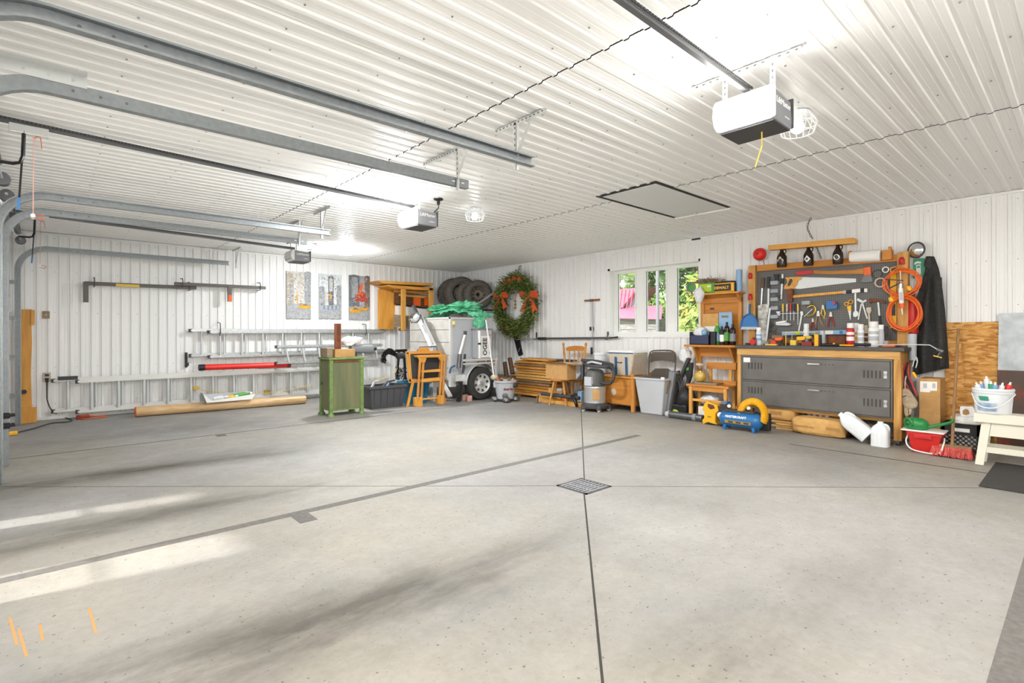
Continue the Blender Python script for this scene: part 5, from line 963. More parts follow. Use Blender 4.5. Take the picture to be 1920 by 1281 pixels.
SCR = ('brown scrap at the back of the vacuum tub', 'pale pine scrap at the back of the tub', 'orange scrap nearest the tub hose port', 'dark scrap leaning on the tub rim', 'brown scrap in the middle of the tub', 'pale pine scrap nearest the tub front')
for i in range(6):
    a = i * 1.05 + .3; p = c + Vector((math.cos(a) * .1, math.sin(a) * .1, zt - .2)); q = c + Vector((math.cos(a) * .16, math.sin(a) * .16, zt + rg.uniform(.02, .07)))
    One(MB().bar(p, q, .05, .03), 'wood_scrap', ['oldwood', 'pine_y', 'orange', 'darkwood'][i % 4], SCR[i], 'wood scrap', 'scraps in the vacuum tub')
t = T('push_mop', 'white-handled mop standing head down beside the vacuum tub', 'mop', c + Vector((-.22, .06, 0)))
hd = PX(926, 706, 6.85); tp = PX(911, 600, 6.75); P(MB().cyl(hd, tp, .015, n=10), 'handle', 'white', t, smooth=True); P(MB().lump(tuple(hd + Vector((0, 0, -.02))), (.06, .10, .05), 3, .3, 3), 'mop_head', 'mop', t, smooth=True); P(MB().tube(curve_pts([hd, hd + Vector((.02, -.05, .04)), hd + Vector((0, -.02, .22))]), .007, 6), 'wire_bail', 'lightgrey', t)

# stool carrying a cardboard box
sc_ = Vector((7.42, 6.90, 0)); sz = PX(1050, 711, 7.4).z
t = T('wooden_stool', 'small wooden stool with splayed legs under the cardboard box', 'stool', sc_)
P(MB().lathe([(.001, sz - .035), (.17, sz - .035), (.185, sz - .02), (.18, sz)], sc_, 28), 'seat', 'oak', t, smooth=True)
for dx, dy in ((-1, .3), (.3, 1), (1, -.3), (-.3, -1)): P(MB().cyl(sc_ + Vector((dx * .23, dy * .23, .002)), sc_ + Vector((dx * .12, dy * .12, sz - .03)), .019, .024, 12), 'leg', 'handle', t, smooth=True)
P(MB().bar(sc_ + Vector((-.15, .05, .25)), sc_ + Vector((.15, -.05, .25)), .025, .025), 'stretcher', 'handle', t)
a, b_ = PX(1022, 700, 7.28), PX(1062, 680, 7.28)
t = T('cardboard_box', 'open cardboard box sitting on the wooden stool', 'box', (7.5, (a.y + b_.y) / 2, sz))
bz = PX(1050, 682, 7.28).z; P(MB().box(7.30, 7.75, b_.y - .0, a.y, sz + .002, bz), 'body', 'cardboard', t); P(MB().box(7.31, 7.74, b_.y + .01, a.y - .01, bz, bz + .003), 'contents', 'canvas', t)
P(MB().prism([(7.30, b_.y, bz), (7.75, b_.y, bz), (7.75, b_.y - .20, bz - .02), (7.30, b_.y - .16, bz - .02)], (0, 0, .004)), 'flap', 'cardboard_dark', t); P(MB().prism([(7.30, a.y, bz), (7.30, b_.y, bz), (7.2, b_.y, bz + .03), (7.2, a.y, bz + .03)], (0, 0, .004)), 'flap', 'cardboard_dark', t)
t = One(MB().plateX([(1068, 683), (1088, 681), (1090, 700), (1080, 712), (1068, 711)], 7.55, .2), 'foam_block', 'lightgrey', 'pale grey foam panel right of the cardboard box', 'foam', bevel=.01)
# spindle-back chair
t = T('spindle_chair', 'pine spindle-back chair standing against the right wall', 'chair', (8.05, 7.05, 0)); xc = 7.95
pl, pr = 1057.5, 1098
for px, px2 in ((1056.5, 1060), (1098.5, 1093)):
    p, q = PX(px, 647, xc + .12), PX(px2, 690, xc); P(MB().lathe([(.022, -.35), (.022, .1), (.027, .14), (.02, .17), (.024, .3), (.02, (p - q).length - .04), (.012, (p - q).length - .03), (.026, (p - q).length), (.022, (p - q).length + .04), (.001, (p - q).length + .05)], q, 12, (p - q)), 'back_post', 'oak_z', t, smooth=True)
P(MB().plateX([(1060, 653), (1066, 650), (1077, 648.5), (1090, 649), (1096, 652), (1095, 658), (1077, 658), (1062, 658)], xc + .09, .025), 'crest_rail', 'oak', t, bevel=.004)
for px in (1068, 1076.5, 1084, 1091): P(MB().cyl(PX(px, 658, xc + .09), PX(px, 690, xc + .02), .011, n=8), 'spindle', 'oak_z', t, smooth=True)
s0, s1 = PX(1060, 690, xc).y, PX(1094, 690, xc).y; P(MB().box(xc - .36, xc + .04, s1 - .03, s0 + .03, .43, .465), 'seat', 'oak', t, bevel=.01)
for x in (xc - .32, xc): 
    for y in (s0 - .02, s1 + .02): P(MB().cyl((x, y, .002), (x, y, .43), .02, .026, 10), 'leg', 'oak_z', t, smooth=True)
# clutter under the stool: pipes, planks, small boxes
One(MB().cyl((7.32, 7.30, .19), (7.36, 6.35, .185), .035, n=14), 'black_pipe', 'charcoal', 'black plastic pipe lying in front of the stool legs', 'pipe', smooth=True)
One(MB().box(7.42, 7.56, 6.1, 7.55, .002, .09), 'floor_plank', 'pine_y', 'pale plank on the floor under the stool', 'plank', bevel=.004); One(MB().box(7.58, 7.70, 6.3, 7.35, .002, .055), 'floor_plank', 'kraft', 'second plank on the floor behind the pale plank', 'plank', bevel=.004)
for i, (x, y, z, w, hh, m_, lb) in enumerate(((7.58, 7.28, .095, .10, .20, 'pine', 'short wood block standing on the plank under the stool'), (7.62, 7.08, .06, .12, .13, 'kraft', 'small brown carton under the stool'), (7.60, 6.92, .06, .10, .10, 'orange', 'orange tool box under the stool'), (7.62, 6.75, .06, .12, .16, 'darkgrey', 'dark power tool lying under the stool'), (7.62, 7.08, .195, .16, .10, 'white', 'white paper pack on the brown carton'), (7.64, 6.55, .06, .1, .22, 'blue_soft', 'pale blue bag under the stool'))):
    One(MB().box(x - .05, x + .07, y - w / 2, y + w / 2, z, z + hh), 'small_box' if i != 5 else 'cloth_bag', m_, lb, 'box', bevel=.012)
One(MB().tube(curve_pts([(7.36, 6.55, .20), (7.30, 6.45, .20), (7.28, 6.38, .12), (7.30, 6.36, .03)]), .028, 10), 'bent_pipe', 'black_gloss', 'bent black pipe end by the steel vacuum', 'pipe', smooth=True)
t = T('clamp', 'small grey clamp on the floor at the end of the black pipe', 'clamp', (7.25, 7.33, 0)); P(MB().bar((7.25, 7.35, .002), (7.25, 7.33, .17), .02, .02).bar((7.2, 7.38, .008), (7.3, 7.3, .008), .02, .012), 'body', 'steel_dark', t); P(MB().cyl((7.25, 7.33, .17), (7.25, 7.28, .19), .014, n=8), 'screw', 'steel', t)

# ================================================================= STEEL VACUUM, CHEST, BUCKET, COOLER BAG, FOLDING CHAIR, BIN
c = Vector((7.34, 5.97, 0)); t = T('steel_vacuum', 'stainless steel vacuum with its hose looped over the top', 'vacuum', c)
z1, z2, z3 = PX(1100, 752, c.x).z, PX(1100, 722, c.x).z, PX(1100, 684, c.x).z
P(MB().lathe([(.19, .05), (.25, .06), (.25, .10), (.205, z1)], c, 28), 'base', 'charcoal', t, smooth=True); P(MB().lathe([(.19, z1 - .03), (.195, z1), (.19, z1 + .02), (.195, z1 + .04), (.195, z2 - .03), (.2, z2 - .02), (.195, z2)], c, 32), 'drum', 'steel', t, smooth=True)
P(MB().lathe([(.20, z2), (.21, z2 + .03), (.18, z2 + .06), (.165, z3 - .14), (.14, z3 - .09), (.08, z3 - .06), (.001, z3 - .06)], c, 28), 'motor_head', 'darkgrey', t, smooth=True)
P(MB().box(c.x - .215, c.x - .15, c.y - .09, c.y + .07, z2 + .01, z2 + .17), 'label_plate', 'lightgrey', t, bevel=.01); fr = c + Vector((-.16, -.12, 0)); P(MB(Matrix.Translation(c) @ Matrix.Rotation(.75, 4, 'Z')).box(-.205, -.19, -.07, .05, z1 + .06, z2 - .05), 'side_label', 'cardboard', t)
for i in range(5): a = math.radians(20 + i * 72); p = c + Vector((math.cos(a) * .245, math.sin(a) * .245, 0)); P(MB().lathe([(.05, .04), (.05, .07), (.03, .11)], p, 12), 'foot_pod', 'charcoal', t, smooth=True); P(MB().cyl(p + Vector((-.012, .0, .03)), p + Vector((.012, .0, .03)), .028, n=12), 'caster', 'white', t, smooth=True)
P(MB().cyl(c + Vector((-.15, .16, z2 + .1)), c + Vector((-.1, .2, z3 - .02)), .04, n=10), 'latch', 'black', t)
hose = []
for k in range(46):
    a = -1.2 + k * .21; rr = .215 + .015 * math.sin(k); hose.append(c + Vector((.02 + math.cos(a) * rr, -.06 + math.sin(a) * rr * 1.25, z3 - .04 + .028 * (k / 14) + .03 * math.sin(a))))
hose += [c + Vector((.0, -.34, z3 - .02)), c + Vector((-.05, -.46, z3 - .09)), c + Vector((-.08, -.47, z3 - .22)), c + Vector((-.08, -.38, z3 - .30)), c + Vector((-.06, -.20, z3 - .30))]
pts = curve_pts(hose, 4); P(MB().tube(pts, [.027 + .003 * (i % 2) for i in range(len(pts))], 10), 'hose', 'charcoal', t, smooth=True)
P(MB().tube(curve_pts([c + Vector((-.1, .12, z3 + .02)), c + Vector((-.1, 0, z3 + .06)), c + Vector((-.1, -.12, z3 + .05)), c + Vector((-.05, -.2, z3 + .03))]), .02, 8), 'wand', 'lightgrey', t, smooth=True)
# wooden chest on legs
zc, zb = PX(1180, 708, 7.62).z, PX(1185, 762, 7.62).z
y0, y1 = PX(1187, 730, 7.62).y, PX(1122, 730, 7.62).y
t = T('wooden_chest', 'low honey-coloured wooden chest on short legs', 'chest', (7.9, (y0 + y1) / 2, 0))
P(MB().box(7.64, 8.22, y0 + .02, y1, zb, zc - .02), 'body', 'oak', t); P(MB().box(7.63, 7.65, y0 + .04, y1, zb + .01, zc - .04), 'front_panel', 'oak', t, bevel=.004); P(MB().box(7.60, 8.24, y0 - .01, y1 + .02, zc - .02, zc + .005), 'lid', 'amber_x', t, bevel=.005)
for x in (7.65, 8.2):
    for y in (y0 + .02, y1 - .02): P(MB().box(x - .03, x + .03, y - .03, y + .03, .002, zc + (.06 if y < y0 + .1 else -.02)), 'leg', 'oak_z', t, bevel=.006)
P(MB().lathe([(.001, 0), (.06, .002), (.06, .006), (.001, .008)], (7.634, PX(1150, 735, 7.62).y, PX(1150, 735, 7.62).z), 16, (-1, 0, 0)), 'worn_mark', 'canvas', t)
# white bucket behind
p = PX(1130, 690, 8.15); tz = PX(1130, 661, 8.15).z; r_ = .13
t = T('plastic_bucket', 'white plastic bucket standing behind the steel vacuum', 'bucket', (8.08, p.y, zc + .01)); q = (8.08, p.y, 0)
P(MB().lathe([(r_ * .88, zc + .01), (r_, tz - .05), (r_ + .012, tz - .045), (r_ + .012, tz - .02), (r_, tz - .02), (r_, tz), (r_ - .01, tz), (r_ * .8, zc + .04), (.001, zc + .03)], q, 28), 'pail', 'milk', t, smooth=True); P(MB(FB((8.08 - r_ - .002, p.y, (zc + tz) / 2))).box(-.06, .06, 0, .01, -.07, .04), 'label_print', 'blue_soft', t)
One(MB().box(7.95, 8.22, p.y - .15, p.y + .15, .003, zc + .005), 'support_crate', 'oldwood', 'wooden crate under the white bucket behind the vacuum', 'crate', bevel=.004)
# insulated cooler bag on the chest
z0, z1 = zc + .006, PX(1175, 659, 7.75).z; ya, yb_ = PX(1143, 690, 7.70).y, PX(1213, 690, 8.12).y
t = T('cooler_bag', 'cream and white cooler bag with blue straps on the chest', 'bag', (7.9, (ya + yb_) / 2, z0))
P(MB().frustum((7.72, 8.12, yb_ + .08, ya - .02), (7.66, 8.14, yb_ - .03, ya + .02), z0, z1 - .03), 'body', 'canvas', t, bevel=.03, smooth=True); P(MB().frustum((7.66, 8.14, yb_ - .03, ya + .02), (7.70, 8.12, yb_ + .0, ya + .0), z1 - .03, z1 + .015), 'lid', 'white', t, bevel=.015); P(MB().box(7.65, 7.66, yb_ - .02, ya + .02, z1 - .035, z1 - .02), 'zip', 'blue_strap', t)
for f in (.28, .72): y = yb_ + (ya - yb_) * f; P(MB().prism([(7.715, y + .03, z0 + .02), (7.715, y - .02, z0 + .02), (7.655, y - .045, z1 - .10), (7.655, y + .0, z1 - .10)], (-.006, 0, 0)), 'strap', 'blue_strap', t)
P(MB().tube([(7.68, yb_ + .13 + .10, z0 + .25), (7.675, (ya + yb_) / 2, z0 + .24), (7.68, ya - .18, z0 + .25)], .008, 6), 'strap_handle', 'charcoal', t)
# folding chair
xf = 8.12; t = T('folding_chair', 'brown metal folding chair against the wall beneath the window', 'chair', PX(1240, 760, xf))
fy = lambda px, py, x=xf: PX(px, py, x)
P(MB().tube(curve_pts([fy(1216, 712), fy(1217, 680), fy(1218, 665), fy(1222, 659), fy(1232, 657.5), fy(1255, 657.5), fy(1264, 661), fy(1267, 668), fy(1266, 690), fy(1264, 712)], 5), .013, 8), 'frame', 'chair_brown', t, smooth=True)
P(MB().plateX([(1219, 664), (1224, 660), (1260, 660), (1265, 665), (1265, 681), (1258, 678), (1240, 676), (1226, 677), (1219, 680)], xf - .012, .02), 'backrest', 'chair_brown', t, bevel=.005)
P(MB().plateX([(1219, 712), (1221, 698), (1228, 691), (1252, 691), (1260, 697), (1263, 712)], xf - .06, .025), 'seat', 'chair_brown', t, bevel=.006)
for px in (1217, 1264): p = fy(px, 710); P(MB().cyl(p, (p.x - .1, p.y, .004), .012, n=8), 'leg', 'chair_brown', t, smooth=True); P(MB().cyl((p.x - .05, p.y, p.z - .05), (p.x + .08, p.y, .004), .012, n=8), 'leg', 'chair_brown', t, smooth=True)
mat('chair_brown', '5f564d', .45, .2)
# grey waste bin
yl, yr = PX(1191, 712, 7.66).y, PX(1247, 712, 7.66).y; bl, br = PX(1199, 776, 7.66).y, PX(1239, 778, 7.66).y; zt = PX(1220, 709, 7.66).z
t = T('waste_bin', 'tall light grey plastic waste bin', 'bin', (7.82, (yl + yr) / 2, 0))
mb = MB(); B4 = (7.69, 7.95, br, bl); T4 = (7.64, 8.0, yr, yl)
mb.frustum(B4, T4, .002, zt - .02); P(mb, 'shell', 'lightgrey', t, bevel=.02); P(MB().box(7.625, 8.015, yr - .015, yl + .015, zt - .035, zt), 'rim', 'lightgrey', t, bevel=.008); P(MB().box(7.65, 7.99, yr + .012, yl - .012, zt, zt + .002), 'opening_shade', 'darkgrey', t); P(MB().box(7.61, 7.64, yr - .01, yr + .05, zt - .005, zt + .03), 'clip', 'white', t)  # dark plate on the solid bin paints its shaded inside
# flat panels leaning to the right of the bin
for i, (a, b_, c_, d_, m_, lb) in enumerate((((1248, 713), (1250, 714), (1234, 780), (1231, 779), 'greywood', 'thin pale panel leaning beside the waste bin'), ((1250, 696), (1260, 700), (1247, 778), (1238, 780), 'midgrey', 'grey panel leaning behind the thin pale panel'), ((1256, 698), (1264, 702), (1252, 776), (1245, 778), 'darkgrey', 'dark panel leaning against the electric mower'))):
    x = 7.74 + i * .05; a, b_, c_, d_ = [(q_[0] + 5, q_[1]) for q_ in (a, b_, c_, d_)]; q1, q2 = PX(*c_, x), PX(*d_, x); q1.z = q2.z = .003; One(MB().prism([PX(*a, x), PX(*b_, x), q1, q2], (.16, .0, 0)), 'leaning_panel', m_, lb, 'panel')
# yellow-green electric mower with coiled cord, folded upright
xm = 8.0; t = T('electric_mower', 'black and lime electric mower folded upright with coiled cord', 'mower', PX(1280, 785, xm))
P(MB().bar(PX(1292, 672, xm), PX(1268, 730, xm), .09, .05).bar(PX(1296, 680, xm + .02), PX(1288, 725, xm), .06, .05), 'handle', 'charcoal', t, bevel=.01); P(MB().plateX([(1263, 700), (1272, 695), (1274, 712), (1266, 716)], xm - .03, .05), 'switch_box', 'rust', t)
P(MB().lump(tuple(PX(1286, 750, xm)), (.16, .17, .22), 2, .12), 'motor_body', 'black', t, smooth=True); P(MB().plateX([(1258, 713), (1264, 712), (1263, 728), (1260, 742), (1256, 740)], xm - .08, .06), 'lime_cover', 'lime', t, bevel=.01); P(MB().lathe([(.001, .03), (.06, .02), (.1, 0), (.12, -.02)], PX(1275, 768, xm - .1), 20, (-.7, -.4, .5)), 'lime_wheel', 'lime', t, smooth=True)
P(MB().plateX([(1285, 683), (1298, 680), (1296, 706), (1290, 722), (1284, 700)], xm - .02, .06), 'grip_housing', 'black', t, bevel=.01); P(MB().plateX([(1287, 690), (1292, 689), (1291, 694), (1287, 695)], xm - .03, .02), 'indicator', 'green_box', t)
for k in range(7):
    cc = PX(1262 + k * .8, 733 + (k % 3), xm - .14 + k * .012); k_ = mpp(cc); P(MB().tube([cc + Vector((.01 * math.sin(3 * a), -math.cos(a) * (13 + k) * k_, math.sin(a) * (29 + k * 1.3) * k_)) for a in [2 * math.pi * i / 26 for i in range(26)]], .006, 6, closed=True), 'cord_loop', 'charcoal', t, smooth=True)
q = PX(1280, 775, xm); P(MB().box(xm - .15, xm + .2, q.y - .15, q.y + .15, .004, .2), 'deck', 'black', t, bevel=.03)
t = One(MB().lump(tuple(PX(1285, 667, xm + .05)), (.08, .10, .13), 8, .4, 2.2), 'white_bag', 'bag_white', 'white plastic bag draped over the mower handle', 'bag', smooth=80)
# flat bench stool with open back standing before the wash stand
xs = 7.80; t = T('garden_bench_seat', 'pine child bench with an open slat back holding the glass jar', 'bench', PX(1325, 775, xs)); zs = PX(1330, 727, xs).z
yl, yr = PX(1286, 724, xs).y, PX(1366, 730, xs).y
P(MB().box(xs, xs + .36, yr, yl, zs, zs + .035), 'seat', 'oak', t, bevel=.004); P(MB().box(xs + .02, xs + .045, yr + .03, yl - .05, zs - .07, zs), 'apron', 'oak', t)
for x in (xs + .035, xs + .32):
    for y in (yl - .07, yr + .06): P(MB().box(x - .025, x + .025, y - .025, y + .025, .003, zs), 'leg', 'pine_z', t, bevel=.003)
P(MB().box(xs + .03, xs + .05, yr + .06, yl - .07, zs - .24, zs - .20), 'stretcher', 'pine_y', t)
for y in (yl - .26, yr + .12): P(MB().box(xs + .31, xs + .34, y - .025, y + .025, zs + .035, zs + .36), 'back_post', 'pine_z', t, bevel=.003)
P(MB().box(xs + .30, xs + .335, yr + .02, yl - .20, zs + .28, zs + .39), 'back_slat', 'oak', t, bevel=.004); P(MB().box(xs + .30, xs + .335, yr + .02, yl - .30, zs + .035, zs + .10), 'back_rail', 'oak', t)
One(MB().box(xs + .05, xs + .28, yl - .50, yl - .13, zs + .037, zs + .065), 'notebook', 'greywood', 'flat grey book under the glass jar', 'book', bevel=.003)
p = PX(1313, 718, xs + .16); jy = p.y; zb = zs + .066; zj = PX(1313, 685, xs + .16).z
t = T('glass_jar', 'large glass jar of pale yellow pieces on the pine bench', 'jar', (xs + .16, jy, zb)); r_ = .105; hj = zj - zb
P(MB().lathe([(.001, 0), (r_ * .92, 0), (r_, .02), (r_, hj * .55), (r_ * .8, hj * .75), (r_ * .55, hj * .8), (r_ * .55, hj * .92), (r_ * .62, hj * .93), (r_ * .62, hj)], (xs + .16, jy, zb), 24), 'glass', 'jar_glass', t, smooth=True); P(MB().lump((xs + .16, jy, zb + hj * .33), (r_ * .9, r_ * .9, hj * .32), 3, .12, 4), 'filling', 'yellow_soft', t, smooth=True); P(MB().lathe([(r_ * .64, 0), (r_ * .64, .03), (.001, .035)], (xs + .16, jy, zj), 20), 'lid', 'canvas', t, smooth=True)
One(MB().lump((xs + .2, yl - .32, .30), (.10, .16, .09), 5, .4, 2.4), 'plastic_bag', 'bag_white', 'white plastic bag stuffed under the pine bench', 'bag', smooth=80); One(MB().box(xs + .1, xs + .3, yl - .48, yl - .16, .003, .20), 'carton', 'paper', 'white carton standing under the pine bench', 'carton', bevel=.006)
# wash stand with tall back
xw = 8.28; xf = 7.98; zt = PX(1330, 647, xf).z; yl, yr = PX(1283, 647, xf).y, PX(1386, 650, xf).y
t = T('wooden_washstand', 'honey pine wash stand with a tall panelled back shelf', 'washstand', PX(1340, 700, xw))
P(MB().box(xf - .02, xw + .07, yr, yl, zt - .035, zt), 'counter', 'oak', t, bevel=.005)
pl, pr = PX(1313, 690, xw - .02).y, PX(1384, 690, xw - .02).y
for y in (pl, pr + .02): P(MB().box(xw - .08, xw + .0, y - .03, y + .03, .003, zt - .035), 'leg', 'oak_z', t, bevel=.004)
P(MB().box(xw - .07, xw - .03, pr, pl, zt - .20, zt - .035), 'apron', 'oak', t); P(MB().prism([(xf + .04, pl - .01, zt - .035), (xw - .08, pl - .01, zt - .035), (xw - .08, pl - .01, zt - .30)], (0, .03, 0)), 'bracket', 'oak_z', t); P(MB().prism([(xf + .04, pr + .02, zt - .035), (xw - .08, pr + .02, zt - .035), (xw - .08, pr + .02, zt - .30)], (0, .03, 0)), 'bracket', 'oak_z', t)
bt = PX(1350, 553, xw).z; by0, by1 = PX(1391, 600, xw).y, PX(1314, 600, xw).y
P(MB().box(xw + .02, xw + .045, by0, by1, zt, bt), 'back_panel', 'oak', t); 
for y in (by0 + .03, by1 - .03): P(MB().box(xw - .01, xw + .02, y - .03, y + .03, zt, bt), 'back_stile', 'oak_z', t, bevel=.003)
P(MB().box(xw - .012, xw + .02, by0, by1, bt - .14, bt - .05), 'back_rail', 'oak', t, bevel=.004); P(MB().box(xw - .012, xw + .02, by0 + .06, by1 - .06, zt, zt + .06), 'back_rail', 'oak', t)
P(MB().box(xw - .20, xw + .05, by0 - .04, by1 + .05, bt, bt + .025), 'top_shelf', 'amber_x', t, bevel=.004)
for y in (by0, by1 - .03): P(MB().prism([(xw - .17, y, bt), (xw - .01, y, bt), (xw - .01, y, bt - .13)], (0, .03, 0)), 'shelf_bracket', 'oak_z', t)
P(MB().plateX([(1331, 577), (1339, 577), (1339, 581), (1331, 581)], xw + .016, .005), 'ink_mark', 'darkwood', t)
SH = bt + .026
# on the top shelf
a, b_ = PX(1312, 550, xw - .1), PX(1342, 530, xw - .1); t = T('green_carton', 'green and yellow product carton on the wash stand shelf', 'carton', (xw - .08, (a.y + b_.y) / 2, SH))
P(MB().box(xw - .15, xw - .02, b_.y, a.y, SH, b_.z), 'body', 'green_box', t, bevel=.003); P(MB().box(xw - .152, xw - .15, b_.y + .05, a.y - .02, SH + .03, b_.z - .02), 'front_print', 'lime', t); P(MB().box(xw - .154, xw - .152, b_.y + .06, b_.y + .12, b_.z - .07, b_.z - .05), 'lettering', 'white', t)
mb = MB(); rg = random.Random(9); vs = []; fs = []
for i in range(160):
    p = Vector((xw - .08 + rg.uniform(-.08, .08), rg.uniform(b_.y - .1, a.y + .12), b_.z + .01 + rg.uniform(0, .06))); d = Vector((rg.gauss(0, 1), rg.gauss(0, 1), rg.gauss(0, .4))).normalized(); q = d.orthogonal().normalized(); o = len(vs); vs += [p, p + d * .06 + q * .008, p + d * .12, p + d * .06 - q * .008]; fs.append([o, o + 1, o + 2, o + 3])
mb.add(vs, fs); One(mb, 'dried_twigs', 'oldwood', 'tangle of dried twigs lying on the green carton', 'twigs', kind='stuff')
p = PX(1298, 548, xw - .1); t = T('small_fan', 'small round grey fan at the left end of the wash stand shelf', 'fan', (xw - .1, p.y, SH)); P(MB().torus((xw - .14, p.y, SH + .12), .075, .014, (1, 0, 0), 22, 8), 'guard', 'midgrey', t, smooth=True); P(MB().lathe([(.001, 0), (.07, .01), (.07, .03), (.001, .035)], (xw - .14, p.y, SH + .12), 16, (1, 0, 0)), 'blades', 'green_box', t); P(MB().cyl((xw - .12, p.y, SH), (xw - .12, p.y, SH + .05), .02, .015, 10), 'stem', 'midgrey', t)
One(MB().lump((xw - .20, PX(1311, 555, xw - .2).y, SH - .02), (.05, .085, .13), 6, .35, 2.2), 'plastic_bag', 'bag_white', 'small white bag hanging over the wash stand shelf edge', 'bag', smooth=80)
a, b_ = PX(1341, 553, xw - .12), PX(1379, 529, xw - .12); t = T('toolbox_radio', 'yellow and black lettered tool case on the wash stand shelf', 'tool case', (xw - .1, (a.y + b_.y) / 2, SH))
P(MB().box(xw - .17, xw + .0, b_.y, a.y, SH, b_.z), 'body', 'yellow', t, bevel=.02); P(MB().box(xw - .176, xw - .17, b_.y + .05, a.y - .01, SH + .022, b_.z - .022), 'front_panel', 'black', t); P(MB().box(xw - .16, xw - .01, b_.y - .012, b_.y + .05, SH + .01, b_.z - .01), 'end_cap', 'black', t, bevel=.01); P(MB().box(xw - .15, xw - .02, b_.y + .02, a.y - .02, b_.z, b_.z + .025), 'top_handle', 'black', t, bevel=.01)
text('DEWALT', .06, FB((xw - .177, (a.y + b_.y) / 2 + .035, (SH + b_.z) / 2 - .005)), 'yellow', t, 'logo', bold=.002)
p = PX(1386, 550, xw - .08); tz = PX(1386, 506, xw - .08).z; t = T('foam_roll', 'upright pale blue foam roll on the wash stand shelf', 'roll', (xw - .08, p.y, SH)); P(MB().cyl((xw - .08, p.y, SH), (xw - .08, p.y, tz), .045, n=20), 'roll', 'blue_soft', t, smooth=True); P(MB().lathe([(.015, 0), (.035, .002), (.015, .004)], (xw - .08, p.y, tz), 16), 'spiral_end', 'midgrey', t)
# on the counter
z = zt + .002
a, b_ = PX(1294, 645, 8.02), PX(1331, 622, 8.02); t = T('plastic_basket', 'dark blue plastic basket holding clear bags', 'basket', (8.1, (a.y + b_.y) / 2, z))
h_ = b_.z; P(MB().box(8.00, 8.012, b_.y, a.y, z, h_ - .06).box(8.24, 8.252, b_.y, a.y, z, h_).box(8.0, 8.25, b_.y, b_.y + .012, z, h_).box(8.0, 8.25, a.y - .012, a.y, z, h_).box(8.0, 8.25, b_.y, a.y, z, z + .01), 'shell', 'navy', t)
One(MB().lump((8.12, (a.y + b_.y) / 2 + .03, h_ - .01), (.09, .12, .10), 3, .35, 2.2), 'clear_bag', 'bag_white', 'clear plastic bag bulging out of the dark blue basket', 'bag', smooth=80); One(MB().lump((8.07, (a.y + b_.y) / 2 - .06, h_ - .02), (.06, .05, .06), 4, .3, 2.2), 'blue_packet', 'blue_soft', 'light blue packet inside the dark blue basket', 'packet', smooth=80)
One(MB().box(8.0, 8.22, PX(1341, 640, 8.0).y, PX(1332, 640, 8.0).y, z, h_), 'black_case', 'black', 'narrow black case right of the dark blue basket', 'case', bevel=.006)
p, q = PX(1318, 620, 8.24), PX(1348, 588, 8.24); One(MB().box(8.225, 8.262, q.y, p.y, z, q.z), 'pale_board', 'kraft', 'pale wooden panel leaning at the wash stand back', 'board', bevel=.003); p, q = PX(1322, 622, 8.2), PX(1342, 612, 8.2); One(MB().box(8.18, 8.215, q.y, p.y, z, q.z), 'white_card', 'paper', 'white card leaning in front of the pale panel', 'card')
a, b_ = PX(1348, 606, 8.19), PX(1373, 585, 8.19); t = T('cutting_board', 'light blue plastic board with a handle slot', 'board', (8.2, (a.y + b_.y) / 2, z)); P(MB().box(8.18, 8.20, b_.y, a.y, z, b_.z), 'board', 'blue_soft', t, bevel=.012); P(MB().box(8.177, 8.18, b_.y + .06, a.y - .05, b_.z - .09, b_.z - .055), 'handle_slot', 'oldwood', t, bevel=.0)
def bottle(label, px, pyb, pyt, wpx, x, m_, cap='black', z0=None, lab=None, name='bottle', neck=.35, group=None):
    b0 = PX(px, pyb, x); k = mpp(b0); zb_ = b0.z if z0 is None else z0; h_ = PX(px, pyt, x).z - zb_; r_ = wpx * k / 2
    t = T(name, label, name.split('_')[-1] if name != 'spray_can' else 'can', (x, b0.y, zb_), group); o = (x, b0.y, zb_)
    P(MB().lathe([(r_ * .9, .0), (r_, .008), (r_, h_ * .70), (r_ * .85, h_ * .78), (r_ * neck, h_ * .86), (r_ * neck, h_ * .88)], o, 20), 'body', m_, t, smooth=True); P(MB().cyl((x, b0.y, zb_ + h_ * .88), (x, b0.y, zb_ + h_), r_ * neck * 1.15, n=12), 'cap', cap, t, smooth=True)
    if lab: P(MB().lathe([(r_ * 1.012, h_ * .18), (r_ * 1.012, h_ * .55)], o, 20), 'label_wrap', lab, t, smooth=True)
    return t
bottle('pale green bottle behind the dark bottles on the wash stand', 1345, 645, 606, 11, 8.1, 'green_box', 'lime', z, 'blue_soft'); bottle('dark bottle with a white label on the wash stand', 1354, 645, 612, 9, 8.04, 'black', 'black', z, 'white'); bottle('dark bottle with a green label on the wash stand', 1363, 645, 604, 10, 8.06, 'brown_glass', 'black', z, 'green_box'); bottle('dark bottle with a black label at the counter end', 1374, 645, 608, 11, 8.04, 'brown_glass', 'black', z, 'midgrey')

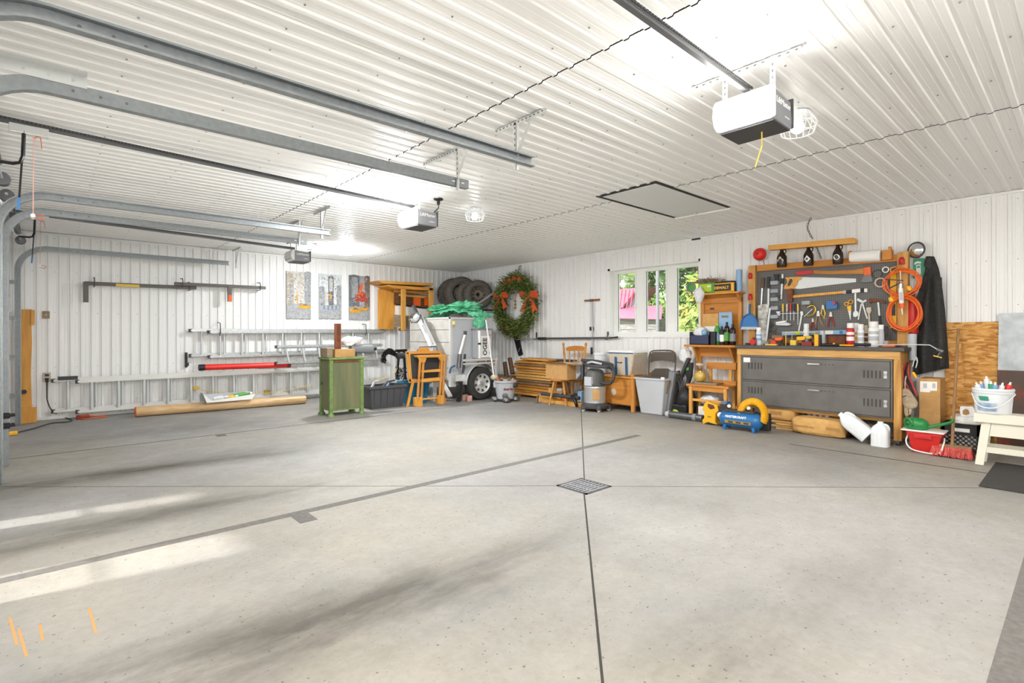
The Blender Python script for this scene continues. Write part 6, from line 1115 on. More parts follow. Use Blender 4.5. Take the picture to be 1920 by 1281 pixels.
# ================================================================= WORKBENCH WITH LOCKERS
BT = 1.21; BX0, BX1 = 7.78, 8.30; BY0, BY1 = 1.545, 3.585
t = T('workbench', 'long pine workbench with a dark grey top', 'workbench', ((BX0 + BX1) / 2, (BY0 + BY1) / 2, 0))
P(MB().box(BX0 - .02, BX1, BY0 - .03, BY1 + .02, BT - .045, BT), 'top', 'benchtop', t, bevel=.004)
P(MB().box(BX0 + .01, BX0 + .05, BY0 + .02, BY1, BT - .145, BT - .046), 'front_apron', 'stud_y', t, bevel=.003); P(MB().box(BX1 - .06, BX1 - .02, BY0 + .02, BY1, BT - .145, BT - .046), 'rear_apron', 'stud_y', t)
for y0, y1 in ((BY0 + .005, BY0 + .085), (BY1 - .055, BY1 + .0)):
    for x in (BX0 + .015, BX1 - .10): P(MB().box(x, x + .085, y0, y1, .06 if y0 < 2 else .003, BT - .146 if y0 > 2 else BT - .046), 'leg', 'stud', t, bevel=.003)
    if y0 < 2: P(MB().cyl((BX0 + .04, y0 + .02, .035), (BX0 + .04, y0 + .06, .035), .034, n=14), 'caster', 'charcoal', t, smooth=True)
P(MB().box(BX0 + .1, BX0 + .14, BY0 + .05, BY1 - .05, .27, .315).box(BX1 - .12, BX1 - .08, BY0 + .05, BY1 - .05, .27, .315), 'lower_rail', 'stud_y', t)
LY0, LY1, LZ0, LZ1, LX = BY0 + .095, BY1 - .06, .322, BT - .148, BX0 + .02
t = T('metal_lockers', 'pair of grey steel lockers laid on their side in the workbench', 'lockers', (BX0 + .2, (LY0 + LY1) / 2, LZ0))
P(MB().box(LX, BX1 - .05, LY0, LY1, LZ0, LZ1), 'body', 'locker', t, bevel=.003)
zm = (LZ0 + LZ1) / 2
for k, (z0, z1) in enumerate(((zm + .012, LZ1 - .03), (LZ0 + .02, zm - .02))):
    P(MB().box(LX - .003, LX, LY0 + .018, LY1 - .018, z0 - .006, z1 + .006), 'door_gap', 'black', t)
    d = P(MB().box(LX - .012, LX - .002, LY0 + .026, LY1 - .026, z0, z1), 'door', 'locker', t, bevel=.003)
    for grp in ([PX(1621 + i * 7.5, 700, LX).y for i in range(5)], [PX(1405 + i * 5.9, 690, LX).y for i in range(5)]):
        for y in grp: zc = (z0 + z1) / 2 - (.0 if grp[0] < 2.5 else -.04) ; P(MB().prism([(LX - .012, y - .016, zc - .05), (LX - .024, y - .008, zc - .045), (LX - .024, y - .008, zc + .045), (LX - .012, y - .016, zc + .05), (LX - .012, y + .006, zc + .05), (LX - .012, y + .006, zc - .05)], (0, -.0015, 0)) if False else MB().box(LX - .020, LX - .012, y - .004, y + .010, zc - .048, zc + .048), 'louver', 'louver_dark', d, bevel=.003)
    y = PX(1526, 680, LX).y; P(MB().box(LX - .030, LX - .012, y - .075, y + .075, z1 - .075, z1 - .05), 'handle', 'chrome', d, bevel=.006)
    for i in range(4): P(MB().cyl((LX - .014, y - .10 - i * .045, z1 - .065), (LX - .0115, y - .10 - i * .045, z1 - .065), .007, n=8), 'hole', 'black', d)
    y = PX(1660.5, 700, LX).y; P(MB().box(LX - .015, LX - .012, y - .018, y + .018, (z0 + z1) / 2 - .045, (z0 + z1) / 2 + .045), 'number_plate', 'steel', d, bevel=.002); text('32' if k == 0 else '33', .04, FB((LX - .0155, y, (z0 + z1) / 2)), 'charcoal', d, 'number')
    if k == 0: y = PX(1401, 673, LX).y; P(MB().box(LX - .014, LX - .012, y - .05, y + .05, z1 - .075, z1 - .005), 'sticker', 'white', d)
# ---- under the bench
def sack(label, px0, px1, py0, py1, x, depth, m_, seed, zbase=None):
    a, b_ = PX(px0, py1, x), PX(px1, py0, x); z0 = max(.003, a.z) if zbase is None else zbase; hz = (b_.z - z0) / 2; t = T('paper_sack', label, 'sack', (x + depth / 2, (a.y + b_.y) / 2, z0))
    P(MB().lump((x + depth / 2, (a.y + b_.y) / 2, z0 + hz), (depth / 2, (a.y - b_.y) / 2, hz), seed, .12, 2.5, 28, 16, .45), 'bag', m_, t, smooth=80); return t, (a.y + b_.y) / 2, z0 + hz
for i in range(4): One(MB().box(7.86, 8.1, 2.62, 3.05 + .06 * (i % 2), .003 + i * .032, .03 + i * .032), 'short_board', 'stud_y' if i % 2 else 'kraft', ('lowest board of the pile under the workbench', 'second board up in the pile under the workbench', 'third board up in the pile under the workbench', 'top board of the pile under the workbench')[i], 'board', 'board pile under the bench', bevel=.003)
t, y, z = sack('brown paper sack lying on the board pile', 1436, 1490, 766, 795, 7.86, .24, 'kraft', 2, .132)
P(MB().box(7.853, 7.858, y - .02, y + .14, z - .02, z + .03), 'print', 'cardboard_dark', t)
t, y, z = sack('brown paper sack lying in front under the workbench', 1481, 1583, 791, 826, 7.70, .26, 'kraft', 5)
text('CONCRETE MIX', .035, FB((7.697, y + .15, z - .01)), 'cardboard_dark', t, 'print'); P(MB().box(7.695, 7.70, y - .28, y - .12, z - .02, z + .02), 'print_block', 'cardboard_dark', t)
a, b_ = PX(1508, 796, 7.95), PX(1553, 771, 7.95); t = T('white_carton', 'white printed carton standing behind the front sack', 'carton', (8.05, (a.y + b_.y) / 2, .003)); P(MB().box(7.96, 8.16, b_.y, a.y, .003, b_.z), 'body', 'paper', t, bevel=.004)
for i in range(4): P(MB().box(7.957, 7.96, b_.y + .04 + i * .075, b_.y + .085 + i * .075, b_.z - .13, b_.z - .03), 'print', 'midgrey', t)
P(MB().box(7.957, 7.96, a.y - .06, a.y, .01, b_.z - .01), 'blue_edge', 'blue_soft', t)
One(MB().box(7.98, 8.18, PX(1590, 780, 7.98).y, PX(1560, 780, 7.98).y, .003, PX(1575, 777, 7.98).z), 'brown_carton', 'cardboard_dark', 'brown carton behind the lying white jug', 'carton', bevel=.004)
p = PX(1622, 790, 8.0); t = T('round_pan', 'brown round pan leaning at the back under the bench', 'pan', (8.0, p.y, .003)); P(MB().lathe([(.001, 0), (.16, 0), (.19, .05), (.2, .05), (.17, -.01), (.001, -.01)], (7.98, p.y, .21), 28, (-.75, 0, .5)), 'dish', 'chair_brown', t, smooth=True); P(MB().box(8.0, 8.2, p.y - .12, p.y + .12, .003, .10), 'stand', 'oldwood', t)
def jug(name_label, M, h, w, d):
    t = T('plastic_jug', name_label, 'jug', M.translation, 'white jugs under the workbench')
    prof = [(0, 0, 1, 1), (.02, 0, 1.0, 1.0), (.35, 0, 1, 1), (.55, 0, 1, 1), (.70, 0, .95, .92), (.80, .0, .75, .72), (.90, .0, .40, .42), (.93, 0, .30, .34), (1.0, 0, .30, .34)]
    mb = MB(M); vs = []; n = 24
    for z, o, sx, sy in prof:
        for j in range(n):
            a = 2 * math.pi * j / n; cx, cy = math.cos(a), math.sin(a); vs.append((math.copysign(abs(cx) ** .55, cx) * w / 2 * sx, math.copysign(abs(cy) ** .55, cy) * d / 2 * sy, z * h))
    fs = [(i * n + j, i * n + (j + 1) % n, (i + 1) * n + (j + 1) % n, (i + 1) * n + j) for i in range(len(prof) - 1) for j in range(n)] + [tuple(range(n))[::-1], tuple(range((len(prof) - 1) * n, len(prof) * n))]
    mb.add(vs, fs); P(mb, 'body', 'milk', t, smooth=50); P(MB(M).tube(curve_pts([(w * .12, 0, h * .9), (w * .36, 0, h * .86), (w * .46, 0, h * .72), (w * .42, 0, h * .6)]), .014, 8), 'handle', 'milk', t, smooth=True)
    for i in range(3): P(MB(M).box(-w * .32 + i * w * .22, -w * .28 + i * w * .22, -d / 2 - .003, -d / 2 + .004, h * .12, h * .55), 'moulded_rib', 'milk', t)
p = PX(1650, 838, 7.60); jug('upright white plastic jug beside the bench leg', FB((7.62, p.y, .003)), .30, .19, .17)
p = PX(1616, 830, 7.6); jug('white plastic jug tipped on its side before the sacks', Matrix.Translation((7.64, p.y - .06, .10)) @ Matrix.Rotation(-math.pi / 2, 4, 'Z') @ Matrix.Rotation(math.radians(-52), 4, 'Y'), .40, .20, .17)
# ---- blue compressor, yellow gun, steel pipe
zc = PX(1392, 788, 7.35).z; ya, yb_ = PX(1352, 788, 7.38).y, PX(1429, 788, 7.33).y; r_ = .115
t = T('air_compressor', 'blue tank air compressor with a yellow coiled hose', 'compressor', (7.36, (ya + yb_) / 2, 0)); L_ = ya - yb_
P(MB().lathe([(.001, 0), (r_ * .5, .01), (r_ * .85, .045), (r_, .10), (r_, L_ - .10), (r_ * .85, L_ - .045), (r_ * .5, L_ - .01), (.001, L_)], (7.36, yb_, zc), 28, (0, 1, 0)), 'tank', 'blue_tank', t, smooth=True)
text('MASTERCRAFT', .045, FB((7.36 - r_ * .93, (ya + yb_) / 2 + .03, zc + .045)) @ Matrix.Rotation(-.4, 4, 'X'), 'white', t, 'logo', depth=.006, bold=.001); P(MB().box(7.36 - r_ - .003, 7.36 - r_ + .01, yb_ + .12, ya - .12, zc - .045, zc - .005), 'decal', 'gold', t)
for i in range(3): P(MB().box(7.36 - r_ - .004, 7.36 - r_, yb_ + .15 + i * .11, yb_ + .22 + i * .11, zc - .038, zc - .014), 'decal_print', 'charcoal', t)
for y in (ya - .10, yb_ + .10): P(MB().box(7.27, 7.45, y - .02, y + .02, .03, zc - r_ * .7).cyl((7.29, y, .003), (7.29, y, .03), .022, n=10).cyl((7.43, y, .003), (7.43, y, .03), .022, n=10), 'foot', 'blue_tank', t)
P(MB().box(7.30, 7.44, yb_ + .10, ya - .08, zc + r_ - .01, zc + r_ + .02), 'manifold', 'charcoal', t, bevel=.004)
for y in (ya - .16, ya - .44): P(MB().lathe([(.024, 0), (.024, .02), (.02, .025), (.001, .025)], (7.31, y, zc + r_ + .07), 16, (-1, 0, .2)), 'gauge', 'white', t, smooth=True); P(MB().cyl((7.33, y, zc + r_ + .07), (7.36, y, zc + r_ + .02), .016, n=8), 'gauge_stem', 'gold', t)
P(MB().lathe([(.03, 0), (.03, .03), (.02, .04)], (7.34, ya - .26, zc + r_ + .04), 14), 'regulator', 'copper', t, smooth=True); P(MB().box(7.33, 7.42, ya - .12, ya - .02, zc + r_ + .10, zc + r_ + .125), 'switch_cover', 'blue_tank', t, bevel=.005); P(MB().box(7.42, 7.50, yb_ - .06, yb_ + .12, .03, zc + .12), 'motor', 'black', t, bevel=.02)
for i in range(44):
    a = math.pi * (.99 - i / 43 * 1.15); cc = PX(1408 - 0 + 0, 778, 7.35); k = mpp(cc); p = PX(1411 + 23 * math.cos(a), 779 - 26 * math.sin(a), 7.35); d = Vector((0, math.sin(a), math.cos(a)))
    P(MB().torus(p, .044, .0075, Vector((.15, math.sin(a), math.cos(a))), 16, 6), 'hose_coil', 'yellow', t, smooth=True)
x = 7.47; t = T('framing_nailer', 'yellow and black power nailer on the floor left of the compressor', 'nailer', PX(1333, 800, x))
P(MB().plateX([(1320, 757), (1326, 753), (1335, 757), (1344, 760), (1347, 771), (1341, 777), (1341, 792), (1344, 797), (1334, 794), (1327, 792), (1318, 796), (1316, 788), (1320, 784), (1320, 772), (1316, 769)], x, .11), 'body', 'yellow', t, bevel=.012)
P(MB().plateX([(1327, 757), (1338, 760), (1340, 766), (1332, 768), (1327, 763)], x - .006, .02), 'grip_opening', 'rust', t); P(MB().plateX([(1318, 794), (1327, 791), (1334, 793), (1341, 797), (1352, 797), (1352, 801), (1337, 801), (1330, 797), (1325, 797), (1321, 798)], x + .01, .09), 'base', 'black', t, bevel=.006)
P(MB().plateX([(1346, 762), (1360, 757), (1364, 760), (1364, 772), (1356, 778), (1353, 790), (1347, 790)], x + .02, .08), 'magazine', 'charcoal', t, bevel=.006); P(MB().cyl(PX(1350, 778, x), PX(1350, 778, x + .1), .04, n=14), 'cylinder', 'steel', t, smooth=True); text('20V', .04, FB(PX(1330, 782, x - .001)), 'black', t, 'lettering')
x = 7.62; a, b_ = PX(1256, 778, x), PX(1318, 781, x); t = T('exhaust_pipe', 'dark steel pipe lying on the floor before the pine bench', 'pipe', (x, a.y, 0)); r_ = .055; a.z = b_.z = r_ + .003; P(MB().cyl(a, b_, r_, n=18), 'pipe', 'steel_dark', t, smooth=True); P(MB().cyl(a + Vector((0, .07, 0)), a, .04, r_ * 1.05, 16), 'nozzle', 'lightgrey', t, smooth=True); P(MB().cyl(b_ + Vector((0, .16, 0)), b_ + Vector((0, .10, 0)), r_ + .006, n=18), 'collar', 'midgrey', t, smooth=True)

# ================================================================= PEGBOARD
XP = 8.27
t = T('pegboard', 'dark grey pegboard framed by pine posts above the workbench', 'pegboard', PX(1550, 650, XP)); t.location.z = BT; WLOC[t] = Vector(t.location)
P(MB().plateX([(1418, 508), (1684, 486), (1684, 647), (1418, 643)], XP, .006), 'board', 'pegboard', t)
P(MB().plateX([(1403, 499), (1416, 497), (1416, 644), (1403, 644)], XP - .06, .09), 'post', 'stud', t, bevel=.003); P(MB().plateX([(1682, 474), (1703, 471), (1703, 649), (1682, 648)], XP - .10, .09), 'post', 'stud', t, bevel=.003)
P(MB().plateX([(1419, 497.5), (1684, 477), (1684, 489.5), (1419, 509)], XP - .045, .045), 'top_rail', 'oak', t, bevel=.003); P(MB().plateX([(1419, 636), (1684, 639), (1684, 646), (1419, 643)], XP - .03, .03), 'bottom_rail', 'oak', t)
def redhook(label, px, py, x=XP - .062):
    p = PX(px, py, x); t = T('figure_hook', label, 'hook', p - Vector((0, 0, .04)), 'red cast hooks'); P(MB().lathe([(.001, .055), (.018, .05), (.024, .03), (.034, .02), (.03, 0), (.034, -.04), (.001, -.045)], p - Vector((.006, 0, 0)), 14), 'casting', 'red', t, smooth=True); P(MB().tube([p + Vector((-.01, 0, -.03)), p + Vector((-.06, 0, -.04)), p + Vector((-.07, 0, -.01))], .007, 6), 'prong', 'red', t)
redhook('upper red cast hook on the left pegboard post', 1407, 518); redhook('lower red cast hook on the left pegboard post', 1407, 557); redhook('red cast hook at the top of the right pegboard post', 1691, 490, XP - .104)
def tool(name, label, cat, parts, x=XP - .022, group='tools on the pegboard'):
    """parts: (part name, material, pixel outline, thickness, x offset)"""
    pts = [q for p_ in parts for q in p_[2]]; c = PX(sum(a for a, _ in pts) / len(pts), max(b for _, b in pts), x)
    t = T(name, label, cat, c, group)
    for nm, m_, o, th, dx in parts: P(MB().plateX(o, x + dx, th), nm, m_, t, bevel=min(.003, th / 3))
    return t
def ln(a, b_, w): d = math.hypot(b_[0] - a[0], b_[1] - a[1]); nx, ny = -(b_[1] - a[1]) / d * w / 2, (b_[0] - a[0]) / d * w / 2; return [(a[0] + nx, a[1] + ny), (b_[0] + nx, b_[1] + ny), (b_[0] - nx, b_[1] - ny), (a[0] - nx, a[1] - ny)]
tool('felling_axe', 'long axe with a red grip and orange collar', 'axe', [('grip', 'red', [(1491, 511), (1495, 508.5), (1524, 507), (1525, 513), (1500, 516), (1494, 515)], .02, 0), ('handle', 'handle_y', [(1525, 507), (1560, 508), (1600, 506), (1619, 503), (1619, 514), (1590, 514), (1550, 514.5), (1525, 513)], .02, 0), ('collar', 'orange', [(1619, 502), (1632, 500), (1633, 515), (1619, 517)], .03, -.006), ('blade', 'steel_dark', [(1620, 517), (1633, 515), (1637, 528), (1628, 530), (1612, 529)], .015, .002)])
tool('hand_saw', 'hand saw with a light wooden handle', 'saw', [('blade', 'galv_light', [(1500, 519.5), (1560, 521), (1605, 522.5), (1605, 529), (1560, 534), (1500, 542), (1488, 541), (1495, 532)], .003, .012), ('handle', 'pine', [(1471, 521), (1478, 520), (1503, 518.5), (1502, 524), (1495, 527), (1495, 534), (1487, 542), (1469, 542), (1471, 536), (1476, 530), (1475, 524)], .02, 0), ('grip_hole', 'charcoal', [(1481, 523), (1485, 523), (1486, 527), (1481, 536), (1477, 537), (1477, 532)], .002, -.0015)])
tool('sledge_hammer', 'sledge hammer with a rusty head hung level', 'hammer', [('head', 'rust', [(1475, 543), (1484, 541), (1487, 545), (1485, 566), (1477, 567), (1475, 560)], .05, -.03), ('handle', 'pine', [(1485, 554), (1586, 545), (1586, 550), (1485, 559)], .025, -.01), ('handle_tip', 'canvas', [(1580, 545), (1586, 544.5), (1586, 551), (1580, 551)], .026, -.011)])
tool('rubber_mallet', 'white and black double-faced mallet right of the sledge handle', 'mallet', [('white_face', 'white', [(1597, 543), (1613, 541), (1613, 548), (1597, 550)], .035, -.015), ('black_band', 'black', [(1586, 545), (1597, 543.5), (1597, 549), (1586, 550)], .035, -.015), ('head', 'black', [(1613, 541), (1620, 540), (1620, 548), (1613, 548)], .035, -.015), ('small_face', 'white', [(1620, 541), (1626, 541), (1626, 548), (1620, 548)], .035, -.015)])
tool('combination_wrench', 'long steel spanner hanging under the mallet', 'wrench', [('shank', 'steel', ln((1603.5, 549), (1604, 585), 3.2), .006, 0), ('shank_groove', 'steel_dark', ln((1607, 549), (1606, 582), 1.2), .004, .001), ('ring', 'steel', [(1599, 588), (1601, 584), (1607, 583), (1610, 587), (1609, 592), (1605, 595), (1600, 594)], .009, -.002)])
tool('tongue_pliers', 'big open tongue pliers hanging beside the spanner', 'pliers', [('jaw', 'galv_light', ln((1607, 561), (1618, 567), 5), .012, 0), ('jaw', 'galv_light', ln((1617, 567), (1624, 563), 4), .012, .003), ('handle', 'galv_light', ln((1616, 566), (1626, 598), 3), .01, 0), ('handle', 'galv_light', ln((1615, 570), (1609, 600), 2.6), .01, .004)])
tool('claw_hammer', 'claw hammer with a rusty head and black grip', 'hammer', [('head', 'rust', [(1629, 561), (1633, 560), (1653, 562), (1659, 566), (1660, 571), (1652, 567), (1634, 567), (1630, 569)], .022, -.004), ('shaft', 'galv_light', ln((1646, 564), (1649, 592), 3.6), .014, 0), ('grip', 'black', ln((1649, 592), (1651, 612), 4.4), .018, -.002)])
tool('paint_brush', 'pale paint brush hanging handle down', 'brush', [('bristles', 'canvas', [(1624, 577), (1633, 576), (1634, 583), (1631, 588), (1627, 588), (1624, 583)], .02, 0), ('handle', 'mop', ln((1629, 588), (1630, 612), 3.6), .014, .002)])
t = T('scissors', 'yellow-handled scissors hanging point down', 'scissors', PX(1594, 602, XP), 'tools on the pegboard'); P(MB().torus(PX(1587, 570, XP - .02), .024, .006, (1, 0, 0), 14, 6), 'finger_ring', 'yellow', t); P(MB().torus(PX(1595, 566, XP - .02), .026, .006, (1, .2, 0), 14, 6), 'finger_ring', 'yellow', t); P(MB().plateX([(1588, 575), (1596, 572), (1596, 583), (1590, 583)], XP - .022, .008), 'shank', 'yellow', t); P(MB().plateX([(1590, 582), (1596, 582), (1595, 600), (1594, 600)], XP - .018, .004), 'blade', 'galv_light', t)
tool('sander_block', 'blue and red hand tool hung on the pegboard', 'sander', [('body', 'blue', [(1549, 566), (1553, 564), (1567, 565), (1570, 572), (1569, 579), (1549, 580)], .05, -.04), ('knob', 'red', [(1561, 566), (1565, 565), (1567, 570), (1563, 573)], .03, -.06)])
def pliers(label, c, hd, m_, jaw='galv_light', s=1.0, sp=7):
    x, y = c; tool('pliers', label, 'pliers', [('jaw', jaw, [(x - 2 * s, y - 9 * s), (x + 1.5 * s, y - 9 * s), (x + 3 * s, y), (x - 3 * s, y)], .012, 0), ('handle', m_, [(x - 3 * s, y), (x - .5 * s, y), (x - 3 * s, y + 10 * s), (x - (sp - 2) * s + hd, y + 20 * s), (x - sp * s + hd, y + 20 * s), (x - 6 * s, y + 9 * s)], .014, 0), ('handle', m_, [(x + .5 * s, y), (x + 3 * s, y), (x + 6 * s, y + 9 * s), (x + sp * s + hd, y + 20 * s), (x + (sp - 2) * s + hd, y + 20 * s), (x + 3 * s, y + 10 * s)], .014, .003)])
pliers('pliers with dark red handles right of the yellow pair', (1557.5, 594), 0, 'red_dark'); pliers('long pliers with yellow-brown handles in the middle', (1534, 593), 4, 'oldwood', s=1.1, sp=9); pliers('pliers with pale brown handles hung above the others', (1543, 580), 3, 'gold', s=.9, sp=-1); pliers('small pliers with spread dark red handles', (1524, 604), 2, 'red_dark', s=.75, sp=9)
t = T('c_clamp', 'brass-coloured C clamp hung on the pegboard', 'clamp', PX(1519, 598, XP), 'tools on the pegboard'); P(MB().tube(curve_pts([PX(1513, 593, XP - .03), PX(1524, 590, XP - .03), PX(1529, 580, XP - .03), PX(1524, 573, XP - .03), PX(1514, 577, XP - .03)], 5), .012, 7), 'frame', 'gold', t, smooth=True); P(MB().cyl(PX(1508, 594, XP - .03), PX(1523, 580, XP - .03), .006, n=8), 'screw', 'steel', t)
SD = [(1468, 'yellow_soft', 'yellow-handled screwdriver, leftmost in the screwdriver row'), (1475.5, 'canvas', 'pale-handled screwdriver, second in the screwdriver row'), (1482, 'red', 'red-handled screwdriver in the screwdriver row'), (1488.5, 'navy', 'dark blue screwdriver in the screwdriver row'), (1496, 'gold', 'amber-handled screwdriver, rightmost in the screwdriver row')]
for px, m_, lb in SD: t = T('screwdriver', lb, 'screwdriver', PX(px, 602, XP), 'screwdrivers on the pegboard'); P(MB().cyl(PX(px, 570, XP - .03), PX(px, 584, XP - .03), .015, .012, 10), 'handle', m_, t, smooth=True); P(MB().cyl(PX(px, 584, XP - .03), PX(px, 601 if px < 1490 else 609, XP - .03), .005, n=8), 'shank', 'galv_light', t, smooth=True)
P_ = PX(1482, 588, XP - .02); One(MB().box(XP - .045, XP - .005, PX(1500, 588, XP).y, PX(1462, 588, XP).y, P_.z - .004, P_.z + .004), 'tool_rack', 'steel', 'thin steel rack holding the screwdrivers', 'rack')
tool('offset_wrench', 'slim steel wrench slanting down right of the screwdrivers', 'wrench', [('shank', 'galv_light', ln((1503, 590), (1497.5, 621), 3), .008, 0), ('head', 'galv_light', [(1500, 584), (1505, 584), (1506, 591), (1501, 592)], .012, -.002)])
for i, (px, py, lb) in enumerate(((1451.5, 530.5, 'grey plastic parts bin, top one of the column on the pegboard'), (1451.5, 546, 'grey plastic parts bin, second down the column'), (1451.5, 561.5, 'grey plastic parts bin, third down the column'), (1451.5, 578, 'grey plastic parts bin, fourth down the column'), (1451.5, 594, 'grey plastic parts bin, bottom one of the column'), (1511, 568, 'grey plastic parts bin alone right of the screwdrivers'))):
    p = PX(px, py, XP - .05); t = T('parts_bin', lb, 'bin', p - Vector((0, 0, .03)), 'parts bins on the pegboard'); P(MB().box(XP - .06, XP - .003, p.y - .055, p.y + .055, p.z - .028, p.z + .03), 'bin', 'bin_grey', t, bevel=.004); P(MB().box(XP - .056, XP - .006, p.y - .05, p.y + .05, p.z + .03, p.z + .034), 'contents', 'charcoal', t)
for i, (px, py, w, h_, m_, lb) in enumerate(((1455, 520, 11, 12, 'black', 'black spring clamp above the parts bins'), (1458, 556, 10, 7, 'charcoal', 'small black clip between the parts bins'), (1459, 588, 9, 8, 'steel', 'steel bracket beside the lower parts bins'))): tool('spring_clamp', lb, 'clamp', [('jaw', m_, [(px - w / 2, py - h_ / 2), (px + w / 2, py - h_ / 2), (px + w / 2 - 2, py), (px - w / 2 + 2, py)], .03, -.03), ('lever', m_, [(px - w / 2 + 2, py), (px + w / 2 - 2, py), (px + w / 2, py + h_ / 2), (px - w / 2 + 3, py + h_ / 2)], .02, -.02)])
tool('wood_chisel', 'old chisel with a brown wooden handle at the left edge', 'chisel', [('handle', 'darkwood', ln((1430, 521), (1429, 540), 6), .024, -.008), ('blade', 'steel', ln((1429, 540), (1427, 574), 2.6), .006, 0)])
tool('steel_square', 'narrow steel square hanging beside the chisel', 'square', [('blade', 'galv_light', ln((1441, 540), (1440, 592), 3.5), .005, 0), ('stock', 'black', ln((1441, 519), (1440, 541), 5), .02, -.008)]); tool('long_file', 'thin steel file with a pale tip below the clamps', 'file', [('blade', 'galv_light', ln((1466, 532), (1464.5, 561), 3.4), .006, 0), ('handle', 'black', ln((1467, 522), (1466, 532), 5), .02, -.006), ('tip', 'white', ln((1467, 514), (1467, 522), 3), .012, -.004)])
tool('tape_dispenser', 'white plane blade lying on the lower pegboard shelf', 'blade', [('blade', 'white', [(1454, 604), (1473, 601), (1473, 605), (1455, 607)], .05, -.05), ('body', 'steel', [(1453, 607), (1478, 605), (1484, 609), (1476, 611), (1456, 610)], .05, -.04)])
# key ring cluster
t = T('chain_bunch', 'bunch of small chains hanging low on the pegboard', 'chain', PX(1449, 626, XP), 'tools on the pegboard'); rg = random.Random(31)
for i in range(14): P(MB().torus(PX(1449 + rg.uniform(-5, 5), 606 + i * 1.4, XP - .03), .014, .004, (rg.uniform(-1, 1), rg.uniform(-1, 1), rg.uniform(-1, 1)), 8, 5), 'link', 'steel_dark', t)
for px, py, r_, m_, lb in ((1661, 506, .040, 'white', 'small white tape roll on the pegboard'), (1651, 530, .066, 'canvas', 'larger cream tape roll on the pegboard')): p = PX(px, py, XP - .03); One(MB().lathe([(r_ * .72, -.02), (r_, -.02), (r_, .02), (r_ * .72, .02), (r_ * .72, -.02)], p, 26, (1, 0, 0), caps=False), 'tape_roll', m_, lb, 'tape', smooth=True)
One(MB().torus(PX(1645, 514, XP - .012), .055, .004, (1, 0, 0), 22, 5), 'wire_ring', 'charcoal', 'thin dark wire ring beside the tape rolls', 'ring')
t = T('yellow_straightedge', 'yellow straightedge hanging left of the right pegboard post', 'straightedge', PX(1672, 620, XP - .02)); P(MB().plateX([(1669, 502), (1681, 499), (1681, 612), (1669, 616)], XP - .03, .012), 'strip', 'yellow', t); P(MB().plateX([(1671, 503), (1680, 501), (1680, 508), (1671, 509)], XP - .032, .002), 'print', 'charcoal', t); P(MB().plateX([(1672, 570), (1679, 570), (1679, 592), (1672, 592)], XP - .032, .002), 'slot', 'charcoal', t)

# ================================================================= ABOVE THE PEGBOARD
p = PX(1425, 477, U - .12); k = mpp(p); r_ = 12 * k; t = T('alarm_bell', 'round red alarm bell on the wall above the left post', 'bell', p - Vector((0, 0, r_)))
P(MB().lathe([(r_, 0), (r_ * .97, .03), (r_ * .8, .07), (r_ * .5, .095), (.02, .105), (.001, .106)], p, 28, (-1, 0, 0)), 'gong', 'red_bright', t, smooth=True); P(MB().lathe([(.001, .112), (.02, .11), (.022, .1)], p, 12, (-1, 0, 0)), 'centre_bolt', 'red_dark', t, smooth=True); P(MB().lathe([(r_ * .9, -.10), (r_ * .9, -.02), (.02, -.02)], p + Vector((0, -.012, 0)), 24, (-1, 0, 0)), 'base_drum', 'white', t, smooth=True); P(MB().tube([p + Vector((0, -.05, -r_)), p + Vector((.05, -.055, -r_ - .12))], .005, 5), 'wire', 'charcoal', t)
xg = 8.06; t = T('hanging_plank', 'honey pine plank hung from the ceiling by a chain', 'plank', PX(1522, 470, xg)); P(MB().prism([PX(1440, 460, xg), PX(1600, 445.5, xg), PX(1604, 449, xg), PX(1604, 456, xg), PX(1441, 469, xg)], (.12, 0, 0)), 'board', 'pine_y', t, bevel=.004)
def chain(pts, parent, step=.034):
    pts = curve_pts(pts, 10); L_ = 0; last = pts[0]; i = 0; acc_ = 0
    for a, b_ in zip(pts, pts[1:]):
        acc_ += (b_ - a).length
        if acc_ >= step: d = (b_ - last).normalized(); P(MB().tube([last.lerp(b_, .5) + d * (.026 * math.cos(u_)) + (d.orthogonal().normalized() if i % 2 else d.cross(d.orthogonal()).normalized()) * (.012 * math.sin(u_)) for u_ in [2 * math.pi * q / 10 for q in range(10)]], .0045, 5, closed=True), 'chain_link', 'steel_dark', parent); last = b_; acc_ = 0; i += 1
c0 = PZ(1513, 407, CEIL - .01); chain([Vector((xg + .06, c0.y - .02, CEIL - .01)), PX(1514, 425, xg + .06), PX(1519, 440, xg + .06), PX(1525, 449, xg + .06)], t); chain([PX(1530, 460, xg + .14), PX(1536, 475, xg + .16), PX(1540, 486, XP - .06)], t)
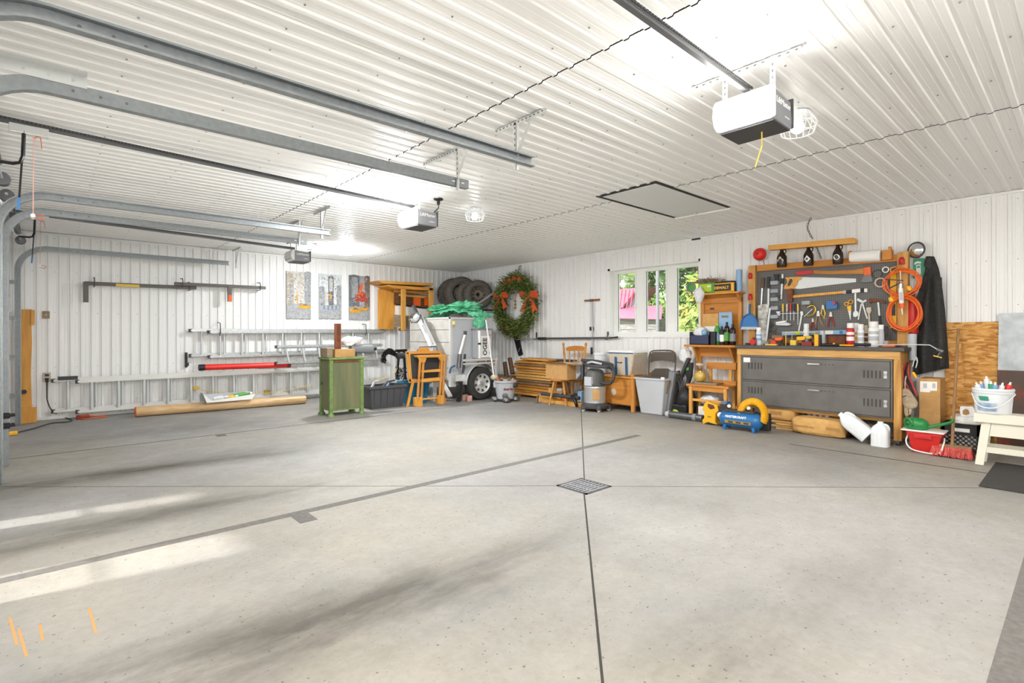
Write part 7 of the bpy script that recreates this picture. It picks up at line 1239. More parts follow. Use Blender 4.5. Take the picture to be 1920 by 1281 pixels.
def growler(label, px, pyt, pyb, kind):
    b0 = PX(px, pyb, xg - .0 + .06); k = mpp(b0); h_ = PX(px, pyt, xg + .06).z - b0.z; r_ = 8.6 * k; x = xg + .06; t = T('growler_jug', label, 'jug', b0, 'brown jugs under the hanging plank'); o = b0
    P(MB().lathe([(r_ * .9, 0), (r_, .015), (r_, h_ * .52), (r_ * .92, h_ * .60), (r_ * .5, h_ * .78), (r_ * .36, h_ * .86), (r_ * .36, h_ * .93), (r_ * .42, h_ * .94)], o, 28), 'bottle', 'brown_glass', t, smooth=True); P(MB().cyl(o + Vector((0, 0, h_ * .94)), o + Vector((0, 0, h_)), r_ * .44, n=16), 'cap', 'black', t, smooth=True)
    P(MB().tube(curve_pts([o + Vector((-.02, -r_ * .30, h_ * .90)), o + Vector((-.02, -r_ * .75, h_ * .92)), o + Vector((-.02, -r_ * .95, h_ * .82)), o + Vector((-.02, -r_ * .75, h_ * .70))]), .008, 7), 'finger_loop', 'brown_glass', t, smooth=True)
    f = o + Vector((-r_ - .002, 0, h_ * .33)); q = r_ * .62
    if kind == 0: pts = [(-q, -.01), (q, -.01), (q, .02), (q * .5, .03), (q * .3, .06), (-q * .3, .06), (-q * .5, .03), (-q, .02)]
    elif kind == 1: pts = [(0, -q * 1.2), (q, 0), (0, q * 1.3), (-q, 0)]
    else: pts = [(q * math.cos(a * .393), q * math.sin(a * .393)) for a in range(16)]
    lb = P(MB().prism([f + Vector((abs(a) ** 2 / r_ * .5, -a, b_)) for a, b_ in pts], (-.0015, 0, 0)), 'label_print', 'canvas' if kind == 0 else 'white', t)
    P(MB().prism([f + Vector((-.002, -a * .5, b_ * .5)) for a, b_ in pts], (-.001, 0, 0)), 'label_emblem', 'darkgrey' if kind else 'brown_glass', lb)
growler('brown glass jug with a mountain emblem, left under the plank', 1466, 466.5, 501.5, 0); growler('brown glass jug with a white diamond label, middle under the plank', 1516, 462, 498.5, 1); growler('brown glass jug with a round white label, right under the plank', 1571, 458, 495.5, 2)
x = XP - .06; a, b_ = PX(1595, 482, x), PX(1652, 479, x); t = T('paper_roll', 'white paper roll in a wooden holder on the pegboard rail', 'paper roll', (x, (a.y + b_.y) / 2, a.z - .075)); P(MB().cyl(a, b_, .078, n=24), 'roll', 'paper', t, smooth=True); P(MB().plateX([(1590, 471), (1596, 470), (1595, 490), (1591, 492)], x - .05, .12), 'holder_end', 'oak_z', t, bevel=.003); P(MB().plateX([(1653, 470), (1671, 467), (1672, 486), (1654, 488)], x - .05, .12), 'holder_block', 'oak', t, bevel=.003); P(MB().plateX([(1665, 463), (1670, 462), (1672, 470), (1667, 471)], x - .02, .06), 'holder_peg', 'oak_z', t)
p = PX(1718, 469, U - .13); k = mpp(p); t = T('convex_mirror', 'oval convex safety mirror with a dark rim', 'mirror', p - Vector((0, 0, .14)))
mb = MB(Matrix.Translation(p) @ Matrix.Rotation(-.25, 4, 'Z')); nn = 30; ry, rz = 16.5 * abs(PX(1719, 469, U - .13).y - p.y), 14 * k; vs_ = []; fs_ = []
for i in range(7):
    q = i / 6; vs_ += [(-.05 * (1 - q * q), ry * q * math.cos(2 * math.pi * j / nn), rz * q * math.sin(2 * math.pi * j / nn)) for j in range(nn)]
fs_ = [(i * nn + j, i * nn + (j + 1) % nn, (i + 1) * nn + (j + 1) % nn, (i + 1) * nn + j) for i in range(6) for j in range(nn)]
mb.add(vs_, fs_); P(mb, 'mirror_face', 'chrome', t, smooth=80); P(MB(Matrix.Translation(p) @ Matrix.Rotation(-.25, 4, 'Z')).tube([(0, ry * math.cos(2 * math.pi * j / 36), rz * math.sin(2 * math.pi * j / 36)) for j in range(36)], .011, 8, closed=True), 'rim', 'charcoal', t, smooth=True); P(MB().cyl(p + Vector((.01, 0, 0)), p + Vector((.12, -.02, -.02)), .02, n=10), 'bracket', 'charcoal', t); P(MB().lathe([(.001, .002), (.075, .003), (.001, .004)], p + Vector((.008, 0, 0)), 20, (1, 0, 0)), 'back_plate', 'charcoal', t)
t = T('extinguisher_sign', 'green sign with a white extinguisher symbol', 'sign', PX(1724, 520, U - .03)); P(MB().plateX([(1712, 486), (1735, 484), (1735, 522), (1712, 520)], U - .03, .004), 'plate', 'green_sign', t); P(MB().plateX([(1718, 497), (1726, 496), (1727, 514), (1718, 514)], U - .032, .0015), 'symbol_body', 'white', t); P(MB().plateX([(1714, 493), (1720, 490), (1727, 491), (1727, 494), (1719, 494), (1715, 497)], U - .032, .0015), 'symbol_hose', 'white', t); P(MB().plateX([(1719, 499), (1725, 498), (1725, 502), (1719, 503)], U - .033, .001), 'symbol_mark', 'green_sign', t)
# ---- hoses, cartridge, extinguisher and jacket at the right post
def hose_ring(label, cx, cy, rx, ry, x, n_, m_):
    c0 = PX(cx, cy, x); k = mpp(c0); t = T('hose_coil', label, 'hose', c0 - Vector((0, 0, ry * k)), 'orange hose coils'); rg = random.Random(int(cx + cy))
    for i in range(n_):
        e1, e2 = rx * abs(PX(cx + 1, cy, x).y - c0.y) * (1 + rg.uniform(-.16, .07)), ry * k * (1 + rg.uniform(-.14, .05)); ox, oz = rg.uniform(-.016, .016), rg.uniform(-.016, .02)
        P(MB().tube([c0 + Vector((-.012 * i + .006 * math.sin(a * 2 + i), ox + e1 * math.cos(a), oz + e2 * math.sin(a))) for a in [2 * math.pi * j / 40 for j in range(40)]], .0075, 8, closed=True), 'hose_turn', m_, t, smooth=True)
    return t
xo = XP - .13; h1 = hose_ring('upper coil of orange air hose on the right post', 1692, 531, 32, 25, xo, 5, 'orange_hose'); h2 = hose_ring('lower coil of orange air hose on the right post', 1696, 588, 30, 31, xo, 7, 'orange_hose')
for px, py in ((1705, 541), (1671, 562)): p = PX(px, py, xo - .06); P(MB().lathe([(.001, -.03), (.026, -.028), (.03, 0), (.024, .03), (.001, .032)], p, 14, (0, .4, 1)), 'yellow_fitting', 'yellow', h1 if py < 550 else h2, smooth=True)
xc = XP - .20; t = T('caulk_gun', 'white cartridge in a caulk gun hung on the right post', 'caulk gun', PX(1691, 590, xc)); P(MB().cyl(PX(1689, 541, xc), PX(1691, 578, xc), .026, n=18), 'cartridge', 'white', t, smooth=True); P(MB().cyl(PX(1691, 569, xc), PX(1691.5, 578, xc), .030, n=18), 'orange_cap', 'orange', t, smooth=True); P(MB().cyl(PX(1691, 578, xc), PX(1692, 590, xc), .009, .006, 10), 'nozzle', 'white', t, smooth=True); P(MB().cyl(PX(1689, 532, xc), PX(1689, 541, xc), .022, n=14), 'collar', 'steel', t, smooth=True); P(MB().cyl(PX(1688, 508, xc), PX(1689, 533, xc), .006, n=8), 'rod', 'galv_light', t); P(MB().bar(PX(1660, 524, xc), PX(1693, 526, xc), .012, .012).bar(PX(1667, 541, xc), PX(1689, 530, xc), .014, .014), 'trigger', 'black', t); P(MB().plateX([(1686.5, 548), (1692, 548), (1693, 563), (1687, 563)], xc - .029, .004), 'label_print', 'lightgrey', t)
xe = XP - .06; t = T('fire_extinguisher', 'red fire extinguisher behind the hose coils', 'extinguisher', PX(1712, 626, xe)); P(MB().lathe([(.05, 0), (.055, .01), (.055, .40), (.04, .45), (.02, .47)], PX(1712, 625, xe), 20), 'cylinder', 'red', t, smooth=True); P(MB().lathe([(.02, .47), (.025, .5), (.02, .53)], PX(1712, 625, xe), 12), 'valve', 'charcoal', t); P(MB().ball(PX(1720, 607, xe - .05), .014), 'gauge', 'white', t, smooth=True)
t = One(MB().cyl(PX(1711, 676, xe - .02), PX(1710, 626, xe - .02), .040, .052, 18), 'grey_cone', 'lightgrey', 'grey tapered sleeve under the red extinguisher', 'sleeve', smooth=True)
xj = U - .16; t = T('hooded_jacket', 'dark grey hooded jacket hanging on the wall', 'jacket', PX(1745, 705, xj))
L0 = [(1736, 481), (1734, 508), (1724, 545), (1716, 580), (1716, 620), (1712, 660), (1714, 704)]; R0 = [(1751, 481), (1760, 505), (1766, 540), (1771, 580), (1774, 620), (1777, 660), (1779, 690)]
def jk(i, j):
    f = i * 6; a = min(int(f), 5); g = f - a; lx, ly = [L0[a][q] + (L0[a + 1][q] - L0[a][q]) * g for q in (0, 1)]; rx, ry = [R0[a][q] + (R0[a + 1][q] - R0[a][q]) * g for q in (0, 1)]
    px, py = lx + (rx - lx) * j, ly + (ry - ly) * j; bulge = .10 * math.sin(math.pi * j) ** .6 * min(1, .35 + i); fold = .035 * math.sin(j * 15 + i * 3) * min(1, i * 1.6 + .1) + .025 * noise.noise(Vector((j * 6, i * 4, 2))); p = PX(px, py, xj + .09); p.x = xj + .09 - bulge - fold; return p
P(MB().grid(jk, 40, 34), 'front', 'fabric_dark', t, smooth=80)
def jb(i, j): p = jk(i, j); p.x = U - .035; return p
P(MB().grid(jb, 20, 10), 'back', 'fabric_dark', t); P(MB().lump(tuple(PX(1742, 494, xj + .06)), (.04, .045, .09), 3, .3, 2), 'hood', 'fabric_dark', t, smooth=80)
P(MB().grid(lambda i, j: PX(1758 + 7 * i + (j - .5) * (16 - 2 * i), 520 + 168 * i, xj - .05 - .05 * math.sin(math.pi * j)), 20, 8), 'sleeve', 'fabric_dark', t, smooth=80)

# ================================================================= ON THE BENCH TOP
ZB = BT + .001
t = T('dustpan', 'blue dustpan hanging on the left pegboard post', 'dustpan', PX(1405, 620, XP - .12)); xd = XP - .12
P(MB().plateX([(1389, 616), (1390, 603), (1395, 594), (1403, 589.5), (1411, 591), (1417, 598), (1420, 607), (1419, 616)], xd, .012), 'pan', 'blue', t, bevel=.004); P(MB().tube(curve_pts([PX(1389, 616, xd - .01), PX(1390, 603, xd - .01), PX(1395, 594, xd - .01), PX(1403, 589.5, xd - .01), PX(1411, 591, xd - .01), PX(1417, 598, xd - .01), PX(1420, 607, xd - .01), PX(1420, 616, xd - .01)], 4), .01, 6), 'rim', 'blue', t, smooth=True)
P(MB().plateX([(1389, 613), (1419, 613), (1419, 618), (1389, 618)], xd - .012, .014), 'lip', 'lightgrey', t); P(MB().bar(PX(1405, 590, xd), PX(1406, 570, xd), .03, .02, (1, 0, 0)), 'handle', 'blue_strap', t, bevel=.006)
t = T('metal_flap', 'scuffed white metal flap leaning at the left end of the pegboard', 'panel', PX(1433, 648, XP - .05)); P(MB().plateX([(1421, 573), (1436, 570), (1442, 572), (1438, 600), (1434, 640), (1430, 648), (1421, 648)], XP - .06, .01), 'plate', 'scuffed', t); P(MB().plateX([(1442, 578), (1445, 578), (1438, 640), (1434, 640)], XP - .07, .012), 'edge', 'galv_light', t)
def can(label, px, pyt, wpx, x, m_, cap, band=None, name='spray_can', pyb=None):
    b0 = PX(px, 645, x); k = mpp(b0); r_ = wpx * k / 2; zt = PX(px, pyt, x).z; h_ = zt - ZB; t = T(name, label, 'can' if name != 'bottle' else 'bottle', (x, b0.y, ZB), 'cans and bottles on the bench'); o = (x, b0.y, ZB)
    P(MB().lathe([(r_ * .95, 0), (r_, .006), (r_, h_ * .72), (r_ * .8, h_ * .78), (r_ * .75, h_ * .79)], o, 22), 'body', m_, t, smooth=True); P(MB().lathe([(r_ * .86, h_ * .79), (r_ * .86, h_ * .97), (r_ * .8, h_), (.001, h_)], o, 20), 'cap', cap, t, smooth=True)
    if band: P(MB().lathe([(r_ * 1.012, h_ * .25), (r_ * 1.012, h_ * .42)], o, 22, caps=False), 'band', band, t, smooth=True); P(MB().lathe([(r_ * 1.012, h_ * .5), (r_ * 1.012, h_ * .62)], o, 22, caps=False), 'band', band, t, smooth=True)
can('red and white spray can, leftmost of the cans on the bench', 1594.5, 606, 13, 7.98, 'red', 'white', 'white'); can('white can with a yellow mark behind the red can', 1606, 606, 11, 8.1, 'milk', 'white', 'yellow'); can('white square-shouldered can with grey print', 1614, 608, 11, 7.98, 'milk', 'white', 'lightgrey'); can('narrow beige can between the white cans', 1624, 610, 8, 8.08, 'canvas', 'mop', 'rust'); can('widest white can with a lilac stripe', 1638, 603, 17, 7.98, 'white', 'white', 'lightgrey'); can('plain pale grey can, rightmost of the cans', 1652, 609, 10, 8.0, 'lightgrey', 'white'); can('white spray bottle by the dustpan', 1423, 614, 10, 7.98, 'milk', 'white', 'blue_soft', 'bottle'); can('small white canister behind the yellow tools', 1512, 607, 10, 8.12, 'milk', 'white')
can('grey can standing right of the yellow tape measure', 1542, 620, 10, 8.02, 'lightgrey', 'lightgrey')
t = T('spirit_level', 'light blue spirit level lying behind the tools', 'level', PX(1528, 630, 8.2)); P(MB().plateX([(1466, 622), (1588, 619), (1588, 627), (1466, 629)], 8.17, .03), 'beam', 'blue_soft', t, bevel=.002); P(MB().plateX([(1492, 621.5), (1500, 621.5), (1500, 628), (1492, 628)], 8.165, .005), 'vial', 'lime', t); P(MB().plateX([(1540, 620), (1562, 620), (1562, 627), (1540, 627)], 8.165, .005), 'print', 'white', t); P(MB().plateX([(1574, 620.5), (1580, 620.5), (1580, 626), (1574, 626)], 8.165, .005), 'vial', 'blue', t)
p_z = lambda px, x: PX(px, 645, x).y
def bx_(label, name, cat, px0, px1, pyt, x, d, m_, bev=.008, z0=None): return One(MB().box(x, x + d, p_z(px1, x), p_z(px0, x), z0 or ZB, PX((px0 + px1) / 2, pyt, x).z), name, m_, label, cat, bevel=bev)
t = T('organizer_case', 'clear organizer case full of yellow tools on the bench', 'organizer', (7.95, p_z(1500, 7.9), ZB)); a, b_ = p_z(1473, 7.86), p_z(1527, 7.86); zt = PX(1500, 623, 7.86).z
for y in (a, b_):
    for xx in (7.87, 8.1): P(MB().bar((xx, y, ZB), (xx, y, zt), .008, .008), 'corner_rod', 'yellow_soft', t)
P(MB().bar((7.87, a, zt), (7.87, b_, zt), .008, .008).bar((8.1, a, zt), (8.1, b_, zt), .008, .008).bar((7.87, a, zt), (8.1, a, zt), .008, .008).bar((7.87, b_, zt), (8.1, b_, zt), .008, .008), 'top_rod', 'yellow_soft', t); P(MB().box(7.87, 8.1, b_, a, ZB, ZB + .008), 'tray', 'charcoal', t)
def gun(label, px, py, x, m_, s=1.0):
    t = T('power_tool', label, 'power tool', (x, PX(px, py, x).y, ZB), 'power tools on the bench'); f = lambda a, b_: (px + a * s, py + b_ * s)
    P(MB().plateX([f(-10, -5), f(6, -6), f(9, -2), f(6, 2), f(0, 3), f(-10, 2)], x, .06), 'motor', m_, t, bevel=.008); P(MB().plateX([f(0, 2), f(6, 2), f(8, 10), f(2, 11)], x + .01, .04), 'grip', 'black', t, bevel=.006); P(MB().plateX([f(-15, -3), f(-10, -4), f(-10, 1), f(-15, 0)], x + .015, .03), 'chuck', 'charcoal', t)
gun('yellow cordless drill lying inside the organizer', 1502, 636, 7.92, 'yellow', .9); gun('yellow sander lying right in the organizer', 1515, 634, 7.96, 'yellow_soft', .7); gun('black and orange drill left of the organizer', 1460, 637, 7.92, 'orange', .8)
bx_('red battery pack lying in the organizer', 'battery_pack', 'battery', 1502, 1522, 641, 7.89, .07, 'red_dark'); bx_('yellow hand tool at the left of the organizer', 'hand_tool', 'tool', 1481, 1492, 638, 7.90, .06, 'yellow_soft')
bx_('yellow tape measure standing on the bench front', 'tape_measure', 'tape measure', 1527, 1534, 627, 7.83, .05, 'yellow'); bx_('black speed square block beside the yellow tape measure', 'black_block', 'block', 1534, 1539, 628, 7.85, .05, 'black')
bx_('brown leather tool roll lying behind the cans', 'tool_roll', 'tool roll', 1549, 1586, 629, 8.05, .12, 'rust', .03); bx_('brown wood scrap left on the bench top', 'wood_block', 'block', 1447, 1468, 629, 8.02, .1, 'oldwood', .006)
p = PX(1412, 640, 7.9); t = T('tape_gun', 'red tape gun at the left end of the bench', 'tape gun', (7.9, p.y, ZB)); P(MB().lathe([(.02, -.02), (.045, -.02), (.045, .02), (.02, .02)], (7.9, p.y, ZB + .046), 20, (1, 0, 0)), 'reel', 'red', t, smooth=True); P(MB().bar((7.9, p.y + .03, ZB + .02), (7.92, p.y + .12, ZB + .018), .03, .025), 'handle', 'black', t, bevel=.006); P(MB().ball((7.9, p.y - .01, ZB + .10), .02), 'knob', 'red_dark', t, smooth=True)
One(MB().bar((7.85, p_z(1436, 7.85), ZB + .012), (7.84, p_z(1458, 7.85), ZB + .012), .05, .022), 'putty_knife', 'yellow_soft', 'yellow-handled knife lying on the bench edge', 'knife', bevel=.004); One(MB().lathe([(.001, 0), (.03, .0), (.034, .03), (.028, .06), (.001, .065)], (7.95, p_z(1437, 7.95), ZB), 14), 'plastic_cup', 'midgrey', 'grey plastic cup beside the spray bottle', 'cup', smooth=True); One(MB().lathe([(.02, 0), (.036, .0), (.036, .05), (.02, .05)], (7.93, p_z(1450, 7.93), ZB + .037), 16, (1, .2, 0)), 'tape_reel', 'red_bright', 'orange-red tape reel near the left of the bench', 'reel', smooth=True)
t = T('heat_torch', 'black and yellow rod tool lying along the bench front', 'tool', (7.82, p_z(1560, 7.82), ZB)); y_ = lambda px: p_z(px, 7.82)
P(MB().cyl((7.82, y_(1541), ZB + .022), (7.82, y_(1574), ZB + .022), .02, n=12), 'grip', 'black', t, smooth=True); P(MB().cyl((7.82, y_(1574), ZB + .02), (7.82, y_(1603), ZB + .02), .011, n=10), 'shaft', 'yellow', t, smooth=True); P(MB().ball((7.82, y_(1564), ZB + .035), .018), 'button', 'yellow', t, smooth=True)
t = T('weed_torch', 'long steel wand with a black grip poking past the bench end', 'wand', (7.80, y_(1660), ZB)); P(MB().cyl((7.79, y_(1603), ZB + .03), (7.79, y_(1634), ZB + .03), .02, n=12), 'grip', 'black', t, smooth=True); P(MB().tube([(7.79, y_(1634), ZB + .024), PX(1700, 646, 7.79), PX(1743, 647, 7.79), PX(1757, 655, 7.79)], .006, 8), 'tube', 'galv_light', t, smooth=True); P(MB().cyl(PX(1756, 655, 7.79), PX(1768, 660, 7.79), .016, .02, 12), 'burner', 'steel_dark', t, smooth=True); P(MB().bar(PX(1750, 667, 7.79), PX(1766, 671, 7.79), .018, .012), 'hook_plate', 'gold', t); P(MB().cyl(PX(1763, 661, 7.79), PX(1758, 668, 7.79), .008, n=8), 'hook_arm', 'steel_dark', t)
t = T('utility_pliers', 'orange-handled pliers on the bench near the right post', 'pliers', (7.9, p_z(1664, 7.9), ZB)); P(MB().bar((7.88, p_z(1655, 7.9), ZB + .015), (7.90, p_z(1678, 7.9), ZB + .018), .03, .025).bar((7.94, p_z(1660, 7.9), ZB + .015), (7.93, p_z(1680, 7.9), ZB + .03), .03, .025), 'handle', 'orange', t, bevel=.006); P(MB().bar((7.88, p_z(1648, 7.9), ZB + .015), (7.89, p_z(1655, 7.9), ZB + .015), .03, .02), 'jaw', 'charcoal', t)
t = T('spray_gun', 'black and grey spray nozzle standing right of the cans', 'nozzle', (8.0, p_z(1661, 8.0), ZB)); P(MB().plateX([(1657, 613), (1662, 611), (1665, 618), (1664, 630), (1658, 627)], 8.0, .03), 'body', 'black', t, bevel=.005); P(MB().lathe([(.02, 0), (.022, .05), (.03, .07), (.015, .08)], (8.01, p_z(1661, 8.0), ZB), 14), 'cup', 'lightgrey', t, smooth=True)

# ================================================================= RIGHT OF THE BENCH
XW = U - .03
One(MB().prism([PX(1772, 605, XW), PX(1874, 603, XW), Vector((XW, PX(1874, 700, XW).y, .05)), Vector((XW, PX(1772, 700, XW).y, .05))], (.010, 0, 0)), 'osb_sheet', 'osb', 'strand board sheet leaning on the wall behind the broom', 'board')
One(MB().prism([PX(1873, 588, XW - .03), PX(1985, 584, XW - .03), PX(1985, 700, XW - .03), PX(1871, 697, XW - .03)], (.006, 0, 0)), 'zinc_sheet', 'galv_pale', 'pale galvanised sheet leaning at the right picture edge', 'sheet metal'); One(MB().prism([PX(1870, 694, XW - .07), PX(1985, 698, XW - .07), Vector((XW - .10, PX(1985, 700, XW).y, .003)), Vector((XW - .10, PX(1870, 700, XW).y, .003))], (.006, 0, 0)), 'rusty_sheet', 'rust_sheet', 'rusty dark metal sheet below the galvanised sheet', 'sheet metal')
# red cord bundle and work gloves hanging on the bench end
t = T('jumper_cable', 'bundle of red and black cable hanging on the bench end', 'cable', PX(1708, 745, 7.9)); rg = random.Random(12); xk = 7.92
for i in range(9): o = rg.uniform(-5, 5); P(MB().tube(curve_pts([PX(1703 + o * .4, 679, xk + i * .008), PX(1703 + o * 1.4 - 3, 700, xk + i * .008), PX(1708 + o * 1.6, 722, xk + i * .008), PX(1716 + o, 742 + rg.uniform(-4, 4), xk + i * .008)], 6), .010, 7), 'strand', 'red' if i % 3 else 'black', t, smooth=True)
P(MB().lathe([(.012, 0), (.018, .02), (.018, .07), (.01, .08)], PX(1718, 709, xk), 12, (0, .5, 1)), 'yellow_plug', 'yellow', t, smooth=True); P(MB().tube(curve_pts([PX(1711, 688, xk - .03), PX(1714, 676, xk - .03), PX(1718, 670, xk - .03), PX(1720, 678, xk - .03), PX(1717, 690, xk - .03)]), .006, 6).tube([PX(1690, 668, xk - .02), PX(1690, 686, xk - .02), PX(1694, 688, xk - .02)], .006, 6), 'hook', 'galv_light', t)
t = T('work_glove', 'beige work gloves hanging below the red cable', 'gloves', PX(1703, 780, 7.86)); xg_ = 7.84
P(MB().plateX([(1685, 741), (1692, 730), (1698, 727), (1707, 735), (1716, 748), (1721, 757), (1717, 766), (1705, 768), (1695, 763), (1686, 748)], xg_, .05), 'palm', 'glove', t, bevel=.015); P(MB().plateX([(1694, 762), (1702, 766), (1703, 779), (1699, 783), (1695, 776)], xg_, .035), 'finger', 'glove', t, bevel=.01); P(MB().plateX([(1703, 766), (1710, 767), (1708, 777), (1704, 779)], xg_ + .005, .035), 'finger', 'glove', t, bevel=.01); P(MB().plateX([(1690, 744), (1699, 741), (1700, 743), (1691, 746)], xg_ - .002, .003), 'crease', 'charcoal', t); P(MB().tube([PX(1697, 728, xg_), PX(1697, 715, xg_), PX(1699, 705, xg_)], .006, 6), 'tie', 'lightgrey', t)
# cardboard box
xb = 7.98; a, b_ = PX(1723, 720, xb), PX(1763, 712, xb); t = T('tall_carton', 'tall cardboard box with a white shipping label', 'carton', (xb + .15, (a.y + b_.y) / 2, 0)); zt = PX(1740, 710, xb).z
P(MB().box(xb, xb + .32, b_.y, a.y, .20, zt), 'body', 'cardboard', t, bevel=.004); P(MB().plateX([(1725, 715), (1757, 716), (1757, 733), (1744, 733), (1744, 736), (1725, 735)], xb - .001, .001), 'shipping_label', 'paper', t); P(MB().plateX([(1731, 719), (1738, 719), (1738, 728), (1731, 728)], xb - .002, .001).plateX([(1748, 719), (1754, 719), (1754, 728), (1748, 728)], xb - .002, .001), 'label_print', 'lightgrey', t)
for z in (zt - .22, zt - .42): P(MB().box(xb - .0015, xb, b_.y, a.y, z, z + .004), 'crease', 'cardboard_dark', t)
One(MB().box(xb + .02, xb + .30, b_.y + .02, a.y - .02, .003, .198), 'lower_carton', 'cardboard_dark', 'lower brown carton the tall box stands on', 'carton', bevel=.004)
# red pail, board, watering can
x = 7.50; ya, yb_ = PX(1702, 820, x).y, PX(1764, 820, x).y; y2, y3 = PX(1708, 848, x).y, PX(1757, 848, x).y; zt = PX(1735, 811, x).z
t = T('red_pail', 'red rectangular pail with a white bail handle', 'pail', (x + .12, (ya + yb_) / 2, 0)); P(MB().frustum((x + .03, x + .23, y3, y2), (x, x + .26, yb_, ya), .003, zt - .04), 'tub', 'red', t, bevel=.015); P(MB().box(x - .012, x + .272, yb_ - .012, ya + .012, zt - .045, zt), 'rim', 'red', t, bevel=.008); P(MB().box(x - .018, x - .01, (ya + yb_) / 2 - .07, (ya + yb_) / 2 + .09, zt - .075, zt - .035), 'grip_tab', 'red', t, bevel=.004)
P(MB().tube(curve_pts([(x + .1, ya + .015, zt - .06), (x + .02, ya + .02, zt - .13), (x - .03, ya - .02, .06), (x - .04, (ya + yb_) / 2 + .05, .03), (x - .035, yb_ + .02, .03), (x + .02, yb_ - .02, zt - .12), (x + .1, yb_ - .018, zt - .06)], 6), .008, 7), 'bail', 'white', t, smooth=True)
One(MB().prism([PX(1690, 806, x - .02), PX(1770, 810, x - .02), PX(1772, 815, x - .02), PX(1692, 809, x - .02)], (.26, 0, 0)) if False else MB().box(x - .03, x + .25, PX(1771, 812, x).y, PX(1690, 807, x).y, zt + .001, zt + .016), 'white_board', 'white', 'white flat board lying across the red pail', 'board', bevel=.002)
z0 = zt + .018; c = PX(1722, 797, x + .08); t = T('watering_can', 'green plastic watering can on the white board', 'watering can', (c.x, c.y, z0)); hb = PX(1715, 783, x + .08).z - z0
P(MB().lathe([(.05, 0), (.085, .005), (.095, hb * .4), (.085, hb * .75), (.05, hb * .98), (.001, hb)], (c.x, c.y + .02, z0), 26, None, .9, 1.25), 'body', 'green_can', t, smooth=True)
P(MB().torus((c.x - .05, c.y + .085, z0 + hb * .52), .052, .014, (.75, -.62, .1), 24, 8), 'handle', 'green_can', t, smooth=True); P(MB().ball((c.x - .045, c.y + .08, z0 + hb * .5), (.035, .04, .04)), 'filler_hollow', 'green_dark', t, smooth=True); P(MB().tube(curve_pts([(c.x, c.y - .07, z0 + .03), (c.x, c.y - .16, z0 + .06), (c.x, c.y - .30, z0 + .12), PX(1784, 785, c.x)], 5), [.022 - .0006 * i for i in range(16)], 10), 'spout', 'green_can', t, smooth=True)
# push broom
x = 7.62; t = T('push_broom', 'wooden-handled broom with a red bristle head', 'broom', PX(1788, 862, x)); p, q = PX(1797, 617, 8.25), PX(1785, 838, x - .06); P(MB().cyl(p, q, .014, .016, 12), 'handle', 'broomstick', t, smooth=True)
a, b_ = PX(1752, 840, x), PX(1824, 846, x); P(MB().box(x - .10, x - .02, b_.y, a.y, .105, .135), 'head_block', 'oldwood', t, bevel=.006)
rg = random.Random(6); vs = []; fs = []
for i in range(5200):
    y = rg.uniform(b_.y, a.y); xx = x - .06 + rg.uniform(-.045, .045); o = len(vs); sx_, sy = (xx - x + .06) * 1.4 + rg.uniform(-.02, .02), rg.uniform(-.02, .02); w = .003
    vs += [(xx - w, y - w, .11), (xx + w, y + w, .11), (xx + sx_ + w, y + sy + w, .004 + rg.uniform(0, .03)), (xx + sx_ - w, y + sy - w, .004 + rg.uniform(0, .03))]; fs.append([o, o + 1, o + 2, o + 3])
mb = MB(); mb.add(vs, fs); P(mb, 'bristles', 'bristle', t, kind='stuff'); P(MB().box(x - .11, x - .01, b_.y + .03, a.y - .03, .04, .105), 'bristle_core', 'bristle', t, bevel=.02)
# milk crate with white panel, cushion on top
x = 7.86; ya, yb_ = PX(1790, 820, x).y, PX(1838, 820, x).y; zt = PX(1810, 797, x).z; t = T('milk_crate', 'black lattice milk crate under the white cushion', 'crate', (x + .15, (ya + yb_) / 2, 0))
ya += .12; P(MB().box(x, x + .012, yb_, ya, zt - .12, zt).box(x, x + .012, yb_, ya, .003, .05).box(x, x + .03, ya - .03, ya, .003, zt).box(x, x + .03, yb_, yb_ + .03, .003, zt).box(x, x + .30, ya - .012, ya, .003, zt).box(x + .29, x + .30, yb_, ya, .003, zt).box(x, x + .30, yb_, yb_ + .012, .003, zt), 'frame', 'black', t)
n_ = 7; w_ = ya - yb_; 
for i in range(-4, n_ + 1):
    for s in (1, -1):
        h_ = zt - .12 - .05; y0 = yb_ + w_ * i / n_ if s > 0 else ya - w_ * i / n_; y1 = y0 + s * h_; z0, z1 = .05, zt - .12
        lo, hi = (yb_, ya)
        def clip(y, z, yy0, zz0, yy1, zz1):
            if y < lo: return lo, zz0 + (zz1 - zz0) * (lo - yy0) / (yy1 - yy0)
            if y > hi: return hi, zz0 + (zz1 - zz0) * (hi - yy0) / (yy1 - yy0)
            return y, z
        if max(y0, y1) <= lo or min(y0, y1) >= hi: continue
        A_, B_ = clip(y0, z0, y0, z0, y1, z1), clip(y1, z1, y0, z0, y1, z1); P(MB().bar((x + .006, *A_), (x + .006, *B_), .009, .009), 'lattice_bar', 'black', t)
P(MB().box(x - .001, x, yb_ + .09, ya - .10, zt - .085, zt - .045), 'hand_hole', 'white', t); One(MB().box(x + .03, x + .05, yb_ + .02, ya - .02, .006, zt - .1), 'plastic_sheet', 'paper', 'white panel standing inside the milk crate', 'panel')
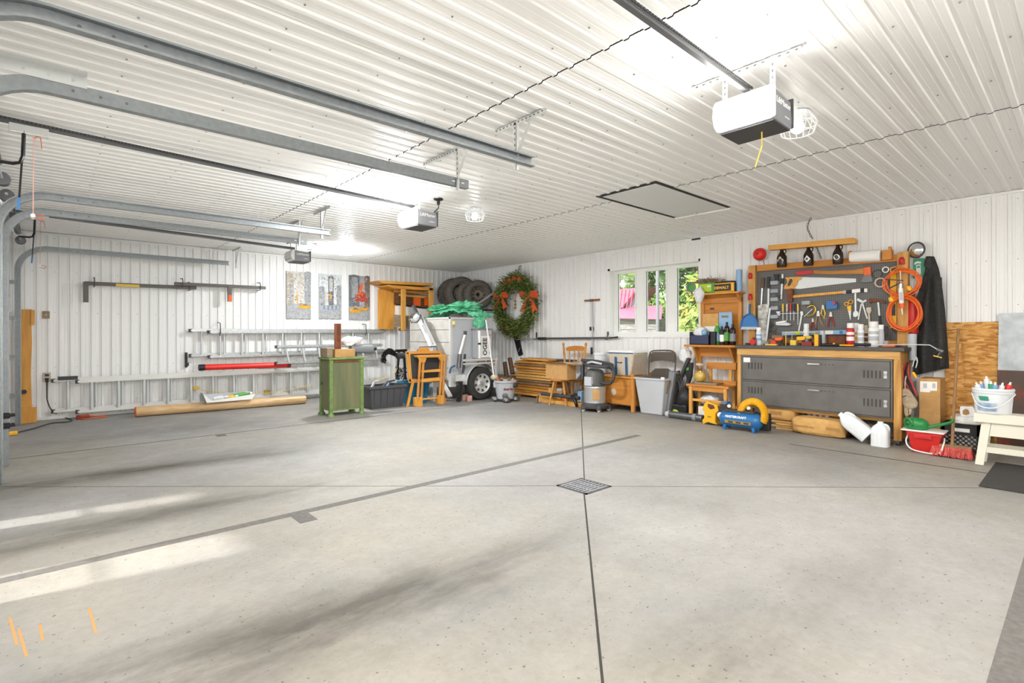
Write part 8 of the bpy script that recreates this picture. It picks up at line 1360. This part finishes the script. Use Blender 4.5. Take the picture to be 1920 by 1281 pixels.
a, b_ = PX(1781, 790, x - .05), PX(1838, 790, x - .05); zc = PX(1810, 782, x - .05).z; t = T('seat_cushion', 'white padded cushion lying on the milk crate', 'cushion', (x + .1, (a.y + b_.y) / 2, zt)); P(MB().lump((x + .13, (a.y + b_.y) / 2, (zt + zc) / 2 + .002), (.17, (a.y - b_.y) / 2, (zc - zt) / 2), 4, .05, 2, 28, 14, .4), 'pad', 'white', t, smooth=80); P(MB().tube([(x - .035, a.y - .02, (zt + zc) / 2), (x - .035, b_.y + .02, (zt + zc) / 2)], .005, 6), 'piping', 'canvas', t)
t = T('carry_case', 'white plastic handled case on the cushion', 'case', PX(1815, 781, x)); P(MB().plateX([(1800, 762), (1824, 763), (1828, 770), (1830, 782), (1802, 781), (1799, 772)], x + .02, .06), 'case', 'white_plastic', t, bevel=.01); P(MB().plateX([(1805, 770), (1810, 767), (1816, 769), (1818, 776), (1812, 779), (1805, 777)], x + .017, .005), 'cut_out', 'cardboard_dark', t)
# white saw-horse stool with paint bucket
x = 7.32; t = T('saw_horse', 'white painted wooden saw-horse stool at the right edge', 'saw-horse', PX(1880, 880, x)); zt = PX(1870, 777, x).z; zl = PX(1870, 794, x).z
yl = PX(1826, 785, x).y; yr = yl - .62; P(MB().box(x - .03, x + .22, yr, yl, zl, zt), 'top', 'cream_paint', t, bevel=.004)
P(MB().prism([(x, yl - .14, zl), (x, yr + .14, zl), (x, yr + .12, zl - .14), (x, yl - .12, zl - .14)], (.02, 0, 0)), 'apron', 'cream_paint', t)
for s in (0, 1):
    for dx, sp_ in ((.0, -.03), (.17, .03)):
        yt_, yb2 = (yl - .06, yl - .01) if s == 0 else (yr + .10, yr + .02); P(MB().prism([(x + dx, yt_, zl), (x + dx, yt_ - .075 if s == 0 else yt_ + .075, zl), (x + dx + sp_, yb2 - .07 if s == 0 else yb2 + .07, .004), (x + dx + sp_, yb2, .004)], (.03, 0, 0)), 'leg', 'cream_paint', t, bevel=.003)
P(MB().box(x - .015, x + .01, yr + .08, yl - .05, .14, .20).box(x + .18, x + .205, yr + .08, yl - .05, .16, .21), 'stretcher', 'cream_paint', t, bevel=.003)
b0 = PX(1862, 776, x + .1); tz = PX(1862, 728, x + .1).z; r_ = abs(PX(1825, 740, x + .1).y - PX(1900, 740, x + .1).y) / 2 * 1.05; t = T('paint_pail', 'white plastic pail full of caulk tubes on the saw-horse', 'pail', (x + .1, b0.y, zt)); o = (x + .1, b0.y, zt + .002); h_ = tz - zt
P(MB().lathe([(.001, .004), (r_ * .86, .004), (r_ * .88, .0), (r_ * .97, h_ * .80), (r_ * 1.03, h_ * .81), (r_ * 1.03, h_ * .85), (r_ * .98, h_ * .86), (r_ * 1.04, h_ * .92), (r_ * 1.04, h_ * .96), (r_, h_), (r_ * .95, h_), (r_ * .84, .02), (.001, .02)], o, 32), 'tub', 'milk', t, smooth=True)
P(MB(Matrix.Translation(o) @ Matrix.Rotation(-.25, 4, 'Z')).grid(lambda i, j: ((r_ * .93 + .004 + .02 * j) * -math.cos((i - .5) * 1.0), (r_ * .93 + .004 + .02 * j) * math.sin((i - .5) * 1.0), h_ * (.12 + .32 * j)), 12, 2), 'label_blue', 'pail_blue', t, smooth=True); P(MB(Matrix.Translation(o) @ Matrix.Rotation(-.25, 4, 'Z')).grid(lambda i, j: ((r_ * .93 + .010 + .02 * j) * -math.cos((i - .5) * .45 + .1), (r_ * .93 + .016 + .02 * j) * math.sin((i - .5) * .45 + .1), h_ * (.52 + .18 * j)), 8, 2), 'label_green', 'green_sign', t, smooth=True)
P(MB().tube(curve_pts([(x + .1, b0.y + r_ * 1.04, zt + h_ * .75), (x - .08, b0.y + r_ * .6, zt + h_ * .35), (x - .13, b0.y - .02, zt + h_ * .28), (x - .08, b0.y - r_ * .7, zt + h_ * .5), (x + .08, b0.y - r_ * 1.05, zt + h_ * .8)], 6), .006, 6), 'bail', 'white', t, smooth=True)
for i, (px, py, m_, lb) in enumerate(((1832, 722, 'white', 'white caulk tube tilted left in the pail'), (1850, 711, 'milk', 'tall caulk tube rising highest from the pail'), (1840, 720, 'blue_soft', 'pale blue caulk tube in the pail'), (1866, 722, 'blue_soft', 'light blue caulk tube in the middle of the pail'), (1879, 723, 'white', 'short white tube right of the middle in the pail'), (1893, 722, 'red_bright', 'red-capped tube at the right of the pail'), (1858, 720, 'green_sign', 'green caulk tube behind the tall tube'))):
    q = PX(px, py, x + .1 + .03 * (i % 3)); q2 = Vector((x + .1 + .02 * (i % 3), b0.y + (q.y - b0.y) * .6, zt + h_ * .5)); t = T('caulk_tube', lb, 'tube', q2, 'tubes in the white pail'); P(MB().cyl(q2, q, .024, n=12), 'barrel', m_, t, smooth=True); P(MB().cyl(q, q + (q - q2).normalized() * .03, .012, .007, 10), 'tip', 'white', t, smooth=True)
# rubber mat
p = [PZ(1838, 914), PZ(1862, 868)]; One(MB().box(6.28, 7.55, -.55, .68, .0008, .012), 'rubber_mat', 'mat_rubber', 'dark ribbed rubber mat on the floor at the right edge', 'mat', bevel=.003)
